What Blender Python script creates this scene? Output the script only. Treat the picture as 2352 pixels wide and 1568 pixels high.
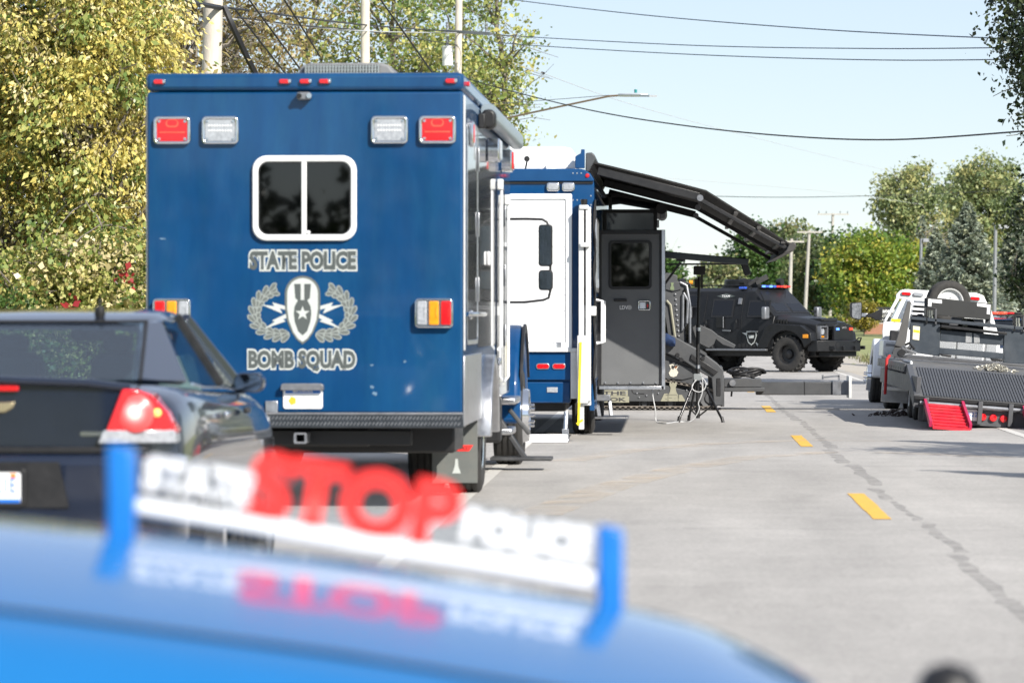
import bpy, bmesh, math, random
import numpy as np
from mathutils import Vector, Matrix, Euler
R = math.radians
rnd = random.Random(7)
for o in list(bpy.data.objects):
    bpy.data.objects.remove(o)
scene = bpy.context.scene
COL = scene.collection

# ---------------------------------------------------------------- camera, sky, sun, exposure
CAM_H = 1.504
YAW = R(2.48)
FPX = 8500.0            # focal length in units of a 2352 px wide picture
cam = bpy.data.cameras.new('camera')
cam.sensor_width = 36.0
cam.lens = 36.0 * FPX / 2352.0
cam.shift_y = -58.0 / 2352.0
cam.clip_start = 0.1
cam.clip_end = 6000.0
cam.dof.use_dof = True
cam.dof.focus_distance = 62.0
cam.dof.aperture_fstop = 4.2
cam_o = bpy.data.objects.new('camera', cam)
COL.objects.link(cam_o)
cam_o.location = (0, 0, CAM_H)
cam_o.rotation_euler = (R(90), 0, YAW)
scene.camera = cam_o

SUN_EL, SUN_AZ = R(33), R(37)        # azimuth measured from straight behind the camera towards its right
to_sun = Vector((math.sin(SUN_AZ) * math.cos(SUN_EL), -math.cos(SUN_AZ) * math.cos(SUN_EL), math.sin(SUN_EL)))
world = bpy.data.worlds.new('World')
scene.world = world
world.use_nodes = True
wn = world.node_tree
sky = wn.nodes.new('ShaderNodeTexSky')
sky.sky_type = 'NISHITA'
sky.sun_disc = False
sky.sun_elevation = SUN_EL
sky.sun_rotation = math.atan2(to_sun.x, to_sun.y)
sky.air_density = 1.0
sky.dust_density = 0.35
sky.ozone_density = 1.8
sky.altitude = 1500.0
bg = wn.nodes['Background']
bg.inputs['Strength'].default_value = 0.071
hz = wn.nodes.new('ShaderNodeMix'); hz.data_type = 'RGBA'        # even pale haze over the whole sky
hz.inputs[0].default_value = 0.45
hz.inputs[7].default_value = (6.9, 7.4, 8.6, 1)
wn.links.new(sky.outputs[0], hz.inputs[6])
wn.links.new(hz.outputs[2], bg.inputs[0])
sl = bpy.data.lights.new('sun', 'SUN')
sl.energy = 4.2
sl.angle = R(0.53)
sl.color = (1.0, 0.945, 0.86)
so = bpy.data.objects.new('sun', sl)
COL.objects.link(so)
so.location = to_sun * 60
so.rotation_euler = to_sun.to_track_quat('Z', 'Y').to_euler()
vs = scene.view_settings
vs.view_transform = 'Standard'
vs.look = 'None'
vs.exposure = 0.8
vs.gamma = 1.0
vs.use_curve_mapping = False
scene.cycles.use_denoising = True
scene.cycles.max_bounces = 8
scene.cycles.transparent_max_bounces = 12
scene.cycles.sample_clamp_indirect = 6.0

_f = Vector((-math.sin(YAW), math.cos(YAW), 0)); _r = Vector((math.cos(YAW), math.sin(YAW), 0))
def W(x, y, d):
    """world point at distance d along the view axis, seen at (x, y) of the 2352 px wide photograph (for surveying only)"""
    p = _f * d + _r * ((x - 1176) / FPX * d)
    return Vector((p.x, p.y, CAM_H - (y - 726) / FPX * d))

# ---------------------------------------------------------------- materials
MATS = {}
def nodes_of(name):
    m = bpy.data.materials.new(name); m.use_nodes = True
    nt = m.node_tree
    return m, nt, nt.nodes['Principled BSDF']
def mat(name, col, rough=0.5, metal=0.0, var=0.12, scale=6.0, bump=0.0, bscale=40.0, coat=0.0, spec=0.5, emit=None, estr=0.0, dirt=0.0, dirtcol=(0.25, 0.22, 0.18), streak=False, trans=0.0):
    if name in MATS: return MATS[name]
    m, nt, b = nodes_of(name)
    N, L = nt.nodes, nt.links
    tc = N.new('ShaderNodeTexCoord')
    src = tc.outputs['Object']
    if streak:
        mp = N.new('ShaderNodeMapping'); mp.inputs['Scale'].default_value = (1, 1, 0.22)
        L.new(src, mp.inputs[0]); src = mp.outputs[0]
    nz = N.new('ShaderNodeTexNoise'); nz.inputs['Scale'].default_value = scale; nz.inputs['Detail'].default_value = 6
    nz.inputs['Roughness'].default_value = 0.65
    L.new(src, nz.inputs['Vector'])
    mr = N.new('ShaderNodeMapRange'); mr.inputs[1].default_value = 0.3; mr.inputs[2].default_value = 0.7
    mr.inputs[3].default_value = 1 - var; mr.inputs[4].default_value = 1 + var
    L.new(nz.outputs['Fac'], mr.inputs[0])
    mx = N.new('ShaderNodeVectorMath'); mx.operation = 'SCALE'
    mx.inputs[0].default_value = col
    L.new(mr.outputs[0], mx.inputs['Scale'])
    last = mx.outputs[0]
    if dirt > 0:
        n2 = N.new('ShaderNodeTexNoise'); n2.inputs['Scale'].default_value = scale * 0.6; n2.inputs['Detail'].default_value = 10
        n2.inputs['Roughness'].default_value = 0.75
        L.new(src, n2.inputs['Vector'])
        m2 = N.new('ShaderNodeMapRange'); m2.inputs[1].default_value = 0.45; m2.inputs[2].default_value = 0.75
        m2.inputs[3].default_value = 0; m2.inputs[4].default_value = dirt
        L.new(n2.outputs['Fac'], m2.inputs[0])
        mi = N.new('ShaderNodeMix'); mi.data_type = 'RGBA'
        L.new(m2.outputs[0], mi.inputs[0]); L.new(last, mi.inputs[6]); mi.inputs[7].default_value = (*dirtcol, 1)
        last = mi.outputs[2]
    L.new(last, b.inputs['Base Color'])
    r2 = N.new('ShaderNodeMapRange'); r2.inputs[1].default_value = 0.25; r2.inputs[2].default_value = 0.75
    r2.inputs[3].default_value = max(0.02, rough * 0.8); r2.inputs[4].default_value = min(1, rough * 1.25)
    L.new(nz.outputs['Fac'], r2.inputs[0]); L.new(r2.outputs[0], b.inputs['Roughness'])
    b.inputs['Metallic'].default_value = metal
    b.inputs['Coat Weight'].default_value = coat
    b.inputs['Coat Roughness'].default_value = 0.04
    b.inputs['Specular IOR Level'].default_value = spec
    if trans: b.inputs['Transmission Weight'].default_value = trans
    if emit:
        b.inputs['Emission Color'].default_value = (*emit, 1); b.inputs['Emission Strength'].default_value = estr
    if bump > 0:
        n3 = N.new('ShaderNodeTexNoise'); n3.inputs['Scale'].default_value = bscale; n3.inputs['Detail'].default_value = 4
        L.new(tc.outputs['Object'], n3.inputs['Vector'])
        bp = N.new('ShaderNodeBump'); bp.inputs['Strength'].default_value = bump; bp.inputs['Distance'].default_value = 0.01
        L.new(n3.outputs['Fac'], bp.inputs['Height']); L.new(bp.outputs[0], b.inputs['Normal'])
    MATS[name] = m
    return m
def glass(name, tint, mixf=0.35, rough=0.02):
    """thin window glass: tinted see-through plus mirror reflection by Fresnel"""
    if name in MATS: return MATS[name]
    m, nt, b = nodes_of(name)
    N, L = nt.nodes, nt.links
    N.remove(b)
    tr = N.new('ShaderNodeBsdfTransparent'); tr.inputs[0].default_value = (*tint, 1)
    gl = N.new('ShaderNodeBsdfGlossy'); gl.inputs['Roughness'].default_value = rough
    fr = N.new('ShaderNodeLayerWeight'); fr.inputs[0].default_value = 0.5
    pw = N.new('ShaderNodeMath'); pw.operation = 'POWER'; pw.inputs[1].default_value = 5.0
    L.new(fr.outputs['Facing'], pw.inputs[0])
    mr = N.new('ShaderNodeMapRange'); mr.inputs[3].default_value = 0.04 + mixf * 0.1; mr.inputs[4].default_value = 1.0
    L.new(pw.outputs[0], mr.inputs[0])
    mx = N.new('ShaderNodeMixShader')
    L.new(mr.outputs[0], mx.inputs[0]); L.new(tr.outputs[0], mx.inputs[1]); L.new(gl.outputs[0], mx.inputs[2])
    L.new(mx.outputs[0], N['Material Output'].inputs[0])
    MATS[name] = m
    return m
def leafmat(name, cols, trans=0.3, rough=0.4):
    """leaf material: colour per leaf from the attribute 'tone' through a ramp of leaf colours"""
    if name in MATS: return MATS[name]
    m, nt, b = nodes_of(name)
    N, L = nt.nodes, nt.links
    at = N.new('ShaderNodeAttribute'); at.attribute_name = 'tone'
    cr = N.new('ShaderNodeValToRGB')
    e = cr.color_ramp.elements
    for i, c in enumerate(cols):
        p = i / max(1, len(cols) - 1)
        if i == 0: e[0].position = 0; e[0].color = (*c, 1)
        elif i == len(cols) - 1: e[-1].position = 1; e[-1].color = (*c, 1)
        else:
            q = e.new(p); q.color = (*c, 1)
    L.new(at.outputs['Fac'], cr.inputs[0])
    L.new(cr.outputs[0], b.inputs['Base Color'])
    b.inputs['Roughness'].default_value = rough
    b.inputs['Specular IOR Level'].default_value = 0.5
    tl = N.new('ShaderNodeBsdfTranslucent'); L.new(cr.outputs[0], tl.inputs[0])
    mx = N.new('ShaderNodeMixShader'); mx.inputs[0].default_value = trans
    L.new(b.outputs[0], mx.inputs[1]); L.new(tl.outputs[0], mx.inputs[2])
    L.new(mx.outputs[0], N['Material Output'].inputs[0])
    MATS[name] = m
    return m

BLUE = mat('blue truck paint', (0.0005, 0.042, 0.132), 0.5, coat=0.8, spec=0.12, var=0.2, scale=2.8, dirt=0.5, dirtcol=(0.012, 0.090, 0.172), streak=True)
BLUE2 = mat('blue command truck paint', (0.0005, 0.046, 0.150), 0.4, coat=0.6, spec=0.15, var=0.1, scale=3, dirt=0.1, dirtcol=(0.03, 0.14, 0.26))
PBLUE = mat('bright police blue paint', (0.0, 0.125, 0.36), 0.25, coat=1.0, var=0.03, scale=3)
WHITE = mat('white paint', (0.80, 0.81, 0.82), 0.35, coat=0.3, var=0.03, scale=4)
DWHITE = mat('worn white paint', (0.62, 0.63, 0.63), 0.5, var=0.08, scale=7, dirt=0.35, dirtcol=(0.3, 0.28, 0.25))
CHROME = mat('chrome', (0.75, 0.76, 0.78), 0.12, 1.0, var=0.05)
ALU = mat('brushed aluminium', (0.62, 0.63, 0.65), 0.32, 1.0, var=0.12, scale=12, dirt=0.2)
STEEL = mat('grey steel', (0.22, 0.23, 0.25), 0.45, 0.6, var=0.2, scale=9, dirt=0.3)
BLACKP = mat('black car paint', (0.006, 0.011, 0.026), 0.2, coat=1.0, var=0.1)
BLACK = mat('black plastic', (0.012, 0.012, 0.013), 0.45, var=0.2, scale=14)
ARMOUR = mat('matt black armour paint', (0.011, 0.012, 0.014), 0.38, var=0.2, scale=5, dirt=0.2, dirtcol=(0.035, 0.034, 0.033), spec=0.28)
ROOKG = mat('dark grey armour paint', (0.055, 0.058, 0.062), 0.55, var=0.15, scale=4, dirt=0.35, dirtcol=(0.11, 0.105, 0.1))
DOORG = mat('charcoal door paint', (0.125, 0.13, 0.135), 0.5, var=0.07, scale=3)
CANVAS = mat('black awning cloth', (0.012, 0.0115, 0.011), 0.75, var=0.15, scale=20)
RUBBER = mat('tyre rubber', (0.028, 0.027, 0.026), 0.8, var=0.25, scale=18, dirt=0.4, dirtcol=(0.075, 0.07, 0.062), bump=0.3, bscale=60)
REDL = mat('red lens', (0.62, 0.008, 0.012), 0.15, coat=0.8, var=0.12, scale=30)
AMBERL = mat('amber lens', (0.75, 0.28, 0.01), 0.15, coat=0.8, var=0.12, scale=30)
CLEARL = mat('clear lens', (0.33, 0.35, 0.38), 0.18, coat=0.7, var=0.25, scale=40)
DARKG = glass('dark tinted glass', (0.02, 0.022, 0.026), 0.4)
WINGL = glass('window glass', (0.62, 0.72, 0.74), 0.5)
ACRYL = glass('clear acrylic', (0.90, 0.94, 0.98), 0.35, 0.05)
MIRROR = mat('mirror', (0.20, 0.24, 0.30), 0.05, 1.0, var=0.1, scale=30)
TREAD = mat('dark tread plate', (0.06, 0.068, 0.078), 0.4, 0.7, var=0.2, scale=10)
TREADB = mat('bright tread bumps', (0.22, 0.23, 0.24), 0.35, 0.8, var=0.2, scale=40)
LGREY = mat('light grey decal', (0.47, 0.50, 0.485), 0.5, var=0.03)
DGREY = mat('dark grey decal', (0.068, 0.080, 0.078), 0.5, var=0.05)
MGREY = mat('mid grey decal', (0.105, 0.118, 0.112), 0.5, var=0.05)
PRINTB = mat('black print', (0.02, 0.02, 0.02), 0.6, var=0.05)
PRINTW = mat('white print', (0.8, 0.8, 0.8), 0.6, var=0.03)
PBAND = mat('plate blue print', (0.01, 0.14, 0.55), 0.5, var=0.05)
PGREY = mat('pale grey print', (0.42, 0.42, 0.42), 0.5, var=0.05)
GOLD = mat('gold print', (0.72, 0.42, 0.03), 0.5, var=0.1)
ORANGE = mat('orange print', (0.8, 0.22, 0.02), 0.5, var=0.05)
REDP = mat('red ramp paint', (0.60, 0.012, 0.03), 0.45, var=0.12, scale=9, dirt=0.28, dirtcol=(0.35, 0.16, 0.12))
REDW = mat('red lettering', (0.85, 0.035, 0.03), 0.4, var=0.03)
YELLOW = mat('yellow safety tape', (0.85, 0.68, 0.02), 0.5, var=0.06)
TAN = mat('tan plate', (0.27, 0.26, 0.19), 0.6, var=0.08, scale=12)
WOODP = mat('weathered pole wood', (0.56, 0.51, 0.44), 0.85, var=0.2, scale=9, streak=True, bump=0.4)
GALV = mat('galvanised metal', (0.26, 0.27, 0.29), 0.45, 0.5, var=0.12)
CABLE = mat('cable sheath', (0.015, 0.016, 0.02), 0.6, var=0.1)
CABLEB = mat('bluish wire', (0.06, 0.09, 0.15), 0.5, var=0.1)
CABLEG = mat('pale grey cable', (0.50, 0.51, 0.52), 0.5, var=0.1)
EMRED = mat('lit red lamp', (0.8, 0.02, 0.01), 0.3, emit=(1.0, 0.05, 0.02), estr=1.5)
EMBLUE = mat('lit blue lamp', (0.05, 0.15, 0.9), 0.3, emit=(0.12, 0.3, 1.0), estr=1.2)
BLUEL = mat('blue lens', (0.03, 0.10, 0.55), 0.2, coat=0.6, var=0.15)
BARK = mat('bark', (0.17, 0.15, 0.125), 0.9, var=0.3, scale=8, bump=0.5, streak=True)
TWIG = mat('twig bark', (0.22, 0.20, 0.17), 0.9, var=0.25, scale=12)

# ---------------------------------------------------------------- mesh building
def lay(o, parent):
    COL.objects.link(o)
    if parent is not None: o.parent = parent
    return o
def tag(o, label=None, cat=None, group=None, kind=None):
    if label: o['label'] = label
    if cat: o['category'] = cat
    if group: o['group'] = group
    if kind: o['kind'] = kind
    return o
def thing(name, label, cat, loc=(0, 0, 0), rot=(0, 0, 0), group=None):
    o = bpy.data.objects.new(name, None); COL.objects.link(o)
    o.location = loc; o.rotation_euler = rot; o.empty_display_size = 0.3
    return tag(o, label, cat, group)
def rr(cx, cz, w, h, r, n=4):
    """rounded rectangle, counter-clockwise"""
    out = []
    for sx, sz, a0 in ((1, -1, -90), (1, 1, 0), (-1, 1, 90), (-1, -1, 180)):
        for i in range(n + 1):
            a = R(a0 + 90 * i / n)
            out.append((cx + sx * (w / 2 - r) + r * math.cos(a), cz + sz * (h / 2 - r) + r * math.sin(a)))
    return out
class MB:
    def __init__(s): s.v = []; s.f = []
    def add(s, vs_, fs, M=None):
        k = len(s.v)
        for p in vs_:
            p = Vector(p)
            s.v.append(tuple(M @ p) if M is not None else tuple(p))
        s.f += [tuple(k + i for i in f) for f in fs]
        return s
    def box(s, x0, x1, y0, y1, z0, z1, M=None):
        return s.add([(x0, y0, z0), (x1, y0, z0), (x1, y1, z0), (x0, y1, z0), (x0, y0, z1), (x1, y0, z1), (x1, y1, z1), (x0, y1, z1)],
              [(0, 3, 2, 1), (4, 5, 6, 7), (0, 1, 5, 4), (1, 2, 6, 5), (2, 3, 7, 6), (3, 0, 4, 7)], M)
    def bar(s, p0, p1, w, h, up=(0, 0, 1)):
        """square bar from p0 to p1"""
        p0, p1 = Vector(p0), Vector(p1); d = (p1 - p0).normalized(); u = Vector(up)
        a = d.cross(u)
        if a.length < 1e-4: a = d.cross(Vector((1, 0, 0)))
        a.normalize(); b = a.cross(d).normalized(); a *= w / 2; b *= h / 2
        vs_ = [p0 - a - b, p0 + a - b, p0 + a + b, p0 - a + b, p1 - a - b, p1 + a - b, p1 + a + b, p1 - a + b]
        return s.add(vs_, [(0, 3, 2, 1), (4, 5, 6, 7), (0, 1, 5, 4), (1, 2, 6, 5), (2, 3, 7, 6), (3, 0, 4, 7)])
    def cyl(s, p0, p1, r0, r1=None, n=14, caps=True):
        return s.tube([p0, p1], [r0, r0 if r1 is None else r1], n, caps)
    def tube(s, pts, r, n=8, caps=True):
        pts = [Vector(p) for p in pts]; m = len(pts)
        rs = r if isinstance(r, (list, tuple)) else [r] * m
        vs_ = []; prev = None
        for i, p in enumerate(pts):
            d = (pts[min(i + 1, m - 1)] - pts[max(i - 1, 0)])
            d = d.normalized() if d.length > 1e-9 else Vector((0, 0, 1))
            if prev is None:
                a = d.cross(Vector((0, 0, 1)))
                if a.length < 0.05: a = d.cross(Vector((1, 0, 0)))
            else:
                a = prev - d * prev.dot(d)
            a.normalize(); prev = a; b = d.cross(a)
            for k in range(n):
                t = 2 * math.pi * k / n
                vs_.append(p + (a * math.cos(t) + b * math.sin(t)) * rs[i])
        fs = [(i * n + k, i * n + (k + 1) % n, (i + 1) * n + (k + 1) % n, (i + 1) * n + k) for i in range(m - 1) for k in range(n)]
        if caps: fs += [tuple(reversed(range(n))), tuple(range((m - 1) * n, m * n))]
        return s.add(vs_, fs)
    def prism(s, poly, ax, a, b, M=None):
        """polygon extruded along an axis; poly in (y,z) for x, (x,z) for y, (x,y) for z"""
        def P(u, w, t): return (t, u, w) if ax == 'x' else (u, t, w) if ax == 'y' else (u, w, t)
        n = len(poly)
        vs_ = [P(u, w, a) for u, w in poly] + [P(u, w, b) for u, w in poly]
        fs = [tuple(range(n)), tuple(reversed(range(n, 2 * n)))] + [(i, n + i, n + (i + 1) % n, (i + 1) % n) for i in range(n)]
        return s.add(vs_, fs, M)
    def ring(s, outer, inner, ax, a, b):
        def P(u, w, t): return (t, u, w) if ax == 'x' else (u, t, w) if ax == 'y' else (u, w, t)
        n = len(outer)
        vs_ = [P(u, w, t) for t in (a, b) for poly in (outer, inner) for u, w in poly]
        fs = []
        for i in range(n):
            j = (i + 1) % n
            fs += [(i, j, n + j, n + i), (2 * n + i, 3 * n + i, 3 * n + j, 2 * n + j), (i, 2 * n + i, 2 * n + j, j), (n + i, n + j, 3 * n + j, 3 * n + i)]
        return s.add(vs_, fs)
    def lathe(s, prof, c, ax='x', n=28):
        """profile of (radius, offset along the axis) turned about the axis through c"""
        c = Vector(c); vs_ = []
        for r, h in prof:
            for k in range(n):
                t = 2 * math.pi * k / n; u, w = r * math.cos(t), r * math.sin(t)
                vs_.append(c + Vector((h, u, w) if ax == 'x' else (u, h, w) if ax == 'y' else (u, w, h)))
        m = len(prof)
        fs = [(i * n + k, i * n + (k + 1) % n, (i + 1) * n + (k + 1) % n, (i + 1) * n + k) for i in range(m - 1) for k in range(n)]
        return s.add(vs_, fs)
    def loft(s, secs, close=True, caps=True):
        """sections: lists of the same number of 3-D points"""
        n = len(secs[0]); m = len(secs)
        vs_ = [p for sec in secs for p in sec]
        q = n if close else n - 1
        fs = [(i * n + k, i * n + (k + 1) % n, (i + 1) * n + (k + 1) % n, (i + 1) * n + k) for i in range(m - 1) for k in range(q)]
        if caps and close: fs += [tuple(reversed(range(n))), tuple(range((m - 1) * n, m * n))]
        return s.add(vs_, fs)
    def build(s, name, m, parent=None, smooth=None, bevel=0, seg=2, flip=False):
        me = bpy.data.meshes.new(name)
        me.from_pydata(s.v, [], s.f)
        bm = bmesh.new(); bm.from_mesh(me)
        bmesh.ops.recalc_face_normals(bm, faces=bm.faces)
        bm.to_mesh(me); bm.free()
        me.materials.append(m)
        if smooth or bevel:
            me.shade_smooth(); me.set_sharp_from_angle(angle=R(smooth or 35))
        o = lay(bpy.data.objects.new(name, me), parent)
        if bevel:
            bv = o.modifiers.new('bevel', 'BEVEL'); bv.width = bevel; bv.segments = seg; bv.limit_method = 'ANGLE'; bv.angle_limit = R(40)
        return o
def bx(name, m, parent, x0, x1, y0, y1, z0, z1, bevel=0.006):
    return MB().box(x0, x1, y0, y1, z0, z1).build(name, m, parent, bevel=bevel)
def copy_tree(o, parent=None):
    c = o.copy(); COL.objects.link(c); c.parent = parent
    for ch in o.children: copy_tree(ch, c)
    return c
def text(name, body, layers, parent, loc, w, h, rot=(90, 0, 0), bold=0.0, depth=0.002):
    """flat lettering fitted to w x h metres, centred at loc; layers = [(material, extra outline in em, lift)]"""
    out = []; fit = None
    for m, off, lift in layers:
        cu = bpy.data.curves.new(name, 'FONT'); cu.body = body; cu.align_x = 'LEFT'
        cu.offset = bold + off; cu.extrude = 0.0; cu.resolution_u = 3
        t = bpy.data.objects.new(name, cu); COL.objects.link(t)
        dg = bpy.context.evaluated_depsgraph_get()
        me = bpy.data.meshes.new_from_object(t.evaluated_get(dg))
        bpy.data.objects.remove(t); bpy.data.curves.remove(cu)
        co = np.array([v.co[:] for v in me.vertices])
        if fit is None:
            lo, hi = co.min(0), co.max(0); fit = (lo, hi)
        lo, hi = fit
        sx = w / (hi[0] - lo[0]); sy = h / (hi[1] - lo[1]) if h else sx
        M = Matrix.Translation(loc) @ Euler([R(a) for a in rot]).to_matrix().to_4x4()
        cx, cy = (lo[0] + hi[0]) / 2, (lo[1] + hi[1]) / 2
        for v in me.vertices:
            v.co = M @ Vector(((v.co.x - cx) * sx, (v.co.y - cy) * sy, lift))
        me.materials.clear(); me.materials.append(m)
        out.append(lay(bpy.data.objects.new(name, me), parent))
    return out
def flat(name, m, parent, polys, y, th=0.002, ax='y', bevel=0):
    """thin decals: polygons in the plane across the axis ax at y, th thick"""
    b = MB()
    for p in polys: b.prism(p, ax, y, y + th)
    return b.build(name, m, parent, bevel=bevel)
def tyre_wheel(parent, c, r, w, side=1, rim=ALU, rimr=0.58, lugs=0, dish=0.35, bolts=8, name='wheel'):
    """wheel on the x axis; side = +1 when its outer face looks along +x"""
    c = Vector(c); hw = w / 2; b = MB()
    prof = [(r * rimr, -hw * 0.9), (r * (rimr + 0.06), -hw), (r * 0.86, -hw * 1.02), (r * 0.95, -hw * 0.9), (r, -hw * 0.72)]
    if not lugs:
        for g in (-0.4, 0.0, 0.4):
            prof += [(r, hw * (g - 0.09)), (r * 0.975, hw * (g - 0.07)), (r * 0.975, hw * (g + 0.07)), (r, hw * (g + 0.09))]
    prof += [(r, hw * 0.72), (r * 0.95, hw * 0.9), (r * 0.86, hw * 1.02), (r * (rimr + 0.06), hw), (r * rimr, hw * 0.9)]
    b.lathe(prof, c, 'x', 40)
    for k in range(lugs):
        a = 2 * math.pi * k / lugs
        for s_, ph in ((-1, 0), (1, 0.5)):
            M = Matrix.Translation(c) @ Matrix.Rotation(a + ph * 2 * math.pi / lugs, 4, 'X') @ Matrix.Translation((s_ * hw * 0.52, 0, r)) @ Matrix.Rotation(s_ * 0.5, 4, 'Z')
            b.box(-hw * 0.5, hw * 0.5, -r * 0.05, r * 0.05, -r * 0.06, r * 0.035, M)
    t = b.build(name, RUBBER, parent, smooth=30)
    m = MB(); R0 = r * rimr; d = dish * w
    m.lathe([(R0, side * hw * 0.9), (R0 * 1.04, side * hw * 0.95), (R0 * 0.96, side * hw * 0.9), (R0 * 0.9, side * (hw * 0.9 - d)), (R0 * 0.55, side * (hw * 0.9 - d * 1.1)),
             (R0 * 0.45, side * (hw * 0.9 - d * 0.7)), (R0 * 0.2, side * (hw * 0.9 - d * 0.5)), (0.001, side * (hw * 0.9 - d * 0.45))], c, 'x', 32)
    m.lathe([(R0, -side * hw * 0.9), (R0, side * hw * 0.9)], c, 'x', 32)
    m.lathe([(R0, -side * hw * 0.3), (0.001, -side * hw * 0.3)], c, 'x', 32)
    for k in range(bolts):
        a = 2 * math.pi * k / bolts
        p = c + Vector((side * (hw * 0.9 - d * 1.0), R0 * 0.36 * math.cos(a) * 1.05, R0 * 0.36 * math.sin(a) * 1.05))
        m.cyl(p, p + Vector((side * 0.05, 0, 0)), R0 * 0.055, n=6)
    m.build('rim', rim, t, smooth=35)
    return t
def children(o): return [c for c in bpy.data.objects if c.parent == o]
# ================================================================ ground and road
def rise(y):
    if y < 125: return 0.0
    pts = [(125, 0), (200, 0.3), (285, 0.78), (300, 0.88), (370, 1.75), (420, 2.1), (2000, 2.1)]
    for (a, za), (b, zb) in zip(pts, pts[1:]):
        if y <= b: return za + (zb - za) * (y - a) / (b - a)
    return 2.1
def gz(x, y):
    z = rise(y)
    if x > 4.75: z -= min((x - 4.75) * 0.075, 0.45) * max(0, min(1, (150 - y) / 40))
    if x < -5.6: z -= min((-5.6 - x) * 0.06, 0.2)
    return z
YS = [-120, -60, -20, -5, 0, 5, 10, 15, 20, 25, 30, 35, 40, 45, 50, 55, 60, 65, 70, 80, 90, 100, 110, 125, 140, 160, 180, 200, 220, 240, 260, 285, 300, 320, 345, 370, 400, 420, 500, 700, 1000, 1600, 2500]
def sheet(name, m, xs, ys, lift, kind='structure', parent=None):
    b = MB(); n = len(xs)
    vs_ = [(x, y, gz(x, y) + lift) for y in ys for x in xs]
    fs = [(j * n + i, j * n + i + 1, (j + 1) * n + i + 1, (j + 1) * n + i) for j in range(len(ys) - 1) for i in range(n - 1)]
    b.add(vs_, fs)
    o = b.build(name, m, parent)
    if kind: o['kind'] = kind
    return o
def ground_mats():
    m, nt, b = nodes_of('mown grass'); N, L = nt.nodes, nt.links
    tc = N.new('ShaderNodeTexCoord')
    n1 = N.new('ShaderNodeTexNoise'); n1.inputs['Scale'].default_value = 0.35; n1.inputs['Detail'].default_value = 8; n1.inputs['Roughness'].default_value = 0.7
    cr = N.new('ShaderNodeValToRGB'); e = cr.color_ramp.elements
    e[0].position = 0.3; e[0].color = (0.14, 0.17, 0.05, 1); e[1].position = 0.7; e[1].color = (0.34, 0.35, 0.15, 1)
    L.new(tc.outputs['Object'], n1.inputs[0]); L.new(n1.outputs[0], cr.inputs[0]); L.new(cr.outputs[0], b.inputs['Base Color'])
    b.inputs['Roughness'].default_value = 0.9
    MATS['grass'] = m
    m, nt, b = nodes_of('worn asphalt'); N, L = nt.nodes, nt.links
    tc = N.new('ShaderNodeTexCoord')
    mp = N.new('ShaderNodeMapping'); mp.inputs['Scale'].default_value = (0.55, 0.09, 1)
    L.new(tc.outputs['Object'], mp.inputs[0])
    n1 = N.new('ShaderNodeTexNoise'); n1.inputs['Scale'].default_value = 1.2; n1.inputs['Detail'].default_value = 9; n1.inputs['Roughness'].default_value = 0.62
    L.new(mp.outputs[0], n1.inputs[0])
    n2 = N.new('ShaderNodeTexNoise'); n2.inputs['Scale'].default_value = 26; n2.inputs['Detail'].default_value = 8; n2.inputs['Roughness'].default_value = 0.8
    L.new(tc.outputs['Object'], n2.inputs[0])
    n3 = N.new('ShaderNodeTexVoronoi'); n3.inputs['Scale'].default_value = 75
    L.new(tc.outputs['Object'], n3.inputs[0])
    n4 = N.new('ShaderNodeTexNoise'); n4.inputs['Scale'].default_value = 1.6; n4.inputs['Detail'].default_value = 6; n4.inputs['Roughness'].default_value = 0.6
    L.new(tc.outputs['Object'], n4.inputs[0])
    cr = N.new('ShaderNodeValToRGB'); e = cr.color_ramp.elements
    e[0].position = 0.30; e[0].color = (0.305, 0.293, 0.277, 1); e[1].position = 0.70; e[1].color = (0.455, 0.436, 0.410, 1)
    L.new(n1.outputs[0], cr.inputs[0])
    def mul(src, fac_out, lo, hi, a=0.3, bb=0.7):
        mr = N.new('ShaderNodeMapRange'); mr.inputs[1].default_value = a; mr.inputs[2].default_value = bb; mr.inputs[3].default_value = lo; mr.inputs[4].default_value = hi
        L.new(fac_out, mr.inputs[0])
        v = N.new('ShaderNodeVectorMath'); v.operation = 'SCALE'
        L.new(src, v.inputs[0]); L.new(mr.outputs[0], v.inputs['Scale'])
        return v.outputs[0]
    c = mul(cr.outputs[0], n2.outputs[0], 0.72, 1.24)
    c = mul(c, n3.outputs[0], 0.80, 1.08, 0.0, 0.45)
    c = mul(c, n4.outputs[0], 0.92, 1.06)
    L.new(c, b.inputs['Base Color'])
    b.inputs['Roughness'].default_value = 0.85; b.inputs['Specular IOR Level'].default_value = 0.3
    bp = N.new('ShaderNodeBump'); bp.inputs['Strength'].default_value = 0.5; bp.inputs['Distance'].default_value = 0.006
    L.new(n3.outputs[0], bp.inputs['Height']); L.new(bp.outputs[0], b.inputs['Normal'])
    MATS['asphalt'] = m
ground_mats()
YELP = mat('worn yellow road paint', (0.78, 0.45, 0.06), 0.7, var=0.14, scale=14, dirt=0.3, dirtcol=(0.25, 0.2, 0.12))
WHP = mat('worn white road paint', (0.62, 0.60, 0.56), 0.7, var=0.12, scale=14, dirt=0.35, dirtcol=(0.28, 0.27, 0.25))
GRAVEL = mat('pale shoulder gravel', (0.42, 0.385, 0.33), 0.95, var=0.35, scale=30, bump=0.6, bscale=50)
TAR = mat('crack sealing tar', (0.215, 0.207, 0.20), 0.6, var=0.25, scale=12)
PATH = mat('concrete path', (0.42, 0.38, 0.34), 0.85, var=0.1, scale=8)
sheet('ground', MATS['grass'], [-1500, -400, -120, -60, -30, -18, -12, -8, -5.6, 4.75, 6.2, 8, 10.75, 14, 20, 35, 60, 120, 400, 1500], YS, 0.0)
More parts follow.
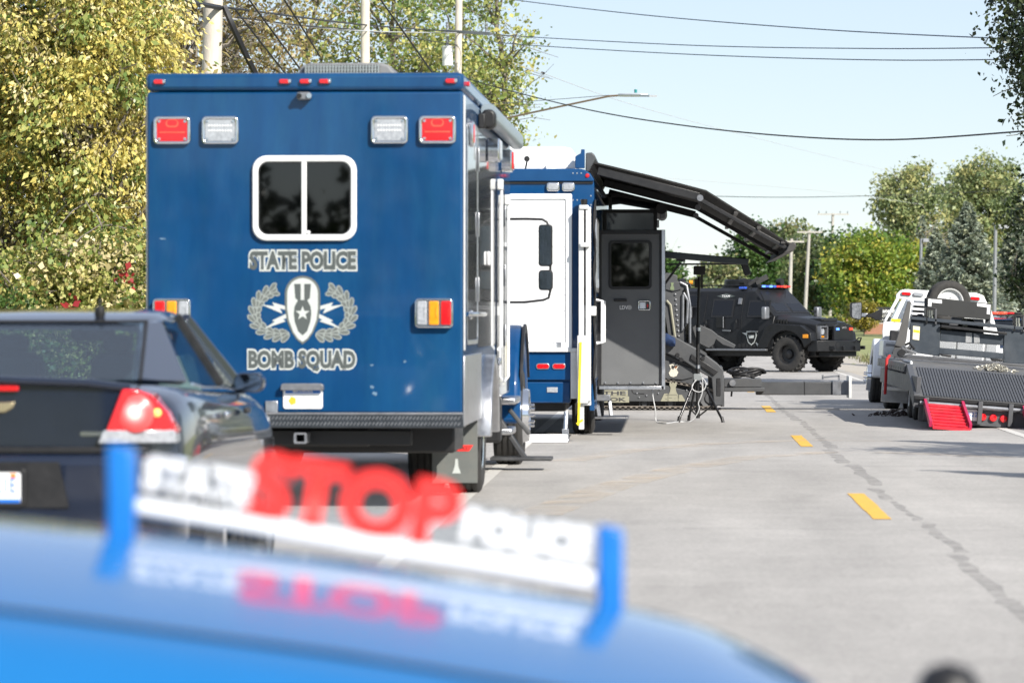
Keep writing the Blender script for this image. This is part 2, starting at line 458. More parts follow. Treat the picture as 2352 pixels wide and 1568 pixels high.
ROAD = sheet('road', MATS['asphalt'], [-5.6, 4.75], YS[1:], 0.006)
sheet('road_shoulder', GRAVEL, [4.75, 6.0, 7.0], YS[1:-4], 0.004)
def strip(name, m, x, w, y0, y1, lift=0.010, parent=ROAD, jag=0.0, step=4.0):
    ys = [y0]
    while ys[-1] + step < y1: ys.append(ys[-1] + step)
    ys.append(y1); b = MB(); vs_ = []
    for y in ys:
        a, c = (rnd.uniform(-jag, jag), rnd.uniform(-jag, jag)) if jag else (0, 0)
        for xx in (x - w / 2 + a, x + w / 2 + c): vs_.append((xx, y, rise(y) + lift))
    b.add(vs_, [(2 * i, 2 * i + 1, 2 * i + 3, 2 * i + 2) for i in range(len(ys) - 1)])
    return b.build(name, m, parent)
for i in [-2] + list(range(0, 16)):
    y0 = 27.4 + 15.24 * i
    strip('yellow_dash', YELP, 1.55, 0.14, y0, y0 + 3.95, parent=ROAD, jag=0.006, step=0.5)
strip('edge_line', WHP, -1.72, 0.13, -5, 400, step=5)
strip('edge_line', WHP, 4.40, 0.13, -5, 400, step=5)
def patchy(name, col, lo, hi, sc):
    m, nt, b = nodes_of(name); N, L = nt.nodes, nt.links
    b.inputs['Base Color'].default_value = (*col, 1); b.inputs['Roughness'].default_value = 0.9
    tc = N.new('ShaderNodeTexCoord'); nz = N.new('ShaderNodeTexNoise'); nz.inputs['Scale'].default_value = sc; nz.inputs['Detail'].default_value = 8; nz.inputs['Roughness'].default_value = 0.7
    L.new(tc.outputs['Object'], nz.inputs[0])
    mr = N.new('ShaderNodeMapRange'); mr.inputs[1].default_value = 0.35; mr.inputs[2].default_value = 0.65; mr.inputs[3].default_value = lo; mr.inputs[4].default_value = hi
    L.new(nz.outputs[0], mr.inputs[0])
    tr = N.new('ShaderNodeBsdfTransparent'); mx = N.new('ShaderNodeMixShader')
    L.new(mr.outputs[0], mx.inputs[0]); L.new(tr.outputs[0], mx.inputs[1]); L.new(b.outputs[0], mx.inputs[2]); L.new(mx.outputs[0], N['Material Output'].inputs[0])
    return m
HAZYTAR = patchy('worn joint tar', (0.25, 0.244, 0.238), 0.0, 0.42, 4.0)
# sealed joint beside the dashes, and cross cracks
y = 12.0
while y < 70:
    L_ = rnd.uniform(2.0, 5.0)
    strip('tar_joint', HAZYTAR, 1.80 + rnd.uniform(-0.05, 0.05), rnd.uniform(0.07, 0.15), y, y + L_, 0.0085, jag=0.03, step=0.4)
    y += L_ + rnd.uniform(0.0, 0.5)
for y in (15.3, 17.2, 20.6, 22.9, 26.2, 37.0):
    b = MB(); vs_ = []; n = 40; yy = y; w = rnd.uniform(0.012, 0.035)
    x0 = rnd.uniform(-1.5, 2.5); x1 = min(4.7, x0 + rnd.uniform(1.5, 4.5))
    for i in range(n):
        yy += rnd.uniform(-0.05, 0.05); ww = w * rnd.uniform(0.2, 1.5)
        x = x0 + (x1 - x0) * i / (n - 1)
        vs_ += [(x, yy - ww, 0.0078), (x, yy + ww, 0.0078)]
    b.add(vs_, [(2 * i, 2 * i + 2, 2 * i + 3, 2 * i + 1) for i in range(n - 1)])
    b.build('cross_crack', HAZYTAR, ROAD)
# dusty tyre tracks sweeping across the road
def dust_mat():
    m, nt, b = nodes_of('tan dust'); N, L = nt.nodes, nt.links
    b.inputs['Base Color'].default_value = (0.66, 0.55, 0.42, 1); b.inputs['Roughness'].default_value = 1
    tc = N.new('ShaderNodeTexCoord'); nz = N.new('ShaderNodeTexNoise'); nz.inputs['Scale'].default_value = 2.2; nz.inputs['Detail'].default_value = 8
    L.new(tc.outputs['Object'], nz.inputs[0])
    mr = N.new('ShaderNodeMapRange'); mr.inputs[1].default_value = 0.35; mr.inputs[2].default_value = 0.7; mr.inputs[3].default_value = 0.0; mr.inputs[4].default_value = 0.4
    L.new(nz.outputs[0], mr.inputs[0])
    tr = N.new('ShaderNodeBsdfTransparent'); mx = N.new('ShaderNodeMixShader')
    L.new(mr.outputs[0], mx.inputs[0]); L.new(tr.outputs[0], mx.inputs[1]); L.new(b.outputs[0], mx.inputs[2]); L.new(mx.outputs[0], N['Material Output'].inputs[0])
    return m
DUST = dust_mat()
for pts, w in (([(1230, 1185), (1400, 1120), (1560, 1078), (1720, 1052), (1900, 1040), (2100, 1042), (2330, 1052)], 0.22), ([(1290, 1062), (1450, 1036), (1640, 1020), (1850, 1012), (2050, 1014)], 0.2)):
    b = MB(); vs_ = []
    cs = [W(x, y, 12785 / (y - 726)) for x, y in pts]
    for i, c in enumerate(cs):
        d = (cs[min(i + 1, len(cs) - 1)] - cs[max(i - 1, 0)]); d.z = 0; d.normalize(); n_ = Vector((-d.y, d.x, 0)) * w * 0.9
        vs_ += [(c.x - n_.x, c.y - n_.y, 0.0125), (c.x + n_.x, c.y + n_.y, 0.0125)]
    b.add(vs_, [(2 * i, 2 * i + 1, 2 * i + 3, 2 * i + 2) for i in range(len(cs) - 1)])
    b.build('dust_track', DUST, ROAD)
# concrete path on the far lawn
pb = MB()
px = [5, 10, 15, 20, 30, 50]
pb.add([(x, y, gz(x, y) + 0.02) for x in px for y in (281.5, 285.0, 287)], [(3 * i + j, 3 * i + 3 + j, 3 * i + 4 + j, 3 * i + 1 + j) for i in range(len(px) - 1) for j in range(2)])
pb.build('path', PATH)['kind'] = 'structure'

# ================================================================ trees
def leaf_object(name, m, parent, C, size, tone, seed, aspect=0.5, dirs=None, up=0.0, stuff=True):
    g = np.random.default_rng(seed); n = len(C)
    d = g.normal(size=(n, 3)) if dirs is None else dirs + g.normal(size=(n, 3)) * 0.35
    d[:, 2] += up
    d /= np.linalg.norm(d, axis=1, keepdims=True) + 1e-9
    q = g.normal(size=(n, 3)); a = np.cross(d, q); a /= np.linalg.norm(a, axis=1, keepdims=True) + 1e-9
    nn = np.cross(d, a)
    s = (size * np.clip(g.lognormal(-0.06, 0.32, size=n), 0.45, 1.8))[:, None]
    V = np.empty((n, 4, 3))
    V[:, 0] = C - d * s * 0.5; V[:, 2] = C + d * s * 0.5
    V[:, 1] = C + a * s * aspect * 0.5 + nn * s * 0.12 - d * s * 0.05; V[:, 3] = C - a * s * aspect * 0.5 + nn * s * 0.12 - d * s * 0.05
    me = bpy.data.meshes.new(name)
    me.vertices.add(n * 4); me.vertices.foreach_set('co', V.reshape(-1))
    me.loops.add(n * 4); me.loops.foreach_set('vertex_index', np.arange(n * 4, dtype=np.int32))
    me.polygons.add(n); me.polygons.foreach_set('loop_start', np.arange(0, n * 4, 4, dtype=np.int32)); me.polygons.foreach_set('loop_total', np.full(n, 4, dtype=np.int32))
    at = me.attributes.new('tone', 'FLOAT', 'POINT'); at.data.foreach_set('value', np.repeat(np.clip(tone, 0, 1), 4).astype(np.float32))
    me.update(); me.materials.append(m)
    o = lay(bpy.data.objects.new(name, me), parent)
    if stuff: o['kind'] = 'stuff'
    return o
def limb(b, p0, p1, r0, r1, n=6, wob=0.08, sides=6):
    p0, p1 = Vector(p0), Vector(p1); L_ = (p1 - p0).length; pts = []
    for i in range(n + 1):
        t = i / n; q = p0.lerp(p1, t)
        if 0 < i < n: q += Vector((rnd.uniform(-1, 1), rnd.uniform(-1, 1), rnd.uniform(-1, 1))) * wob * L_ * 0.5
        pts.append(q)
    b.tube(pts, [r0 + (r1 - r0) * i / n for i in range(n + 1)], sides)
    return pts
def tree(name, label, pos, H, cc, cr_, nclump, per, crad, lsize, m, seed, tr=0.16, group=None, shell=0.55, twigs=40, tone_spread=0.28, trunk_m=None, cat='tree', front=None, aspect=0.5, bottom=None, twr=0.012, droop=None):
    """cc crown centre height, cr_ crown radii; clumps of leaves on limbs, gaps left between them"""
    g = np.random.default_rng(seed); rnd.seed(seed)
    T = thing(name, label, cat, (pos[0], pos[1], gz(pos[0], pos[1])), group=group)
    cl = []
    while len(cl) < nclump:
        p = g.normal(size=3); p /= np.linalg.norm(p); p = p * (shell + (1 - shell) * g.random() ** 0.5)
        if g.random() < 0.35: p *= g.random() ** 0.4
        q = np.array([p[0] * cr_[0], p[1] * cr_[1], cc + p[2] * cr_[2]])
        if q[2] < (bottom if bottom is not None else 0.4): continue
        cl.append(q)
    cl = np.array(cl)
    b = MB(); top = Vector((rnd.uniform(-.2, .2), rnd.uniform(-.2, .2), min(H, cc + cr_[2] * 0.75)))
    tp = limb(b, (0, 0, -0.1), top, tr, tr * 0.25, 8, 0.035, 8)
    for i in range(min(len(cl), twigs)):
        e = Vector(cl[i]); h = max(0.12, min(0.92, (e.z - cr_[0] * 0.5) / max(0.5, top.z)))
        s0 = tp[0].lerp(tp[-1], h); s0 = min(tp, key=lambda q: (q - s0).length)
        lp = limb(b, s0, e, tr * 0.32, twr, 5, 0.10, 5)
        for _ in range(3):
            q = lp[rnd.randint(2, 5)]
            limb(b, q, q + Vector((rnd.gauss(0, 1), rnd.gauss(0, 1), rnd.gauss(0.1, 0.8))) * crad * 1.1, twr * 1.3, twr * 0.5, 3, 0.12, 4)
    b.build('trunk', trunk_m or BARK, T, smooth=60)
    idx = np.repeat(np.arange(len(cl)), per)
    off = g.normal(size=(len(idx), 3)) * crad * np.array([1, 1, 0.72]) * 0.62
    ct = g.normal(size=len(cl)) * tone_spread
    tone = 0.5 + ct[idx] + g.normal(size=len(idx)) * 0.16
    C = cl[idx] + off
    keep = C[:, 2] > 0.1
    C, tone = C[keep], tone[keep]
    leaf_object('crown', m, T, C, lsize, tone, seed + 1, aspect, None if droop is None else np.column_stack([off[keep][:, 0] / crad, off[keep][:, 1] / crad, np.full(int(keep.sum()), droop)]))
    return T, C, tone
def leaf_parts(T, C, tone, m, lsize, seed, n=280, toward=(0, -1, 0)):
    """the leaves nearest the road as single leaves sharing a few meshes"""
    g = np.random.default_rng(seed)
    order = np.argsort(C[:, 1])[: n * 3]; pick = g.choice(order, n, replace=False)
    protos = []
    for t in range(6):
        o = leaf_object('leaf', m, None, np.zeros((1, 3)), lsize, np.array([0.1 + 0.16 * t]), seed + 9 + t, 0.55, stuff=False)
        protos.append(o.data); bpy.data.objects.remove(o)
    for i in pick:
        o = lay(bpy.data.objects.new('leaf', protos[int(np.clip(tone[i] * 6, 0, 5))]), T)
        o.location = C[i] + np.array([g.normal() * .03, -0.08, g.normal() * .03]); o.rotation_euler = g.uniform(-1.2, 1.2, 3)
def at(px, d):
    p = W(px, 726, d); return (p.x, p.y)
YLEAF = leafmat('yellow autumn leaves', [(0.13, 0.20, 0.05), (0.36, 0.40, 0.12), (0.62, 0.55, 0.17), (0.78, 0.64, 0.18), (0.80, 0.72, 0.42)])  # the last cream tone stands in for highlights on glossy leaves
OLEAF = leafmat('olive and rust leaves', [(0.09, 0.16, 0.035), (0.22, 0.29, 0.08), (0.42, 0.39, 0.12), (0.62, 0.44, 0.10), (0.72, 0.62, 0.34)])
VLEAF = leafmat('vine leaves', [(0.10, 0.17, 0.04), (0.24, 0.31, 0.08), (0.42, 0.44, 0.14), (0.60, 0.52, 0.20), (0.70, 0.60, 0.34)])
RLEAF = leafmat('red vine leaves', [(0.30, 0.02, 0.03), (0.42, 0.05, 0.05)])
GLEAF = leafmat('mid green leaves', [(0.035, 0.085, 0.022), (0.06, 0.13, 0.03), (0.09, 0.165, 0.04), (0.14, 0.19, 0.05)])
BLEAF = leafmat('thin brown green leaves', [(0.16, 0.14, 0.07), (0.26, 0.26, 0.09), (0.42, 0.36, 0.13), (0.50, 0.40, 0.17), (0.30, 0.22, 0.13)])
CLEAF = leafmat('cottonwood leaves', [(0.12, 0.19, 0.055), (0.24, 0.31, 0.09), (0.42, 0.44, 0.13), (0.56, 0.49, 0.17)])
LLEAF = leafmat('locust leaves', [(0.08, 0.155, 0.025), (0.16, 0.255, 0.035), (0.28, 0.35, 0.05), (0.45, 0.41, 0.07)])
FLEAF = leafmat('hazed green far leaves', [(0.085, 0.125, 0.065), (0.14, 0.19, 0.08), (0.22, 0.26, 0.105), (0.31, 0.29, 0.14)])  # colours lightened to stand in for haze over the far trees
PLEAF = leafmat('hazed poplar leaves', [(0.13, 0.18, 0.085), (0.22, 0.28, 0.12), (0.34, 0.38, 0.17), (0.46, 0.44, 0.19)])  # paled, with distance haze put into the leaf colours
SLEAF = leafmat('hazed bluish spruce needles', [(0.11, 0.145, 0.115), (0.19, 0.23, 0.18), (0.29, 0.33, 0.25), (0.40, 0.42, 0.28)], trans=0.1)  # haze is put into the needle colours, lightening them
DLEAF = leafmat('dark backlit maple leaves', [(0.010, 0.022, 0.008), (0.018, 0.035, 0.011), (0.03, 0.05, 0.014), (0.045, 0.06, 0.02)], trans=0.12)  # backlit shade is put into these very dark leaf colours

# tangle on the left
T, C, tn = tree('yellow_tree', 'tree with dense bright yellow autumn leaves beside the box truck', at(215, 50.5), 7.5, 5.0, (1.45, 1.3, 3.1), 420, 110, 0.27, 0.080, YLEAF, 11, tr=0.13, shell=0.45, tone_spread=0.27, droop=-0.9, twigs=110)
leaf_parts(T, C, tn, YLEAF, 0.085, 3)
T, C, tn = tree('olive_tree', 'tree with mixed olive and rust leaves left of the bright yellow tree', at(-30, 51), 7.5, 4.4, (1.75, 1.3, 3.4), 430, 105, 0.27, 0.074, OLEAF, 12, tr=0.15, shell=0.45, tone_spread=0.33, droop=-0.5, twigs=110)
leaf_parts(T, C, tn, OLEAF, 0.08, 4, 200)
T, C, tn = tree('vine_thicket', 'low tangle of vines and dry stems in front of the yellow tree', at(190, 48.6), 2.6, 1.35, (2.4, 0.9, 1.5), 360, 95, 0.25, 0.068, VLEAF, 13, tr=0.03, shell=0.3, twigs=120, cat='bush', aspect=0.8)
leaf_parts(T, C, tn, VLEAF, 0.075, 5, 200)
g = np.random.default_rng(5)
rc = np.array([W(285, 630, 47.6), W(300, 645, 47.6), W(165, 690, 47.6), W(295, 620, 47.6)]) - np.array(T.location)
leaf_object('red_leaves', RLEAF, T, np.repeat(rc, 7, 0) + g.normal(size=(28, 3)) * 0.06, 0.075, g.random(28), 6, 0.8)
tree('green_shrub', 'low dark green leafy shrub at the foot of the olive tree', at(20, 47.8), 2.0, 1.0, (0.75, 0.6, 1.05), 60, 70, 0.26, 0.075, GLEAF, 14, tr=0.03, shell=0.4, twigs=20, cat='bush', aspect=0.7)
tree('tawny_tree', 'tawny leaved tree between yellow tree and leaning utility pole', at(395, 66), 9, 6.2, (2.0, 1.5, 2.8), 120, 60, 0.5, 0.10, leafmat('tawny leaves', [(0.09, 0.07, 0.03), (0.15, 0.11, 0.04), (0.24, 0.17, 0.06), (0.14, 0.14, 0.04)]), 15, tr=0.12, twigs=80)
tree('backing_tree', 'shaded brown green tree standing behind the yellow and olive trees', at(120, 58), 8, 3.6, (3.4, 1.3, 3.8), 200, 110, 0.5, 0.12, BLEAF, 16, tr=0.14, shell=0.2, twigs=60)
# row behind the truck
for i, (px_, d, nm, lb, m, cc, rr_, nc, per, tw) in enumerate((
    (540, 150, 'thin_tree', 'thin half bare brown tree behind the leaning utility pole', BLEAF, 12.2, (3.6, 2.4, 6.0), 120, 55, 70),
    (720, 158, 'bare_tree', 'nearly bare tree with dark twigs left of the straight pole', BLEAF, 12.6, (3.6, 2.4, 6.2), 95, 45, 70),
    (905, 152, 'olive_yellow_tree', 'olive yellow tree right behind the straight pole', CLEAF, 12.2, (3.4, 2.4, 6.4), 140, 62, 60),
    (1045, 160, 'bushy_tree', 'bushy yellow green tree behind the transformer pole', CLEAF, 12.6, (2.3, 2.2, 7.0), 120, 60, 50),
    (1140, 146, 'cottonwood_tree', 'green cottonwood with loose hanging boughs right of the transformer pole', CLEAF, 10.8, (1.7, 1.8, 5.8), 85, 50, 45))):
    tree(nm, lb, at(px_, d), 19, cc, rr_, nc, per, 0.75, 0.17, m, 20 + i, tr=0.22, twigs=tw, aspect=0.75, twr=0.015, shell=0.3)
# right side, near dark trees
tree('dark_maple', 'dark green maple hanging its boughs over the wires beside the road', at(2548, 76), 12, 7.9, (2.35, 2.2, 3.0), 210, 120, 0.40, 0.12, DLEAF, 31, tr=0.18, aspect=0.6, twigs=60)
tree('dark_tree', 'dark green tree standing behind the parked police car with lit red lights', at(2440, 112), 9, 4.2, (1.75, 1.6, 3.6), 130, 70, 0.5, 0.15, DLEAF, 32, tr=0.16, aspect=0.6)
# far right trees
tree('locust_tree', 'round green tree with golden tips beside the pale utility pole', at(2012, 235), 7, 3.3, (3.3, 3.0, 3.0), 260, 90, 0.75, 0.26, LLEAF, 33, tr=0.2, tone_spread=0.3, aspect=0.55, bottom=0.3)
tree('poplar_tree', 'tall pale green poplar with open crown behind the bare tree', at(2090, 300), 15, 9.3, (2.7, 2.4, 3.6), 120, 70, 0.9, 0.32, PLEAF, 34, tr=0.22, aspect=0.6, twr=0.03)
tree('tall_tree', 'tall broad grey green tree behind the spruces and white steeple', at(2255, 310), 16, 9.4, (3.5, 3.0, 5.0), 200, 80, 0.9, 0.32, PLEAF, 35, tr=0.26, aspect=0.6, twr=0.03)
tree('bare_brown_tree', 'small bare brown tree between the poplar and spruces', at(2150, 262), 8, 5.2, (1.5, 1.3, 2.2), 60, 14, 0.7, 0.16, BLEAF, 36, tr=0.08, twigs=60, twr=0.02, trunk_m=TWIG)
tree('yellow_bush', 'small yellow green bush in front of the church sign', at(1984, 214), 2.2, 1.15, (0.85, 0.6, 1.0), 70, 60, 0.25, 0.15, leafmat('bright bush leaves', [(0.14, 0.15, 0.03), (0.26, 0.24, 0.04), (0.38, 0.30, 0.05)]), 37, tr=0.03, cat='bush')
far = [(1655, 330, 2.8, 1.7, 2.3, 'grey green far tree left of the pole line'), (1735, 345, 4.6, 2.5, 3.9, 'olive far tree behind the crossarm poles'), (1805, 350, 5.0, 2.6, 4.0, 'broad far tree between the two nearer crossarm poles'),
       (1875, 335, 4.4, 2.6, 3.6, 'dark far tree just behind the tallest pale pole'), (1945, 330, 4.2, 2.7, 3.5, 'far tree behind the left half of the golden tipped tree'), (2060, 330, 4.2, 2.7, 3.4, 'far tree behind the right half of the golden tipped tree'),
       (1590, 320, 1.6, 1.5, 1.5, 'low far tree above the tracked loader'), (1518, 300, 3.2, 1.2, 2.4, 'far yellowing tree behind the open door'), (2190, 320, 4.5, 3.0, 3.6, 'far tree behind the spruces'), (1440, 350, 2.4, 2.4, 2.0, 'far tree hidden mostly by the slide-out')]
for i, (px_, d, cc, rw, rh, lb) in enumerate(far):
    tree('far_tree', lb, at(px_, d), cc + rh, cc, (rw, rw * 0.8, rh), 130, 60, 0.95, 0.36, [FLEAF, GLEAF, FLEAF][i % 3], 50 + i, tr=0.2, twigs=25, aspect=0.6, group='trees along the far side of the lawn', bottom=0.2)
def spruce(label, pos, H, rb, seed, n_br=150, lsize=0.2):
    g = np.random.default_rng(seed); rnd.seed(seed)
    T = thing('spruce_tree', label, 'tree', (pos[0], pos[1], gz(*pos)), group='blue spruces')
    b = MB(); b.tube([(0, 0, -0.1), (0, 0, H * 0.97)], [H * 0.018, 0.02], 8)
    Cs, Ds, To = [], [], []
    for i in range(n_br):
        t = i / n_br; z = H * (0.03 + 0.95 * t); L_ = rb * (1 - t) ** 0.85 * g.uniform(0.72, 1.1) + 0.08; a = i * 2.39996 + g.normal() * 0.2
        dr = np.array([math.cos(a), math.sin(a), 0]); p0 = np.array([0, 0, z])
        b.tube([tuple(p0), tuple(p0 + dr * L_ * 0.6 + [0, 0, -0.12 * L_]), tuple(p0 + dr * L_ + [0, 0, -0.1 * L_])], [0.03, 0.015, 0.006], 4)
        m_ = int(22 + 75 * L_ / rb); s = g.random(m_) ** 0.6
        side = np.array([-dr[1], dr[0], 0]); w_ = (0.10 + 0.24 * (1 - s)) * L_
        lat = g.uniform(-1, 1, m_)
        c = p0 + dr * (s * L_)[:, None] + side * (lat * w_)[:, None] + np.array([0, 0, 1]) * (-0.28 * L_ * s * (1 - s) * 2 - 0.10 * np.abs(lat) * L_ + g.normal(size=m_) * 0.06)[:, None]
        Cs.append(c); Ds.append(np.tile(dr * 0.8 + [0, 0, -0.15], (m_, 1)) + side * np.sign(lat)[:, None] * 0.6)
        To.append(0.5 + g.normal() * 0.2 + g.normal(size=m_) * 0.2)
    b.build('trunk', BARK, T)
    leaf_object('crown', SLEAF, T, np.concatenate(Cs), lsize, np.concatenate(To), seed + 1, 0.42, np.concatenate(Ds))
    return T
spruce('large blue green spruce behind the wheel standing on the flatbed', at(2222, 205), 7.6, 3.3, 61, 340, 0.24)
spruce('spruce beside the lamp post next to the golden tipped tree', at(2150, 215), 6.3, 2.3, 62, 260, 0.22)
spruce('spruce in front of the white steeple', at(2335, 215), 6.8, 3.0, 63, 300, 0.23)
spruce('grey blue spruce top rising behind the bare brown tree', at(2118, 285), 8.6, 2.2, 64, 180, 0.24)
spruce('roadside spruce whose pointed shadow falls behind the flatbed ramp', (8.9, 36.6), 7.0, 2.0, 65, 220, 0.18)
spruce('roadside spruce whose pointed shadow falls on the empty lane', (8.7, 28.0), 6.9, 1.8, 66, 220, 0.18)
tree('roadside_tree', 'round roadside tree whose rounded shadow falls beyond the empty lane', (7.75, 36.3), 6, 4.1, (1.5, 1.5, 1.2), 70, 70, 0.4, 0.13, GLEAF, 67, tr=0.12)
# woods behind the viewer, seen only in the paint and glass
g = np.random.default_rng(77); n = 34000
C = np.column_stack([g.uniform(-80, 80, n), g.uniform(-70, -52, n), np.zeros(n)])
hh = 6.9 + 1.2 * np.sin(C[:, 0] * 0.37) + 0.9 * np.sin(C[:, 0] * 1.31 + 1) + 0.5 * np.sin(C[:, 0] * 2.93) - 3.4 * np.exp(-((C[:, 0] + 13.3) / 2.1) ** 2)
C[:, 2] = g.random(n) * hh
tag(leaf_object('woods', DLEAF, None, C, 0.5, g.random(n), 78, 0.7), 'line of dark woods along the road mirrored in the truck window', 'woods', kind='stuff')
# undergrowth under the far trees
g = np.random.default_rng(91); n = 9000
a_ = g.uniform(1380, 2500, n); d_ = g.uniform(352, 372, n)
C = np.array([W(u, 726, v) for u, v in zip(a_, d_)]); C[:, 2] = np.array([gz(q[0], q[1]) for q in C]) + g.random(n) ** 1.3 * 3.4
tag(leaf_object('undergrowth', FLEAF, None, C, 0.5, g.random(n) * 0.7, 92, 0.7), 'dark undergrowth filling the gaps beneath the far trees', 'undergrowth', kind='stuff')
# grass and weeds
def blades(name, label, area, n, h, m, seed, wid=0.02):
    g = np.random.default_rng(seed)
    x = g.uniform(area[0], area[1], n); y = g.uniform(area[2], area[3], n)
    hh = h * g.uniform(0.5, 1.2, n); z = np.array([gz(a, b) for a, b in zip(x, y)])
    C = np.column_stack([x, y, z + hh / 2])
    d = np.column_stack([g.normal(size=n) * 0.22, g.normal(size=n) * 0.22, np.ones(n)])
    me_o = leaf_object(name, m, None, C, h, g.random(n), seed + 1, wid / h, d)
    return tag(me_o, label, 'grass', kind='stuff')
WLEAF = leafmat('dry weeds', [(0.06, 0.08, 0.03), (0.13, 0.14, 0.05), (0.24, 0.22, 0.10), (0.05, 0.04, 0.03)])
blades('tall_weeds', 'tall dry roadside weeds in front of the armoured truck bumper', (6.4, 9.2, 84, 108), 1300, 0.85, WLEAF, 81, 0.035)
blades('verge_grass', 'pale rough grass growing along the road verge', (6.3, 16, 70, 135), 9000, 0.22, WLEAF, 83, 0.03)
blades('verge_grass', 'pale rough grass growing under the tangle of vines', (-13, -5.7, 30, 52), 9000, 0.16, WLEAF, 85, 0.02)

# ================================================================ poles, wires, lamps
def pole(label, base, top, r0, r1, arms=(), group='wooden utility poles', m=WOODP):
    base, top = Vector(base), Vector(top)
    T = thing('utility_pole', label, 'pole', base, group=group)
    d = top - base
    MB().tube([(0, 0, -0.3), d * 0.5, d], [r0, (r0 + r1) / 2, r1], 14).build('shaft', m, T, smooth=50)
    for z, half, ang in arms:
        c = d * (z / d.z); a = Vector((math.cos(ang), math.sin(ang), 0)) * half; nrm = Vector((math.sin(ang), -math.cos(ang), 0)) * (r1 + 0.06)
        ar = MB().bar(c - a + nrm, c + a + nrm, 0.11, 0.13).build('crossarm', m, T)
        for t in (-0.92, -0.45, 0.45, 0.92):
            q = c + a * t + nrm
            MB().lathe([(0.001, 0.26), (0.05, 0.24), (0.03, 0.2), (0.055, 0.17), (0.03, 0.13), (0.055, 0.1), (0.03, 0.06), (0.03, 0.0)], q + Vector((0, 0, 0.06)), 'z', 8).build('insulator', GALV, ar, smooth=40)
    return T
b0 = W(466, 726, 62); t0 = W(497, -260, 62)
PA = pole('thick leaning wooden pole with bundled cables above the box truck', (b0.x, b0.y, -0.2), t0, 0.20, 0.15)
b1 = W(838, 726, 108); t1 = W(839, -60, 108)
PB = pole('straight bare pole rising behind the box truck air conditioner', (b1.x, b1.y, -0.2), t1, 0.16, 0.13)
b2 = W(1042, 726, 138); t2 = W(1056, -120, 138)
PC = pole('slender pole carrying a white transformer above the box truck', (b2.x, b2.y, -0.2), t2, 0.16, 0.13)
T = PC
q = W(1029, 130, 138) - Vector(T.location) + Vector((0, -0.25, 0))
tf = MB().lathe([(0.001, -0.36), (0.2, -0.36), (0.2, 0.3), (0.22, 0.31), (0.22, 0.36), (0.001, 0.4)], q, 'z', 18).build('transformer', mat('pale grey transformer paint', (0.66, 0.67, 0.68), 0.4), T, smooth=40)
MB().lathe([(0.001, 0.75), (0.06, 0.72), (0.04, 0.6), (0.07, 0.55), (0.04, 0.48), (0.07, 0.42), (0.05, 0.38)], q, 'z', 10).build('bushing', GALV, tf, smooth=40)
a0, a1 = W(1022, 72, 137.8) - Vector(T.location), W(1128, 78, 136) - Vector(T.location)
ca = MB().bar(a0, a1, 0.12, 0.12).build('crossarm', GALV, T)
for f_ in (0.05, 0.9):
    MB().lathe([(0.001, 0.3), (0.07, 0.26), (0.04, 0.2), (0.07, 0.15), (0.04, 0.1), (0.05, 0.0)], a0.lerp(a1, f_) + Vector((0, 0, 0.06)), 'z', 8).build('insulator', GALV, ca, smooth=40)
# street light on the same pole
SLp = thing('street_light', 'long arm street light reaching over the road from the transformer pole', 'street light', W(1050, 300, 137.8))
rel = lambda x, y, d: W(x, y, d) - Vector(SLp.location)
MB().tube([rel(1050, 300, 137.8), rel(1180, 268, 133), rel(1300, 242, 129), rel(1400, 221, 126), rel(1432, 219, 125)], 0.035, 8).build('arm', mat('rusty tan pipe', (0.38, 0.27, 0.19), 0.7), SLp, smooth=50)
MB().tube([rel(1050, 246, 137.8), rel(1400, 219, 126)], 0.012, 6).build('stay_wire', GALV, SLp)
hd = MB().bar(rel(1428, 219, 125), rel(1480, 219, 123.5), 0.32, 0.11).build('lamp_head', mat('pale lamp housing', (0.62, 0.63, 0.64), 0.4), SLp, bevel=0.04)
MB().bar(rel(1478, 220, 123.5), rel(1500, 221, 122.8), 0.28, 0.07).build('lamp_lens', CLEARL, hd)
MB().lathe([(0.001, 0.12), (0.05, 0.11), (0.05, 0.0)], rel(1460, 217, 124) + Vector((0, 0, 0.05)), 'z', 10).build('photocell', mat('teal photocell', (0.02, 0.2, 0.2), 0.4), hd)
# far poles on the right
for (lb, x0, x1, yt, d, arms) in (('far pale pole with one crossarm half behind the awning tip', 1813, 1818, 548, 300, ((-0.25, 1.0),)),
    ('far leaning pole with crossarm between two other poles', 1848, 1859, 528, 320, ((-0.2, 1.1), )), ('tallest far pale pole with crossarm and guy wires', 1906, 1913, 490, 352, ((-0.1, 1.5), (-2.6, 0.2)))):
    b_ = W(x0, 726, d); t_ = W(x1, yt, d); b_.z = gz(b_.x, b_.y)
    pole(lb, b_, t_, 0.17, 0.13, [(t_.z - b_.z + dz, h, 0.15) for dz, h in arms], m=mat('pale bleached pole wood', (0.40, 0.38, 0.35), 0.85, var=0.15, streak=True))
for (x, y, lb) in ((1655, 622, 'thin far pole rising just right of the tripod mast'), (1672, 618, 'thin far pole rising left of the armoured truck roof hatch')):
    b_ = W(x, 726, 420); t_ = W(x + 1, y, 420); b_.z = gz(b_.x, b_.y)
    pole(lb, b_, t_, 0.15, 0.12, m=mat('pale bleached pole wood', (0.52, 0.49, 0.45), 0.85), group='thin far poles')
gw = MB().tube([W(1913, 560, 352), W(1921, 718, 350)], 0.02, 5).build('guy_wire', GALV, None); tag(gw, 'guy wire with yellow sleeve beside the tallest far pole', 'wire')
MB().tube([W(1919, 670, 350), W(1921, 718, 350)], 0.05, 6).build('guy_sleeve', YELLOW, gw)
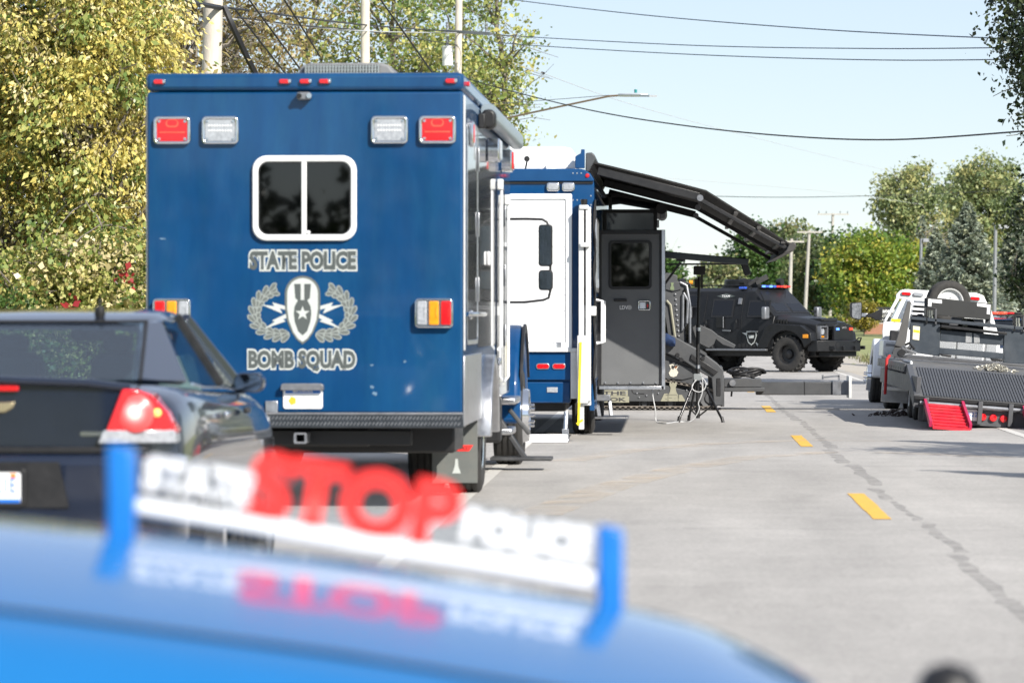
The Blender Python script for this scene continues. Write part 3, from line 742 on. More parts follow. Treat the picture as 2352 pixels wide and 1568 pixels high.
def lamp_post(label, x, ytop, d, w):
    b_ = W(x, 726, d); t_ = W(x + 4, ytop, d); b_.z = gz(b_.x, b_.y)
    T = thing('lamp_post', label, 'lamp post', b_)
    MB().tube([(0, 0, 0), t_ - b_], [0.12, 0.09], 10).build('post', GALV, T, smooth=50)
    h = t_ - b_
    MB().box(h.x + 0.1, h.x + w, h.y - 0.2, h.y + 0.2, h.z - 0.22, h.z).build('lamp_head', mat('grey lamp box', (0.3, 0.31, 0.33), 0.5), T, bevel=0.02)
lamp_post('square headed lamp post in front of the golden tipped tree', 2112, 548, 222, 1.0)
lamp_post('tall square headed lamp post beside the church steeple', 2283, 516, 190, 0.9)
def wire(label, pts, r, m, group=None, name='overhead_wire', sag=0.0, n=24):
    P = [W(*q) for q in pts]; out = []
    for a, b in zip(P, P[1:]):
        for i in range(n if sag else 1):
            t = i / n; q = a.lerp(b, t); q.z -= sag * 4 * t * (1 - t); out.append(q)
    out.append(P[-1])
    if not sag and len(P) > 2:      # smooth a surveyed curve
        o2 = []
        for i in range(len(P) - 1):
            p0, p1, p2, p3 = P[max(0, i - 1)], P[i], P[i + 1], P[min(len(P) - 1, i + 2)]
            for j in range(8):
                t = j / 8
                o2.append(0.5 * ((2 * p1) + (p2 - p0) * t + (2 * p0 - 5 * p1 + 4 * p2 - p3) * t * t + (3 * p1 - p0 - 3 * p2 + p3) * t ** 3))
        out = o2 + [P[-1]]
    return tag(MB().tube(out, r, 5).build(name, m, None, smooth=60), label, 'wire', group)
G1 = 'overhead wires across the road'
wire('highest bluish power line crossing the sky to the dark maple', [(1128, -14, 136), (1180, 0, 130), (1500, 37, 113), (1900, 69, 98), (2300, 89, 86)], 0.016, CABLEB, G1)
wire('middle bluish power line running from the transformer pole crossarm', [(1026, 70, 137.6), (1128, 78, 136), (1210, 85, 128), (1600, 105, 111), (2000, 112, 97), (2300, 110, 86)], 0.015, CABLEB, G1)
wire('lowest of three bluish power lines crossing the sky', [(1128, 95, 136), (1210, 104, 128), (1600, 126, 111), (2000, 138, 97), (2320, 137, 86)], 0.015, CABLEB, G1)
wire('thick black cable sagging from the truck roof across the whole sky', [(1050, 172, 137.5), (1130, 198, 130), (1350, 252, 115), (1560, 287, 105), (1800, 312, 96), (2050, 321, 88), (2360, 301, 80)], 0.020, CABLE, G1)
wire('fine wire with a black clamp slanting down to the far trees', [(1180, 145, 130), (1245, 168, 140), (1450, 240, 175), (1700, 308, 220), (2010, 385, 290), (2230, 430, 330)], 0.014, CABLEG, G1)
k_ = W(1247, 168, 140); kk = MB().bar(k_ - Vector((0.07, 0, -0.02)), k_ + Vector((0.07, 0, -0.02)), 0.09, 0.08).build('wire_clamp', BLACK, None, bevel=0.01); tag(kk, 'black clamp on the fine slanting wire', 'clamp')
wire('faint level wire just above the far tree tops', [(1500, 447, 200), (1830, 453, 230), (2200, 443, 260), (2400, 428, 280)], 0.02, CABLE, G1)
wire('palest fine wire passing under the large awning', [(1480, 405, 180), (1900, 440, 240), (2120, 470, 290)], 0.012, CABLEG, G1)
G2 = 'cables by the leaning pole'
wire('thick bundle of black cables tied to the leaning pole', [(360, -14, 55), (430, 4, 58), (497, 17, 61.6), (520, 20, 62)], 0.045, CABLE, G2)
wire('thick black guy cable slanting down from the leaning pole', [(515, 14, 62), (535, 60, 62), (560, 115, 62.4), (590, 175, 63)], 0.055, CABLE, G2)
wire('upper black cable strung level from pole to pole', [(520, 18, 62), (840, 58, 107.5), (1056, 74, 137.5), (1130, 78, 150)], 0.022, CABLE, G2)
wire('lower pale cable strung level from pole to pole', [(505, 42, 62), (840, 72, 107.5), (1050, 76, 137.5)], 0.018, CABLEG, G2)
wire('grey cable strung lower from pole to pole', [(545, 40, 62), (700, 60, 80), (840, 72, 107.5), (1050, 104, 137.5)], 0.016, CABLE, G2)
for i, (xa, ya, xb, yb) in enumerate(((540, 22, 660, 175), (565, -10, 690, 160), (640, -20, 735, 130), (860, -20, 995, 170))):
    wire(['slack black wire dropping right of the thick guy cable', 'second slack wire dropping right of the thick guy cable', 'wire dropping towards the roof air conditioner', 'wire dropping between the straight pole and the transformer'][i], [(xa, ya, 63), ((xa + xb) / 2 + 6, (ya + yb) / 2 + 8, 64), (xb, yb, 66)], 0.016, CABLE, G2)
# ================================================================ church sign and steeple
p = W(2024, 716, 222); p.z = gz(p.x, p.y)
S = thing('church_sign', 'black church sign with white Eastgate lettering on a brick base', 'sign', p)
k = 222 / FPX
MB().box(-1.0, 2.2, -0.2, 0.2, 0, 0.62).build('brick_base', mat('sign brick', (0.34, 0.17, 0.11), 0.85, var=0.2, scale=14), S)
pn = MB().box(-0.78, 2.1, -0.16, 0.16, 0.70, 1.62).build('sign_panel', mat('black sign board', (0.02, 0.022, 0.022), 0.5), S, bevel=0.03)
MB().box(-0.85, 2.15, -0.18, 0.18, 0.62, 0.69).build('sill', PATH, S)
text('sign_lettering', 'Eastgate B', [(PRINTW, 0, 0.004)], pn, (0.08, -0.161, 1.36), 1.45, 0.33, bold=0.02)
text('sign_lettering', 'eastgatebapt', [(PRINTW, 0, 0.004)], pn, (0.25, -0.161, 1.08), 1.1, 0.14)
text('sign_lettering', '2201 E Hillston', [(PRINTW, 0, 0.004)], pn, (-0.1, -0.161, 0.86), 0.9, 0.09)
bx('sign_rule', PRINTW, pn, -0.6, 2.0, -0.168, -0.161, 1.165, 1.185, 0)
p = W(2312, 700, 395); zz = gz(p.x, p.y)
CH = thing('church', 'church with tall white pointed steeple and grey roof behind the spruces', 'church', (p.x, p.y, zz))
MB().box(-2, 24, 0, 16, -0.5, 4.2).build('wall', mat('church brick', (0.36, 0.24, 0.18), 0.85, var=0.15, scale=4), CH)
MB().prism([(-2.6, 4.2), (24.6, 4.2), (24.6, 4.4), (11, 9.5), (-2.6, 4.4)], 'y', -0.6, 16.6).build('roof', mat('grey shingles', (0.17, 0.17, 0.18), 0.9, var=0.1, scale=3), CH)
h = CAM_H + (726 - 400) / FPX * 395 - zz; hb = CAM_H + (726 - 560) / FPX * 395 - zz
def frus(b, cx, cy, z0, z1, r0, r1, n=8):
    b.tube([(cx, cy, z0), (cx, cy, z1)], [r0, r1], n)
st = MB(); frus(st, 0, 3, hb, h, 0.75, 0.04)
st.build('steeple', WHITE, CH)
st = MB(); frus(st, 0, 3, hb - 2.6, hb, 1.3, 1.25); frus(st, 0, 3, hb - 0.15, hb + 0.1, 1.45, 1.3)
st.build('belfry', WHITE, CH)
st = MB(); frus(st, 0, 3, 2, hb - 2.6, 1.6, 1.6, 4)
st.build('steeple_base', WHITE, CH)
# ================================================================ bomb squad truck
def build_bomb_truck():
    p = W(700, 900, 28.5)
    T = thing('bomb_squad_truck', 'blue box truck with a badge and grey lettering STATE POLICE BOMB SQUAD on its back', 'truck', (p.x, p.y, 0), (0, 0, R(-0.3)))
    k = 28.5 / FPX
    X = lambda x: (x - 700) * k
    Z = lambda y: CAM_H + (726 - y) * k
    # --- box
    box = bx('box_body', BLUE, T, -1.22, 1.22, 0, 7.4, 0.76, 3.232, 0.018)
    cap = bx('roof_cap', BLUE, T, -1.228, 1.228, -0.022, 7.42, 3.238, 3.375, 0.035)
    for x in (365, 655, 702, 747, 1037):
        mk = MB().prism(rr(X(x), Z(188), 0.085, 0.034, 0.015), 'y', -0.05, -0.02).build('marker_light', REDL, T, bevel=0.006)
        bx('lens_clip', CHROME, mk, X(x) + 0.026, X(x) + 0.05, -0.053, -0.024, Z(188) - 0.012, Z(188) + 0.018, 0.005)
    mk = MB().prism(rr(0.4, 3.31, 0.09, 0.035, 0.015), 'x', 1.225, 1.25).build('marker_light', REDL, T)
    # camera over the window
    c = MB().prism(rr(X(700), Z(222), 0.11, 0.06, 0.02), 'y', -0.085, -0.0).build('rear_camera', STEEL, T, bevel=0.01)
    MB().cyl((X(690), -0.10, Z(222)), (X(690), -0.08, Z(222)), 0.02).build('lens', BLACK, c)
    MB().cyl((X(713), -0.10, Z(222)), (X(713), -0.08, Z(222)), 0.02).build('lens', CHROME, c)
    # warning lights
    for x, m in ((395, REDL), (506, CLEARL), (896, CLEARL), (1006, REDL)):
        z = Z(299)
        b = MB().ring(rr(X(x), z, 0.285, 0.215, 0.035), rr(X(x), z, 0.235, 0.168, 0.02), 'y', -0.045, -0.001).build('warning_light', CHROME, T, smooth=40, bevel=0.01)
        MB().prism(rr(X(x), z, 0.236, 0.17, 0.02), 'y', -0.034, -0.003).build('lens', m, b, bevel=0.006)
        for sx in (-1, 1):
            for sz in (-1, 1):
                q = (X(x) + sx * 0.100, z + sz * 0.068)
                MB().cyl((q[0], -0.041, q[1]), (q[0], -0.03, q[1]), 0.011, n=10).build('screw', CHROME, b)
        if m is CLEARL:
            d = MB()
            for i in range(9):
                for row in (-0.004, 0.034):
                    q = X(x) - 0.085 + i * 0.021
                    d.cyl((q, -0.038, z + row), (q, -0.032, z + row), 0.007, n=8)
            d.build('lamp_bead', WHITE, b)['kind'] = 'stuff'
        else:
            MB().ring(rr(X(x), z + 0.052, 0.10, 0.06, 0.029, 5), rr(X(x), z + 0.056, 0.08, 0.045, 0.022, 5), 'y', -0.037, -0.031).build('reflector', mat('bright red reflector', (0.85, 0.10, 0.06), 0.2), b)
            bx('reflector', mat('bright red reflector', (0.85, 0.10, 0.06), 0.2), b, X(x) - 0.1, X(x) + 0.1, -0.0365, -0.03, z - 0.022, z - 0.012, 0.002)
    # window
    zc = Z(455.5)
    f = MB().ring(rr(X(700), zc, 0.805, 0.655, 0.11, 7), rr(X(700), zc, 0.715, 0.56, 0.075, 7), 'y', -0.04, -0.001).build('window', WHITE, T, smooth=40, bevel=0.012)
    for a, b_, y in ((-0.36, -0.015, -0.012), (-0.005, 0.36, -0.017)):
        MB().prism(rr(X(700) + (a + b_) / 2, zc, b_ - a, 0.565, 0.03), 'y', y, y + 0.006).build('pane', DARKG, f)
    bx('mullion', WHITE, f, X(699) - 0.019, X(699) + 0.019, -0.034, -0.006, zc - 0.283, zc + 0.283, 0.006)
    bx('latch', WHITE, f, X(709) - 0.014, X(709) + 0.014, -0.046, -0.016, Z(538), Z(530), 0.006)
    MB().ring(rr(X(700), zc, 0.722, 0.566, 0.075, 7), rr(X(700), zc, 0.695, 0.54, 0.065, 7), 'y', -0.026, -0.004).build('window_seal', BLACK, f)
    # lettering
    text('lettering', 'STATE POLICE', [(DGREY, 0, 0.0016), (LGREY, 0.072, 0.0006)], T, (X(695.5), -0.001, Z(598)), 0.825, 0.146, bold=0.05)
    text('lettering', 'BOMB SQUAD', [(DGREY, 0, 0.0016), (LGREY, 0.072, 0.0006)], T, (X(693.5), -0.001, Z(828.5)), 0.83, 0.165, bold=0.05)
    # badge
    s = 0.2109 * k
    E = lambda u, v: ((-161 + u * 0.2109) * k, Z(539) - v * s)
    def shield(grow):
        top = [(740 + (168 + grow) * math.cos(R(a)), 640 - (168 + grow) * math.sin(R(a))) for a in range(0, 181, 15)]
        low = [(572 - grow, 800), (590 - grow * 0.9, 930), (640 - grow * 0.75, 1060), (690 - grow * 0.5, 1130 + grow * 0.5), (740, 1166 + grow), (790 + grow * 0.5, 1130 + grow * 0.5), (840 + grow * 0.75, 1060), (890 + grow * 0.9, 930), (908 + grow, 800)]
        return [E(*q) for q in top + low]
    path = [(1045, 600), (1110, 622), (1180, 665), (1230, 730), (1262, 805), (1270, 885), (1250, 960), (1200, 1020), (1130, 1065), (1045, 1092), (960, 1098), (880, 1085)]
    big, small = [], []
    for i in range(len(path) - 1):
        (u0, v0), (u1, v1) = path[i], path[i + 1]
        a = math.atan2(v0 - v1, u0 - u1)
        for off in (-0.55, 0.0, 0.55):
            aa = a + off; L_, w_ = 128 if off else 100, 58
            for lst, g in ((big, 1.0), (small, 0.66)):
                pts = []
                for t in range(10):
                    q = t / 9 * math.pi * 2
                    lx = (0.5 - 0.5 * math.cos(q)) * L_; ly = math.sin(q) * (w_ / 2) * g * (1 - 0.25 * math.cos(q))
                    lx = L_ / 2 + (lx - L_ / 2) * (0.5 + 0.5 * g)
                    pts.append((u1 + lx * math.cos(aa) - ly * math.sin(aa), v1 + lx * math.sin(aa) + ly * math.cos(aa)))
                lst.append([E(*q) for q in pts]); lst.append([E(1480 - q[0], q[1]) for q in pts])
    wl = mat('wreath outline', (0.27, 0.30, 0.285), 0.5, var=0.03)
    badge = flat('badge', MGREY, T, [shield(26)], -0.0030, 0.0026)
    for h_ in (0, 1):
        b = MB()
        for i, q in enumerate(big[h_::2]): b.prism(q, 'y', -0.0010 - 0.00004 * i, -0.0006)
        b.build('wreath_outline', wl, badge)['kind'] = 'stuff'
    for h_ in (0, 1):
        b = MB()
        for i, q in enumerate(small[h_::2]): b.prism(q, 'y', -0.00102 - 0.00004 * i, -0.0006)
        b.build('wreath', MGREY, badge)['kind'] = 'stuff'
    bolts = []
    for bt in ([(880, 790), (1072, 736), (1050, 778), (1192, 760), (962, 858), (988, 800), (880, 832)], [(880, 842), (1075, 934), (1042, 946), (1162, 1024), (925, 942), (955, 922), (880, 890)]):
        bolts.append([E(*q) for q in bt]); bolts.append([E(1480 - q[0], q[1]) for q in bt])
    for bq in bolts: flat('lightning_bolt', LGREY, badge, [bq], -0.0026, 0.002)
    flat('shield', LGREY, badge, [shield(0)], -0.0036, 0.002)
    flat('bomb', DGREY, badge, [[E(*q) for q in pl] for pl in (
        [(648, 535), (720, 535), (720, 705), (690, 715), (660, 690)], [(758, 535), (832, 535), (820, 690), (790, 715), (758, 705)],
        [(690, 709), (790, 709), (828, 780), (836, 860), (825, 950), (790, 1050), (740, 1096), (690, 1050), (655, 950), (643, 860), (652, 780)])], -0.0042, 0.002)
    star = [E(740 + (80 if i % 2 == 0 else 32) * math.sin(i * math.pi / 5), 855 - (80 if i % 2 == 0 else 32) * math.cos(i * math.pi / 5)) for i in range(10)]
    flat('star', LGREY, badge, [star], -0.0048, 0.002)
    # tail lamps
    for x, order in ((395, (REDL, AMBERL, CLEARL)), (998.5, (CLEARL, AMBERL, REDL))):
        z = Z(719)
        h = MB().prism(rr(X(x), z, 0.292, 0.226, 0.03), 'y', -0.062, 0.0).build('tail_lamp', CHROME, T, bevel=0.008)
        for i, m in enumerate(order):
            cx = X(x) + (i - 1) * 0.092
            MB().prism(rr(cx, z, 0.078, 0.185, 0.012), 'y', -0.078, -0.05).build('lens', m, h, bevel=0.01)
            MB().cyl((cx + 0.02, -0.079, z - 0.03), (cx + 0.02, -0.079, z + 0.04), 0.005, n=6).build('filament_guard', m, h)
    # number plate and lamp
    pl = MB().prism(rr(X(696), Z(914), 0.305, 0.165, 0.02), 'y', -0.012, -0.001).build('number_plate', WHITE, T, bevel=0.003)
    bx('plate_band', PBAND, pl, X(696) - 0.135, X(696) + 0.135, -0.0145, -0.011, Z(903), Z(892), 0)
    text('plate_lettering', 'MICHIGAN', [(PRINTW, 0, 0.0165)], pl, (X(696), 0, Z(899)), 0.15, 0.02, bold=0.01)
    text('plate_number', 'B550', [(PGREY, 0, 0.0145)], pl, (X(714), 0, Z(921)), 0.125, 0.066)
    gb = [(X(672) + 0.033 * math.cos(i * math.pi / 5) * (1 if i % 2 else 0.8), Z(920) + 0.036 * math.sin(i * math.pi / 5) * (1 if i % 2 else 0.8)) for i in range(10)]
    flat('plate_badge', GOLD, pl, [gb], -0.0145, 0.004)
    MB().prism([(X(646), Z(896)), (X(745), Z(896)), (X(744), Z(883)), (X(738), Z(880)), (X(652), Z(880)), (X(647), Z(883))], 'y', -0.07, -0.001).build('plate_lamp', STEEL, T, bevel=0.006)
    j = bx('junction_cover', ALU, T, X(610), X(638), -0.02, -0.001, Z(947), Z(920), 0.005)
    # tread plate bumper
    bp = bx('rear_bumper', TREAD, T, -1.225, 1.225, -0.03, 0.35, 0.645, 0.757, 0.008)
    d = MB()
    for r_ in range(2):
        for i in range(84):
            M = Matrix.Translation((-1.19 + i * 0.0287, -0.03, 0.678 + r_ * 0.045)) @ Matrix.Rotation(R(-52), 4, 'Y')
            d.box(-0.015, 0.015, -0.004, 0.002, -0.0055, 0.0055, M)
    d.build('tread_bump', TREADB, bp)['kind'] = 'stuff'
    bx('bumper_lip', STEEL, bp, -1.222, 1.222, -0.036, 0.0, 0.748, 0.764, 0.003)
    sc_ = mat('pale scuff', (0.10, 0.18, 0.27), 0.7, var=0.5, scale=40)
    g_ = random.Random(8)
    for cx_, cy_, rx_, ry_ in ((855, 888, 9, 5), (862, 903, 8, 6), (855, 838, 6, 3), (372, 548, 10, 3), (930, 830, 4, 5)):
        flat('scuff', sc_, T, [[(X(cx_) + rx_ * k * math.cos(a) * g_.uniform(.4, 1), Z(cy_) + ry_ * k * math.sin(a) * g_.uniform(.4, 1)) for a in [i * 2 * math.pi / 14 for i in range(14)]]], -0.0016, 0.0012)
    # --- roof unit
    ac = MB().prism([(X(668), 3.37), (X(672), 3.445), (X(682), 3.475), (X(700), 3.487), (X(862), 3.487), (X(880), 3.472), (X(905), 3.37)], 'y', 0.5, 1.5).build('roof_air_conditioner', mat('grey roof unit plastic', (0.17, 0.175, 0.18), 0.6), T, bevel=0.02)
    bx('grille_back', BLACK, ac, X(686), X(860), 0.47, 0.5, 3.385, 3.468, 0.004)
    for i in range(25):
        x = X(688) + i * (X(858) - X(688)) / 24
        bx('grille_bar', mat('pale grille plastic', (0.24, 0.27, 0.27), 0.5), ac, x - 0.006, x + 0.006, 0.452, 0.475, 3.386, 3.466, 0)
    for i in range(3):
        bx('grille_bar', mat('pale grille plastic', (0.24, 0.27, 0.27), 0.5), ac, X(687), X(859), 0.457, 0.47, 3.40 + i * 0.025, 3.408 + i * 0.025, 0)
    # --- right side
    for sgn in (-1, 1):
        a, b_ = (1.2215, 1.234) if sgn > 0 else (-1.234, -1.2215)
        bx('corner_trim', DWHITE, T, a, b_, 0.03, 0.10, 1.24, 3.2, 0.004)
        bx('corner_plate', ALU, T, a, b_, 0.0, 2.3, 0.66, 1.2, 0.004)
        tyre_wheel(T, (sgn * 1.06, 3.1, 0.5), 0.5, 0.28, sgn, CHROME, bolts=10, dish=0.5)
        tyre_wheel(T, (sgn * 0.73, 3.1, 0.5), 0.5, 0.28, sgn, STEEL, bolts=0)
        arch_o = [(3.1 + 0.68 * math.cos(R(t)), 0.5 + 0.68 * math.sin(R(t))) for t in range(0, 181, 12)]
        arch_i = [(3.1 + 0.60 * math.cos(R(t)), 0.5 + 0.60 * math.sin(R(t))) for t in range(180, -1, -12)]
        MB().prism(arch_o + arch_i, 'x', sgn * 1.10, sgn * 1.31).build('wheel_arch', ALU, T, smooth=40, bevel=0.012)
        MB().prism(arch_i[::-1] + [], 'x', sgn * 1.2205, sgn * 1.2215).build('wheel_well', BLACK, T)
        flp = bx('mud_flap', mat('mud flap rubber', (0.12, 0.13, 0.125), 0.7, dirt=0.3), T, sgn * 0.82 if sgn > 0 else -1.2, 1.2 if sgn > 0 else -0.82, 2.3, 2.315, 0.12, 0.64, 0.003)
        if sgn > 0:
            flat('flap_logo', REDW, flp, [[(0.86, 0.385), (1.13, 0.385), (1.165, 0.435), (0.90, 0.435)]], 2.295, 0.004)
            text('flap_lettering', 'NCERI', [(PRINTB, 0, 0.003)], flp, (1.01, 2.295, 0.41), 0.2, 0.026)
            flat('flap_mark', LGREY, flp, [[(0.99, 0.2), (1.06, 0.2), (1.04, 0.26), (1.035, 0.32), (1.015, 0.32), (1.01, 0.26)]], 2.297, 0.003)
    # compartment door frames on the right
    for y0, y1, z0, z1 in ((0.42, 1.86, 1.28, 3.05), (4.8, 6.15, 0.86, 2.72)):
        fr = MB().ring(rr((y0 + y1) / 2, (z0 + z1) / 2, y1 - y0, z1 - z0, 0.08), rr((y0 + y1) / 2, (z0 + z1) / 2, y1 - y0 - 0.07, z1 - z0 - 0.07, 0.05), 'x', 1.2215, 1.2305).build('side_door', ALU if y0 < 1 else BLACKP, T, smooth=40, bevel=0.003)
        MB().prism(rr((y0 + y1) / 2, (z0 + z1) / 2, y1 - y0 - 0.075, z1 - z0 - 0.075, 0.05), 'x', 1.2215, 1.2265).build('door_panel', BLACKP, fr)  # black paint stands in for dark reflections in the blue doors
        for zz in (0.25, 0.55, 0.85):
            z = z0 + (z1 - z0) * zz
            bx('hinge', ALU, fr, 1.2306, 1.242, y1 - 0.04, y1 - 0.01, z - 0.1, z + 0.1, 0.004)
        bx('door_handle', CHROME, fr, 1.2266, 1.26, y0 + 0.12, y0 + 0.26, z0 + 0.2, z0 + 0.27, 0.008)
    for y, z0, z1 in ((4.95, 1.2, 2.7), (6.2, 0.9, 2.6)):
        g = MB().tube([(1.225, y, z0), (1.262, y, z0 + 0.04), (1.262, y, z1 - 0.04), (1.225, y, z1)], 0.014, 10).build('grab_rail', WHITE, T, smooth=50)
        bx('rail_mount', DWHITE, g, 1.222, 1.28, y - 0.03, y + 0.03, z1 - 0.06, z1 + 0.04, 0.012)
    for y in (3.4, 5.6):
        l = MB().prism(rr(y, 2.93, 0.26, 0.2, 0.03), 'x', 1.2215, 1.33).build('scene_light', CHROME, T, bevel=0.012)
        bx('lens', CLEARL if y < 5 else REDL, l, 1.33, 1.345, y - 0.1, y + 0.1, 2.85, 3.01, 0.006)
    w_ = MB().prism(rr(0.55, 2.93, 0.18, 0.2, 0.03), 'x', 1.234, 1.275).build('warning_light', CHROME, T, bevel=0.01)
    bx('lens', REDL, w_, 1.275, 1.282, 0.48, 0.62, 2.86, 3.0, 0.004)
    bx('side_panel', BLACKP, T, 1.2205, 1.2222, 1.95, 4.7, 1.25, 3.0, 0)  # black sheet added for the dark reflections in the blue side
    bx('side_panel', BLACKP, T, 1.2205, 1.2222, 6.25, 7.3, 0.9, 3.0, 0)  # dark reflection put in as black paint here too
    bx('side_marker', WHITE, T, 1.2222, 1.246, 3.3, 3.5, 1.94, 2.06, 0.01)
    aw = MB().prism(rr(1.29, 3.19, 0.12, 0.15, 0.04), 'y', 2.3, 7.35).build('side_awning', mat('dull awning case', (0.30, 0.36, 0.40), 0.35, 0.3), T, smooth=40)
    MB().prism(rr(1.30, 3.13, 0.12, 0.16, 0.05), 'y', 2.1, 2.3).build('awning_end_cap', BLACK, aw, bevel=0.02)
    bx('awning_bracket', BLACK, aw, 1.222, 1.28, 2.0, 2.1, 3.05, 3.17, 0.01)
    MB().tube([(1.235, 0.3, 1.52), (1.27, 0.35, 1.52), (1.27, 2.2, 1.52), (1.235, 2.25, 1.52)], 0.018, 8).build('grab_rail', CHROME, T, smooth=50)
    # --- chassis
    bx('chassis', BLACK, T, -0.45, 0.45, 0.5, 10.4, 0.48, 0.74, 0.02)
    bx('rear_axle', BLACK, T, -0.9, 0.9, 2.98, 3.22, 0.4, 0.6, 0.03)
    bx('underbody_panel', BLACK, T, -1.1, 1.1, 0.9, 2.0, 0.42, 0.70, 0.02)
    bx('front_axle', BLACK, T, -0.95, 0.95, 9.0, 9.2, 0.42, 0.56, 0.03)
    h = MB().ring(rr(X(689), 0.565, 0.10, 0.085, 0.012), rr(X(689), 0.565, 0.065, 0.055, 0.006), 'y', 0.02, 0.4).build('hitch_receiver', STEEL, T)
    bx('hitch_bar', BLACK, T, -0.8, 0.8, 0.3, 0.4, 0.5, 0.62, 0.01)
    bx('tow_pin', CHROME, T, X(600), X(612), -0.05, 0.1, Z(1000), Z(982), 0.01)
    # --- cab
    sec = []
    for y, w_, z0, z1 in ((7.5, 1.1, 0.95, 2.6), (8.2, 1.1, 0.95, 2.65), (8.8, 1.08, 0.95, 2.55), (9.15, 1.02, 0.95, 1.85), (10.6, 0.75, 0.8, 1.62), (10.75, 0.7, 0.8, 1.4)):
        sec.append([(-w_, y, z0), (w_, y, z0), (w_, y, (z0 + z1) / 2), (w_ - 0.05, y, z1 - 0.1), (w_ - 0.15, y, z1), (-w_ + 0.15, y, z1), (-w_ + 0.05, y, z1 - 0.1), (-w_, y, (z0 + z1) / 2)])
    cab = MB().loft(sec).build('cab', BLUE2, T, smooth=40, bevel=0.02)
    for sgn in (-1, 1):
        po = [(9.1 + 0.86 * math.cos(R(t)), 0.58 + 0.84 * math.sin(R(t))) for t in range(-10, 191, 10)]
        pi = [(9.1 + 0.63 * math.cos(R(t)), 0.55 + 0.62 * math.sin(R(t))) for t in range(190, -11, -10)]
        fd = MB().prism(po + pi, 'x', sgn * 0.8, sgn * 1.28).build('fender', BLUE2, T, smooth=40, bevel=0.06, seg=3)
        MB().prism([(9.1 + 0.87 * math.cos(R(t)), 0.58 + 0.85 * math.sin(R(t))) for t in range(20, 170, 15)] + [(9.1 + 0.80 * math.cos(R(t)), 0.56 + 0.79 * math.sin(R(t))) for t in range(165, 19, -15)], 'x', sgn * 1.275, sgn * 1.30).build('fender_flare', BLACK, fd, smooth=40)
        tyre_wheel(T, (sgn * 1.13, 9.1, 0.5), 0.5, 0.29, sgn, CHROME, dish=-0.25, bolts=10)
        gl = MB().prism([(8.0, 1.75), (8.75, 1.75), (8.62, 2.38), (8.0, 2.42)], 'x', sgn * 1.101, sgn * 1.106).build('cab_window', DARKG, T)
        for i, (z, xx, y0, y1) in enumerate(((0.72, 1.28, 7.3, 8.3), (0.42, 1.24, 7.45, 8.2))):
            bx('cab_step', ALU, T, min(sgn * 0.9, sgn * xx), max(sgn * 0.9, sgn * xx), y0, y1, z - 0.07, z, 0.02)
    bx('step_frame', BLACK, T, 0.95, 1.16, 6.75, 7.05, 0.3, 0.85, 0.03)
    fs = MB().box(1.02, 1.62, 7.5, 7.9, 0.10, 0.135).bar((1.1, 7.7, 0.5), (1.35, 7.7, 0.12), 0.2, 0.05).bar((1.4, 7.6, 0.36), (1.2, 7.6, 0.6), 0.1, 0.04).build('folding_step', mat('dusty black steel', (0.05, 0.052, 0.056), 0.6, 0.3, dirt=0.5, dirtcol=(0.2, 0.2, 0.2)), T, bevel=0.01)
    # mirrors on their arm
    mp = lambda x, y: W(x, y, 37.0)
    def loc(x, y):
        q = mp(x, y); return Vector((q.x - p.x + 0.0, 8.55, q.z))
    arm = MB().tube([(1.05, 8.6, loc(0, 503).z), loc(1200, 503), loc(1235, 504), loc(1246, 510), loc(1251, 522), loc(1254, 600), loc(1254, 668), loc(1250, 684), loc(1238, 689), loc(1195, 694), (1.05, 8.6, loc(0, 694).z)], 0.013, 8).build('mirror_arm', BLACK, T, smooth=50)
    a, b_ = loc(1227, 612), loc(1259, 516)
    mm = MB().prism(rr((a.x + b_.x) / 2, (a.z + b_.z) / 2, b_.x - a.x, b_.z - a.z, 0.03), 'y', 8.5, 8.62).build('mirror', BLACK, arm, bevel=0.02)
    MB().prism(rr((a.x + b_.x) / 2, (a.z + b_.z) / 2, b_.x - a.x - 0.025, b_.z - a.z - 0.025, 0.025), 'y', 8.494, 8.499).build('mirror_glass', MIRROR, arm)
    a, b_ = loc(1227, 667), loc(1260, 620)
    MB().prism(rr((a.x + b_.x) / 2, (a.z + b_.z) / 2, b_.x - a.x, b_.z - a.z, 0.035), 'y', 8.5, 8.62).build('mirror', BLACK, arm, bevel=0.02)
    MB().prism(rr((a.x + b_.x) / 2, (a.z + b_.z) / 2, b_.x - a.x - 0.025, b_.z - a.z - 0.025, 0.03), 'y', 8.494, 8.499).build('mirror_glass', MIRROR, arm)
    return T
build_bomb_truck()
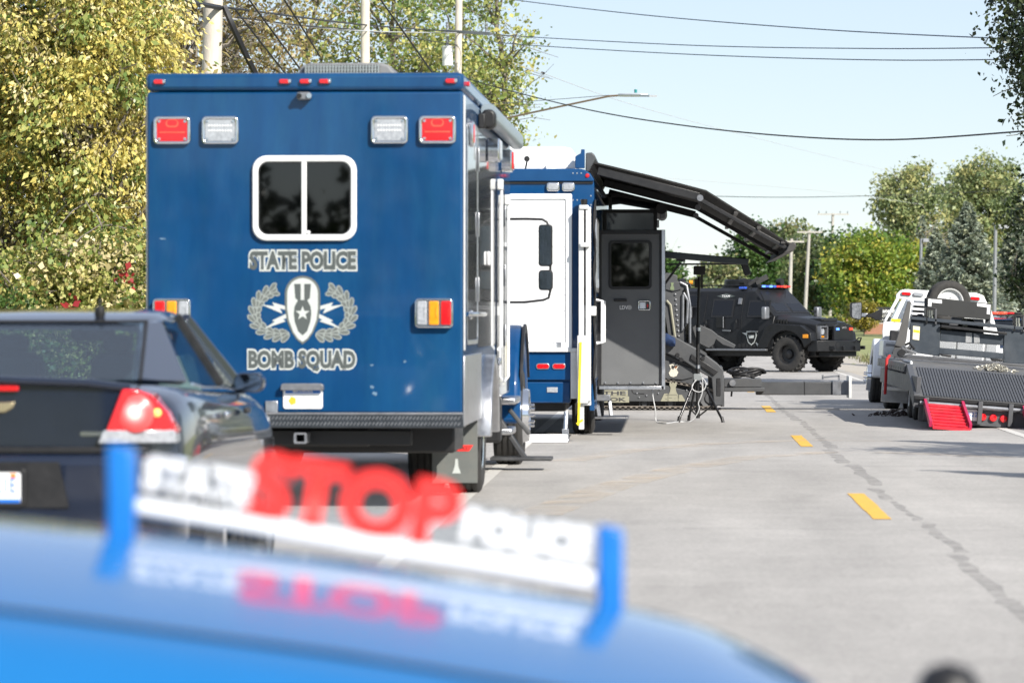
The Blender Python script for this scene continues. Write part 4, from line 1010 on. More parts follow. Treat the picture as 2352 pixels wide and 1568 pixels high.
# ================================================================ command truck with lift, awning and open door
def build_command_truck():
    D = 44.5; k = D / FPX
    e = W(1364, 900, D)
    ox, oy = e.x - 1.25, e.y
    T = thing('command_truck', 'blue truck with white roll-up rear door, white side lift and black awning held out', 'truck', (ox, oy, 0), (0, 0, 0))
    X = lambda x, d=D: W(x, 726, d).x - ox
    Z = lambda y, d=D: CAM_H + (726 - y) / FPX * d
    prof = [(-1.25, 0.7), (1.25, 0.7), (1.25, 3.09)] + [(1.07 + 0.18 * math.cos(R(a)), 3.09 + 0.18 * math.sin(R(a))) for a in (20, 45, 70)] + [(1.07, 3.27), (-1.07, 3.27)] + [(-1.07 - 0.18 * math.cos(R(a)), 3.09 + 0.18 * math.sin(R(a))) for a in (70, 45, 20)] + [(-1.25, 3.09)]
    MB().prism(prof, 'y', 0, 10.5).build('box_body', BLUE2, T, smooth=40, bevel=0.012)
    capp = [(x * 1.006, z if z > 3.0 else 3.125) for x, z in prof[2:]]
    capp = [(1.258, 3.125)] + [(x * 1.006, z + 0.004) for x, z in prof[3:-1]] + [(-1.258, 3.125)]
    rc = MB().prism(capp, 'y', -0.045, 0.06).build('roof_cap', BLUE2, T, smooth=40, bevel=0.012)
    bx('rain_gutter', BLACK, rc, -1.24, 1.24, -0.02, 0.0, 3.095, 3.118, 0.003)
    d = MB()
    for i in range(16):
        d.cyl((1.215, -0.006, 1.3 + i * 0.11), (1.215, 0.002, 1.3 + i * 0.11), 0.010, n=8)
    for x in (0.9, 0.95, 1.0):
        d.cyl((x + 0.1, -0.006, 2.9), (x + 0.1, 0.002, 2.9), 0.010, n=8).cyl((x + 0.1, -0.05, 3.22), (x + 0.1, -0.04, 3.22), 0.01, n=8)
    d.build('rivet', ALU, T)['kind'] = 'stuff'
    MB().lathe([(0.001, -0.066), (0.02, -0.06), (0.027, -0.045)], (X(1182 * 0 + 1349), 0, Z(404)), 'y', 10).build('marker_light', REDL, T)
    # roll-up door
    z0, z1 = Z(800), Z(445)
    fr = MB().ring(rr(0, (z0 + z1) / 2, 1.976, z1 - z0, 0.02), rr(0, (z0 + z1) / 2, 1.82, z1 - z0 - 0.13, 0.015), 'y', -0.03, -0.001).build('roll_up_door', WHITE, T, bevel=0.006)
    n = 9; h = (z1 - z0 - 0.14) / n
    for i in range(n):
        z = z0 + 0.07 + i * h
        bx('door_slat', WHITE, fr, -0.905, 0.905, -0.012, -0.002, z + 0.0015, z + h - 0.0015, 0.003)
    bx('door_seal', BLACK, fr, -0.93, 0.93, -0.018, -0.002, z0 + 0.045, z0 + 0.06, 0)
    bx('door_latch', ALU, fr, X(1280), X(1290), -0.05, -0.01, Z(797), Z(785), 0.004)
    for x in (1270.5, 1305.5):
        l = MB().prism(rr(X(x), Z(429), 0.155, 0.108, 0.03), 'y', -0.05, -0.001).build('warning_light', CHROME, T, bevel=0.012)
        MB().prism(rr(X(x), Z(429), 0.128, 0.08, 0.025), 'y', -0.06, -0.045).build('lens', CLEARL, l, bevel=0.008)
    # roof unit
    ru = MB().prism([(X(1110), 3.27), (X(1110), 3.5), (X(1125), 3.56), (X(1290), 3.56), (X(1310), 3.535), (X(1321), 3.46), (X(1322), 3.27)], 'y', 0.35, 1.7).build('roof_air_conditioner', WHITE, T, bevel=0.03, seg=3)
    bx('junction_box', WHITE, ru, X(1252), X(1275), 0.28, 0.345, 3.27, 3.335, 0.006)
    MB().lathe([(0.001, 0.0), (0.034, 0.0), (0.034, 0.05), (0.012, 0.06), (0.012, 0.1)], (X(1209), 0.1, 3.40), 'y', 14).cyl((X(1209), 0.14, 3.37), (X(1205), 0.16, 3.27), 0.01).build('roof_horn', BLACK, T, smooth=40)
    # lower rear panels
    st = bx('rear_step', DWHITE, T, -1.0, X(1326), -0.10, 0.0, Z(808), Z(799), 0.006)
    lp = bx('lower_panel', BLUE2, T, -1.0, 0.985, -0.055, -0.001, Z(872), Z(809), 0.008)
    for x in (1247, 1284):
        l = MB().prism(rr(X(x), Z(841), 0.165, 0.075, 0.036), 'y', -0.07, -0.054).build('tail_lamp', ALU, T, bevel=0.004)
        MB().prism(rr(X(x), Z(841), 0.145, 0.055, 0.026), 'y', -0.082, -0.068).build('lens', REDL, l, bevel=0.006)
    bx('bumper', BLUE2, T, -1.1, X(1310), -0.02, 0.35, Z(925), Z(876), 0.015)
    bx('bumper_lamp', CLEARL, T, X(1256), X(1281), -0.032, -0.018, Z(901), Z(889), 0.005)
    bx('post_shroud', DWHITE, T, X(1311), X(1328), -0.09, 0.1, Z(915), Z(805), 0.01)
    # wheels and chassis
    bx('chassis', BLACK, T, -0.9, 0.9, 0.4, 10.0, 0.35, 0.7, 0.02)
    bx('side_skirt', BLUE2, T, 1.19, 1.251, 0.3, 1.9, 0.36, 0.7, 0.01)
    for sgn in (-1, 1):
        for y in (2.9, 9.0):
            tyre_wheel(T, (sgn * 1.06, y, 0.5), 0.5, 0.28, sgn, ALU, bolts=10)
    # lift
    L0 = MB().box(X(1330), X(1342), -0.2, -0.03, Z(985), Z(478)).box(X(1346), X(1358), -0.2, -0.03, Z(920), Z(478)).box(X(1330), X(1358), -0.14, -0.03, Z(930), Z(476)).build('lift_mast', DWHITE, T, bevel=0.006)
    bx('mast_head', DWHITE, L0, X(1331), X(1353), -0.22, -0.02, Z(482), Z(472), 0.01)
    MB().lathe([(0.001, -0.02), (0.03, -0.02), (0.04, 0.0), (0.04, 0.05)], (X(1342), -0.12, Z(468)), 'z', 12).build('mast_motor', BLACK, L0, smooth=40)
    bx('mast_slot', BLACK, L0, X(1343), X(1345), -0.205, -0.13, Z(700), Z(484), 0)
    bx('mast_bracket', WHITE, L0, X(1334), X(1356), -0.26, -0.2, Z(568), Z(558), 0.008)
    bx('carriage', DWHITE, L0, X(1327), X(1352), -0.26, -0.205, Z(925), Z(770), 0.008)
    MB().bar((X(1330), -0.275, Z(975)), (X(1335), -0.275, Z(785)), 0.026, 0.012, (0, 1, 0)).build('yellow_edge_strip', YELLOW, L0)
    MB().cyl((X(1326), -0.275, Z(972)), (X(1340), -0.275, Z(962)), 0.014).build('yellow_handle', YELLOW, L0)
    pf = bx('lift_platform', ALU, T, X(1185), X(1310), -0.75, -0.2, 0.012, 0.05, 0.006)
    bx('platform_flap', WHITE, pf, X(1170), X(1308), -0.78, -0.76, 0.01, 0.11, 0.008)
    MB().cyl((X(1299), -0.3, 0.05), (X(1302), -0.2, Z(945)), 0.03).box(X(1293), X(1308), -0.36, -0.24, 0.05, 0.16).build('platform_arm', ALU, pf, smooth=40)
    bx('control_box', DWHITE, T, X(1353), X(1370), -0.12, -0.02, Z(725), Z(703), 0.01)
    # hoses at the corner
    for i in range(3):
        pts = [(1.26 + 0.012 * math.sin(j * 1.7 + i), -0.01 - 0.02 * i + 0.015 * math.cos(j * 1.3), 2.9 - j * 0.16) for j in range(16)]
        MB().tube(pts, 0.012, 6).build('hose', BLACK, T, smooth=50)
    # right side: windows, rails
    for y0, y1 in ((0.35, 0.85), (1.0, 1.9)):
        w_ = MB().ring(rr((y0 + y1) / 2, 2.25, y1 - y0, 0.9, 0.05), rr((y0 + y1) / 2, 2.25, y1 - y0 - 0.08, 0.82, 0.03), 'x', 1.251, 1.275).build('side_window', ALU, T, bevel=0.004)
        MB().prism(rr((y0 + y1) / 2, 2.25, y1 - y0 - 0.08, 0.82, 0.03), 'x', 1.2515, 1.26).build('pane', DARKG, w_)
    bx('side_panel', BLACKP, T, 1.2505, 1.262, 0.2, 2.3, 0.75, 1.75, 0.004)
    for y in (0.75, 2.15):
        MB().tube([(1.255, y, Z(790)), (1.335, y, Z(788)), (1.335, y, Z(690)), (1.255, y, Z(688))], 0.02, 10).build('grab_rail', WHITE, T, smooth=50)
    # --- open door, standing straight out
    yd = 2.5; dd = oy + yd
    XD = lambda x: X(x, dd); ZD = lambda y: Z(y, dd)
    x0, x1, z0, z1 = XD(1372), XD(1525), ZD(891), ZD(528)
    dr = bx('open_door', DOORG, T, x0, x1, yd, yd + 0.045, z0, z1, 0.006)
    MB().ring([(x0, z0), (x1, z0), (x1, z1), (x0, z1)], [(x0 + 0.055, z0 + 0.05), (x1 - 0.055, z0 + 0.05), (x1 - 0.055, z1 - 0.055), (x0 + 0.055, z1 - 0.055)], 'y', yd - 0.018, yd - 0.001).build('door_frame', BLACK, dr, bevel=0.006)
    for a, b_, c_, d_ in ((x0 + 0.02, x1, z0 - 0.016, z0 + 0.028), (x1 - 0.03, x1 + 0.016, z0 - 0.016, z1)):
        bx('edge_trim', ALU, dr, a, b_, yd - 0.03, yd - 0.019, c_, d_, 0.004)
    wx0, wx1, wz0, wz1 = XD(1398), XD(1497), ZD(664), ZD(552)
    wf = MB().ring(rr((wx0 + wx1) / 2, (wz0 + wz1) / 2, wx1 - wx0, wz1 - wz0, 0.05), rr((wx0 + wx1) / 2, (wz0 + wz1) / 2, wx1 - wx0 - 0.07, wz1 - wz0 - 0.07, 0.03), 'y', yd - 0.016, yd - 0.001).build('door_window', BLACK, dr, bevel=0.004)
    MB().prism(rr((wx0 + wx1) / 2, (wz0 + wz1) / 2, wx1 - wx0 - 0.06, wz1 - wz0 - 0.06, 0.03), 'y', yd - 0.008, yd - 0.002).build('pane', DARKG, wf)
    hd = MB().ring(rr(XD(1479.5), ZD(701), XD(1494) - XD(1465), ZD(690) - ZD(713), 0.02), rr(XD(1479.5), ZD(701), XD(1491) - XD(1468), ZD(693) - ZD(710), 0.012), 'y', yd - 0.03, yd - 0.001).build('door_handle', CHROME, dr, bevel=0.005)
    bx('handle_plate', ALU, hd, XD(1469), XD(1483), yd - 0.016, yd - 0.001, ZD(709), ZD(694), 0.003)
    bx('handle_lock', REDL, hd, XD(1486), XD(1489), yd - 0.02, yd - 0.001, ZD(706), ZD(698), 0.002)
    text('maker_lettering', 'LDV', [(PRINTW, 0, 0.004)], dr, (XD(1433), yd - 0.001, ZD(706)), XD(1443) - XD(1424), 0.05, bold=0.02)
    MB().lathe([(0.001, -0.004), (0.030, -0.004), (0.030, 0.0)], (XD(1446), yd - 0.001, ZD(706)), 'y', 14).build('maker_mark', PGREY, dr)
    d = MB()
    for i in range(5):
        x = x0 + 0.1 + i * (x1 - x0 - 0.2) / 4
        d.cyl((x, yd - 0.022, z0 + 0.07), (x, yd - 0.0, z0 + 0.07), 0.009, n=8)
    d.build('rivet', ALU, dr)
    bx('closer_arm', BLACK, dr, XD(1410), XD(1440), yd - 0.03, yd - 0.001, ZD(692), ZD(686), 0.006)
    # door step on the ground
    ds = oy + 2.2
    sp = MB().box(X(1366, ds), X(1442, ds), 2.0, 2.3, Z(950, ds) - 0.06, Z(950, ds) - 0.035).bar((X(1368, ds), 2.2, Z(905, ds)), (X(1376, ds), 2.15, Z(956, ds)), 0.06, 0.03).bar((X(1400, ds), 2.2, Z(920, ds)), (X(1404, ds), 2.15, Z(955, ds)), 0.05, 0.03).box(X(1366, ds), X(1402, ds), 2.1, 2.3, Z(920, ds), Z(906, ds)).build('folding_step', STEEL, T, bevel=0.008)
    # --- slide-out room beyond the door
    ys = 5.2; dsl = oy + ys
    sx1 = X(1509, dsl); sz1 = Z(481, dsl)
    so_ = bx('slide_out', BLACKP, T, 1.2, sx1, ys, ys + 3.2, 0.85, sz1, 0.012)
    MB().ring([(1.26, 0.9), (sx1, 0.9), (sx1, sz1), (1.26, sz1)], [(1.31, 0.95), (sx1 - 0.045, 0.95), (sx1 - 0.045, sz1 - 0.05), (1.31, sz1 - 0.05)], 'y', ys - 0.02, ys - 0.001).build('slide_out_trim', BLACK, so_, bevel=0.005)
    bx('slide_out_light', CLEARL, so_, sx1, sx1 + 0.03, ys + 0.02, ys + 0.1, Z(523, dsl), Z(505, dsl), 0.004)
    # roller cover over the slide-out
    tx = X(1519, dsl); tz = Z(475, dsl)
    cv = MB().prism([(1.25, Z(447, dsl)), (1.45, Z(443, dsl)), (tx, Z(466, dsl)), (tx, Z(470, dsl)), (1.45, Z(452, dsl)), (1.25, Z(456, dsl))], 'y', ys - 0.1, ys + 3.3).build('slide_out_cover', CANVAS, T, bevel=0.004)
    MB().lathe([(0.001, ys - 0.14), (0.075, ys - 0.14), (0.075, ys + 3.34), (0.001, ys + 3.34)], (tx, 0, tz - 0.03), 'y', 18).build('cover_roller', BLACK, cv, smooth=40)
    bx('cover_bracket', STEEL, cv, tx - 0.02, tx + 0.05, ys - 0.13, ys - 0.06, tz - 0.17, tz - 0.02, 0.01)
    bx('cover_post', BLACK, cv, X(1398, dsl), X(1406, dsl), ys - 0.1, ys - 0.02, Z(481, dsl), Z(448, dsl), 0.004)
    # --- large awning
    ya, yb = 0.58, 8.6; da = oy + ya
    A = lambda x, y: (X(x, da), Z(y, da))
    P = [A(1362, 371), A(1490, 402), A(1622, 437), A(1722, 500), A(1818, 562)]
    c = MB()
    th = 0.02
    top = [(x, z) for x, z in P]; low = [(x - 0.005, z - th) for x, z in reversed(P)]
    cl = c.prism(top + low, 'y', ya, yb).build('awning', CANVAS, T)
    MB().prism([A(1806, 574), A(1797, 583), A(1822, 577), A(1829, 565), A(1824, 556), A(1812, 560)], 'y', ya - 0.06, yb + 0.06).build('front_rail', mat('brown black rail', (0.05, 0.047, 0.045), 0.5), cl, bevel=0.01)
    for yy in (ya + 0.05, (ya + yb) / 2, yb - 0.05):
        MB().bar((*A(1372, 388)[:1], yy, A(1372, 392)[1]), (A(1606, 452)[0], yy, A(1606, 452)[1]), 0.05, 0.10).build('awning_arm', BLACK, cl, bevel=0.008)
        MB().bar((A(1604, 456)[0], yy, A(1604, 456)[1]), (A(1812, 573)[0], yy, A(1812, 573)[1]), 0.045, 0.05).build('awning_arm', BLACK, cl, bevel=0.008)
        MB().lathe([(0.001, -0.05), (0.04, -0.05), (0.04, 0.05), (0.001, 0.05)], (A(1608, 455)[0], yy, A(1608, 455)[1]), 'y', 12).build('arm_knuckle', STEEL, cl, smooth=40)
    for f_ in (0.35, 0.62, 0.9):
        q0, q1 = P[2], P[4]
        x = q0[0] + (q1[0] - q0[0]) * f_; z = q0[1] + (q1[1] - q0[1]) * f_
        MB().bar((x, ya, z - 0.04), (x, yb, z - 0.04), 0.05, 0.03).build('awning_rafter', mat('brown black rail', (0.05, 0.047, 0.045), 0.5), cl)
    MB().prism([A(1346, 352), A(1360, 351), A(1367, 357), A(1368, 366), A(1358, 384), A(1353, 395), A(1345, 395)], 'y', ya - 0.1, yb + 0.1).build('awning_case', mat('grey awning case', (0.06, 0.065, 0.07), 0.5), cl, bevel=0.015)
    MB().prism([A(1323, 390), A(1345, 390), A(1345, 347), A(1337, 347), A(1336, 356), A(1323, 363)], 'y', 0.12, 0.2).build('awning_bracket', BLUE2, T, bevel=0.006)
    MB().bar((A(1354, 396)[0], 0.6, A(1354, 396)[1]), (A(1388, 452)[0], 0.9, A(1388, 450)[1]), 0.05, 0.03).bar((A(1348, 404)[0], 0.6, A(1348, 404)[1]), (A(1384, 470)[0], 0.9, A(1384, 470)[1]), 0.03, 0.03).build('awning_stay', BLACK, T)
    # lower window awning bar with a strut
    yb2 = 3.2; db = oy + yb2
    B = lambda x, y: (X(x, db), yb2, Z(y, db))
    wb = MB().bar((1.25, yb2, Z(571, db)), B(1719, 602), 0.12, 0.085).build('outrigger_bar', mat('dark steel blue bar', (0.022, 0.032, 0.042), 0.4, coat=0.4), T, bevel=0.01)
    MB().bar(B(1563, 602), B(1520, 662), 0.035, 0.03).bar(B(1553, 597), B(1574, 599), 0.05, 0.03).build('strut', BLACK, wb)
    MB().bar(B(1708, 602), B(1718, 632), 0.10, 0.09).bar(B(1710, 590), B(1712, 603), 0.03, 0.03).build('bar_end_unit', BLACK, wb, bevel=0.012)
    MB().bar(B(1530, 607), B(1712, 606), 0.02, 0.022).build('lower_rod', BLACK, wb)
    return T
build_command_truck()
# ================================================================ black sedan
def build_sedan():
    p = W(-12, 726, 18.0)
    T = thing('black_sedan', 'black sedan with lit red tail lamp parked right behind the blue box truck', 'car', (p.x, p.y, 0), (0, 0, R(0.0)))
    k = 18.0 / FPX
    X = lambda x: (x + 12) * k
    Z = lambda y: CAM_H - (y - 726) * k
    st = [(0.09, .855, .34, 1.09, .70, 1.165), (0.2, .885, .32, 1.125, .74, 1.178), (0.45, .915, .30, 1.15, .79, 1.19), (0.80, .925, .28, 1.16, .815, 1.17), (1.5, .93, .27, 1.13, .835, 1.05), (2.4, .93, .27, 1.11, .835, 1.0), (3.3, .93, .27, 1.09, .825, 1.02),
          (3.75, .925, .28, 1.06, .80, 1.10), (4.3, .91, .28, 1.0, .77, 1.06), (4.75, .87, .30, .90, .72, .96), (5.0, .78, .34, .76, .6, .82), (5.06, .66, .4, .66, .5, .7)]
    secs = []
    for y, hw, zb, zt, ht, zc in st:
        half = [(hw - .10, zb), (hw - .02, zb + .12), (hw, (zb + zt) / 2 + .02), (hw - .02, zt - .14), (hw - .05, zt - .06), (ht, zt), (ht * .75, zt * .4 + zc * .6), (ht * .4, zc - .005)]
        secs.append([(x, y, z) for x, z in half] + [(0, y, zc)] + [(-x, y, z) for x, z in reversed(half)])
    body = MB().loft(secs).build('body', BLACKP, T, smooth=50)
    sub = body.modifiers.new('sub', 'SUBSURF'); sub.levels = 1; sub.render_levels = 1
    # bumper
    MB().prism([(-.90, .42), (-.905, .12), (-.84, -.02), (-.6, -.075), (0, -.095), (.6, -.075), (.84, -.02), (.905, .12), (.90, .42)], 'z', .36, .835).build('bumper', BLACKP, T, smooth=40, bevel=0.05, seg=3)
    MB().prism([(-.7, -.03), (0, -.06), (.7, -.03), (.7, .1), (-.7, .1)], 'z', .30, .40).build('lower_valance', BLACK, T)
    # boot lid panel, gap and lip
    bl = MB().prism([(-.60, .86), (.60, .86), (.655, 1.14), (.5, 1.168), (0, 1.185), (-.5, 1.168), (-.655, 1.14)], 'y', 0.035, 0.11).build('boot_lid', BLACKP, T, bevel=0.012)
    MB().tube([(-.66, .03, 1.155), (-.45, .015, 1.18), (0, .005, 1.195), (.45, .015, 1.18), (.66, .03, 1.155)], 0.02, 8).build('boot_lip', BLACKP, bl, smooth=60)
    bx('boot_gap', BLACK, T, -.74, .74, -0.0, 0.1, .838, .868, 0.004)
    bx('stop_lamp', REDL, bl, X(-66), X(42), 0.005, 0.036, Z(898), Z(886), 0.006)
    MB().prism([(-.09, 1.055), (-.05, 1.085), (.05, 1.085), (X(33), 1.088), (X(28), 1.06), (.045, 1.035), (-.045, 1.035)], 'y', 0.02, 0.036).build('emblem', mat('gold emblem', (0.65, 0.55, 0.35), 0.25, 0.8), bl, bevel=0.006)
    for i in range(6):
        MB().prism(rr(X(188) + i * 0.019, Z(996), 0.015, 0.02, 0.005), 'y', 0.028, 0.036).build('chrome_badge', CHROME, bl)
    # tail lamps
    for sg in (1, -1):
        out = [(.525, .90), (.866, .90), (.872, .95), (.835, 1.035), (.76, 1.12), (.70, 1.145), (.625, 1.153)]
        lw = [(.505, .885), (.875, .885), (.868, .952), (.535, .952)]
        yb = lambda x: 0.03 + max(0, (x - .62)) ** 1.5 * 0.9
        tl = MB()
        n = len(out); vs_ = [(sg * x, yb(x) - 0.045, z) for x, z in out] + [(sg * x, yb(x) + 0.2, z) for x, z in out]
        tl.add(vs_, [tuple(range(n)), tuple(reversed(range(n, 2 * n)))] + [(i, (i + 1) % n, n + (i + 1) % n, n + i) for i in range(n)])
        t = tl.build('tail_lamp', mat('glowing red lens', (0.65, 0.01, 0.015), 0.12, coat=1.0, emit=(1.0, 0.03, 0.03), estr=0.05, var=0.1), T, bevel=0.012)
        tl = MB(); n = len(lw); vs_ = [(sg * x, yb(x) - 0.052, z) for x, z in lw] + [(sg * x, yb(x) + 0.2, z) for x, z in lw]
        tl.add(vs_, [tuple(range(n)), tuple(reversed(range(n, 2 * n)))] + [(i, (i + 1) % n, n + (i + 1) % n, n + i) for i in range(n)])
        tl.build('reversing_lens', CLEARL, t, bevel=0.008)
        MB().lathe([(0.001, -0.055), (0.025, -0.05), (0.045, -0.03), (0.05, 0.0)], (sg * .68, 0.035, 1.035), 'y', 16).build('lit_bulb', mat('bright bulb', (1, 0.35, 0.3), 0.3, emit=(1.0, 0.45, 0.40), estr=0.9), t, smooth=60)
        for r_, e_, c_ in ((.062, .40, .30), (.080, .20, .16), (.098, .10, .08)):  # stepped shells paint the bulb's glow fading outward, in colour and emission
            MB().lathe([(0.001, -0.05 + r_ * .08), (r_ * .8, -0.047 + r_ * .08), (r_, -0.02)], (sg * .68, 0.038, 1.035), 'y', 20).build('glow_shell', mat('painted bulb glow %d' % int(r_ * 1000), (0.75, 0.05 + c_ * .5, 0.05 + c_ * .5), 0.3, emit=(1.0, c_, c_), estr=e_), t, smooth=60)
        MB().lathe([(0.001, -0.03), (0.018, -0.02), (0.022, 0.01)], (sg * .785, 0.055, 1.035), 'y', 10).build('lit_bulb', mat('amber bulb', (1, 0.5, 0.1), 0.3, emit=(1.0, 0.5, 0.15), estr=1.0), t, smooth=60)
    # number plate
    pl = MB().prism(rr(X(-12), .678, .312, .158, .015), 'y', -0.118, -0.106).build('number_plate', WHITE, T, bevel=0.003)
    MB().ring(rr(X(-12), .678, .345, .185, .02), rr(X(-12), .678, .30, .148, .012), 'y', -0.124, -0.09).build('plate_frame', BLACK, pl, bevel=0.004)
    text('plate_number', '21E', [(PBAND, 0, 0.0)], pl, (0.075, -0.1215, .69), 0.1, 0.07)
    bx('plate_band', PBAND, pl, -.145, .145, -0.1205, -0.115, .604, .622, 0)
    bx('plate_sticker', ORANGE, pl, .098, .125, -0.1205, -0.115, .722, .745, 0)
    MB().prism([(-.38, .58), (.38, .58), (.33, .80), (-.33, .80)], 'y', -0.099, -0.09).build('plate_recess', BLACK, T)
    # roof and pillars
    sec = []
    for y, z, hw in ((1.50, 1.470, .52), (1.62, 1.502, .545), (1.95, 1.535, .57), (2.35, 1.547, .575), (2.7, 1.535, .565), (2.92, 1.505, .55)):
        up = [(hw, z - .05), (hw * .93, z - .018), (hw * .7, z - .004), (0, z)]
        pts = [(x, y, zz) for x, zz in up] + [(-x, y, zz) for x, zz in reversed(up[:-1])]
        low = [(x * .97, y, zz - .035) for x, y, zz in reversed(pts)]
        sec.append(pts + low)
    MB().loft(sec).build('roof', BLACKP, T, smooth=60)
    for sg in (1, -1):
        cp = [(.60, .74, 1.185), (.70, .86, 1.18), (.80, 1.13, 1.165), (.572, 1.80, 1.487), (.52, 1.52, 1.478)]
        b = MB(); n = len(cp)
        vs_ = [(sg * x, y, z) for x, y, z in cp] + [(sg * (x - .05), y + .02, z - .02) for x, y, z in cp]
        b.add(vs_, [tuple(range(n)), tuple(reversed(range(n, 2 * n)))] + [(i, (i + 1) % n, n + (i + 1) % n, n + i) for i in range(n)]).build('rear_pillar', BLACKP, T, bevel=0.015)
        MB().bar((sg * .81, 2.34, 1.12), (sg * .565, 2.34, 1.50), 0.03, 0.07).build('door_pillar', BLACK, T)
        MB().bar((sg * .80, 3.52, 1.07), (sg * .545, 2.88, 1.49), 0.045, 0.07).build('front_pillar', BLACKP, T, bevel=0.01)
        for q in ([(.802, 1.16, 1.16), (.825, 2.31, 1.12), (.575, 2.31, 1.505), (.572, 1.83, 1.488)], [(.825, 2.38, 1.12), (.805, 3.45, 1.075), (.555, 2.86, 1.487), (.572, 2.38, 1.505)]):
            MB().add([(sg * x, y, z) for x, y, z in q] + [(sg * (x - .004), y, z - .002) for x, y, z in q], [(0, 1, 2, 3), (7, 6, 5, 4), (0, 4, 5, 1), (1, 5, 6, 2), (2, 6, 7, 3), (3, 7, 4, 0)]).build('side_glass', WINGL, T)
        m = MB().prism(rr(sg * .895, 1.128, .17, .112, .05), 'y', 2.98, 3.12).build('door_mirror', BLACKP, T, bevel=0.02, seg=3)
        MB().prism(rr(sg * .895, 1.128, .15, .095, .043), 'y', 2.972, 2.979).build('mirror_glass', MIRROR, m)
        MB().bar((sg * .80, 3.06, 1.10), (sg * .87, 3.05, 1.11), 0.05, 0.04).build('mirror_arm', BLACK, m)
        for y in (1.62, 2.55):
            bx('door_handle', CHROME if y < 2 else BLACK, T, min(sg * .915, sg * .945), max(sg * .915, sg * .945), y, y + .14, .965, 1.0, 0.01)
        for y in (1.1, 3.95):
            tyre_wheel(T, (sg * .80, y, .33), .33, .225, sg, STEEL, rimr=.66, bolts=5)
            MB().prism([(y + .39 * math.cos(R(t)), .33 + .39 * math.sin(R(t))) for t in range(-10, 191, 12)], 'x', sg * .60, sg * .936).build('wheel_well', BLACK, T)
        MB().tube([(sg * .815, 1.15, 1.155), (sg * .83, 1.5, 1.13), (sg * .838, 2.3, 1.115), (sg * .82, 3.4, 1.075)], 0.008, 6).build('window_trim', CHROME, T, smooth=60)
    for nm, q in (('rear_window', [(-.60, .74, 1.185), (.60, .74, 1.185), (.52, 1.52, 1.475), (-.52, 1.52, 1.475)]), ('windscreen', [(-.76, 3.62, 1.085), (.76, 3.62, 1.085), (.545, 2.92, 1.485), (-.545, 2.92, 1.485)])):
        o = MB().add(q + [(x, y + .004, z - .004) for x, y, z in q], [(0, 1, 2, 3), (7, 6, 5, 4), (0, 4, 5, 1), (1, 5, 6, 2), (2, 6, 7, 3), (3, 7, 4, 0)]).build(nm, glass('bluish window glass', (0.80, 0.90, 0.94), 0.6) if nm == 'rear_window' else WINGL, T)
    MB().bar((-.53, 1.51, 1.477), (.53, 1.51, 1.477), 0.018, 0.012).build('window_seal', BLACK, T)
    MB().bar((.605, .74, 1.185), (.525, 1.52, 1.478), 0.02, 0.012).bar((-.605, .74, 1.185), (-.525, 1.52, 1.478), 0.02, 0.012).build('window_seal', BLACK, T)
    # inside
    SEAT = mat('dark grey seat cloth', (0.05, 0.055, 0.065), 0.8)
    for x, y, w_ in ((-.34, 2.35, .34), (.24, 2.35, .30)):
        s = MB().prism(rr(x, 1.06, w_, .50, .1), 'y', y, y + .14).build('seat', SEAT, T, bevel=0.03)
        MB().prism(rr(x, 1.35, .17, .11, .05), 'y', y + .02, y + .12).build('headrest', SEAT, s, bevel=0.03)
    MB().prism(rr(0, 1.02, 1.3, .30, .1), 'y', 1.25, 1.38).build('rear_bench', SEAT, T, bevel=0.03)
    MB().prism(rr(.02, 1.40, .26, .075, .035), 'y', 2.92, 2.95).build('inside_mirror', BLACK, T)
    MB().prism([(.35, 1.05), (.62, 1.05), (.56, 1.29), (.40, 1.27)], 'y', 3.1, 3.14).build('laptop', mat('pale laptop', (0.35, 0.42, 0.42), 0.4), T, bevel=0.01)
    # aerial
    a = MB().lathe([(0.001, .05), (.026, .035), (.03, .0), (.02, -.03)], (X(112) - 0.0, 1.62, 1.515), 'z', 12).build('aerial', BLACK, T, smooth=50)
    MB().cyl((X(112), 1.62, 1.54), (X(112), 1.62, 1.60), 0.006).build('aerial_rod', BLACK, a)
    return T
build_sedan()
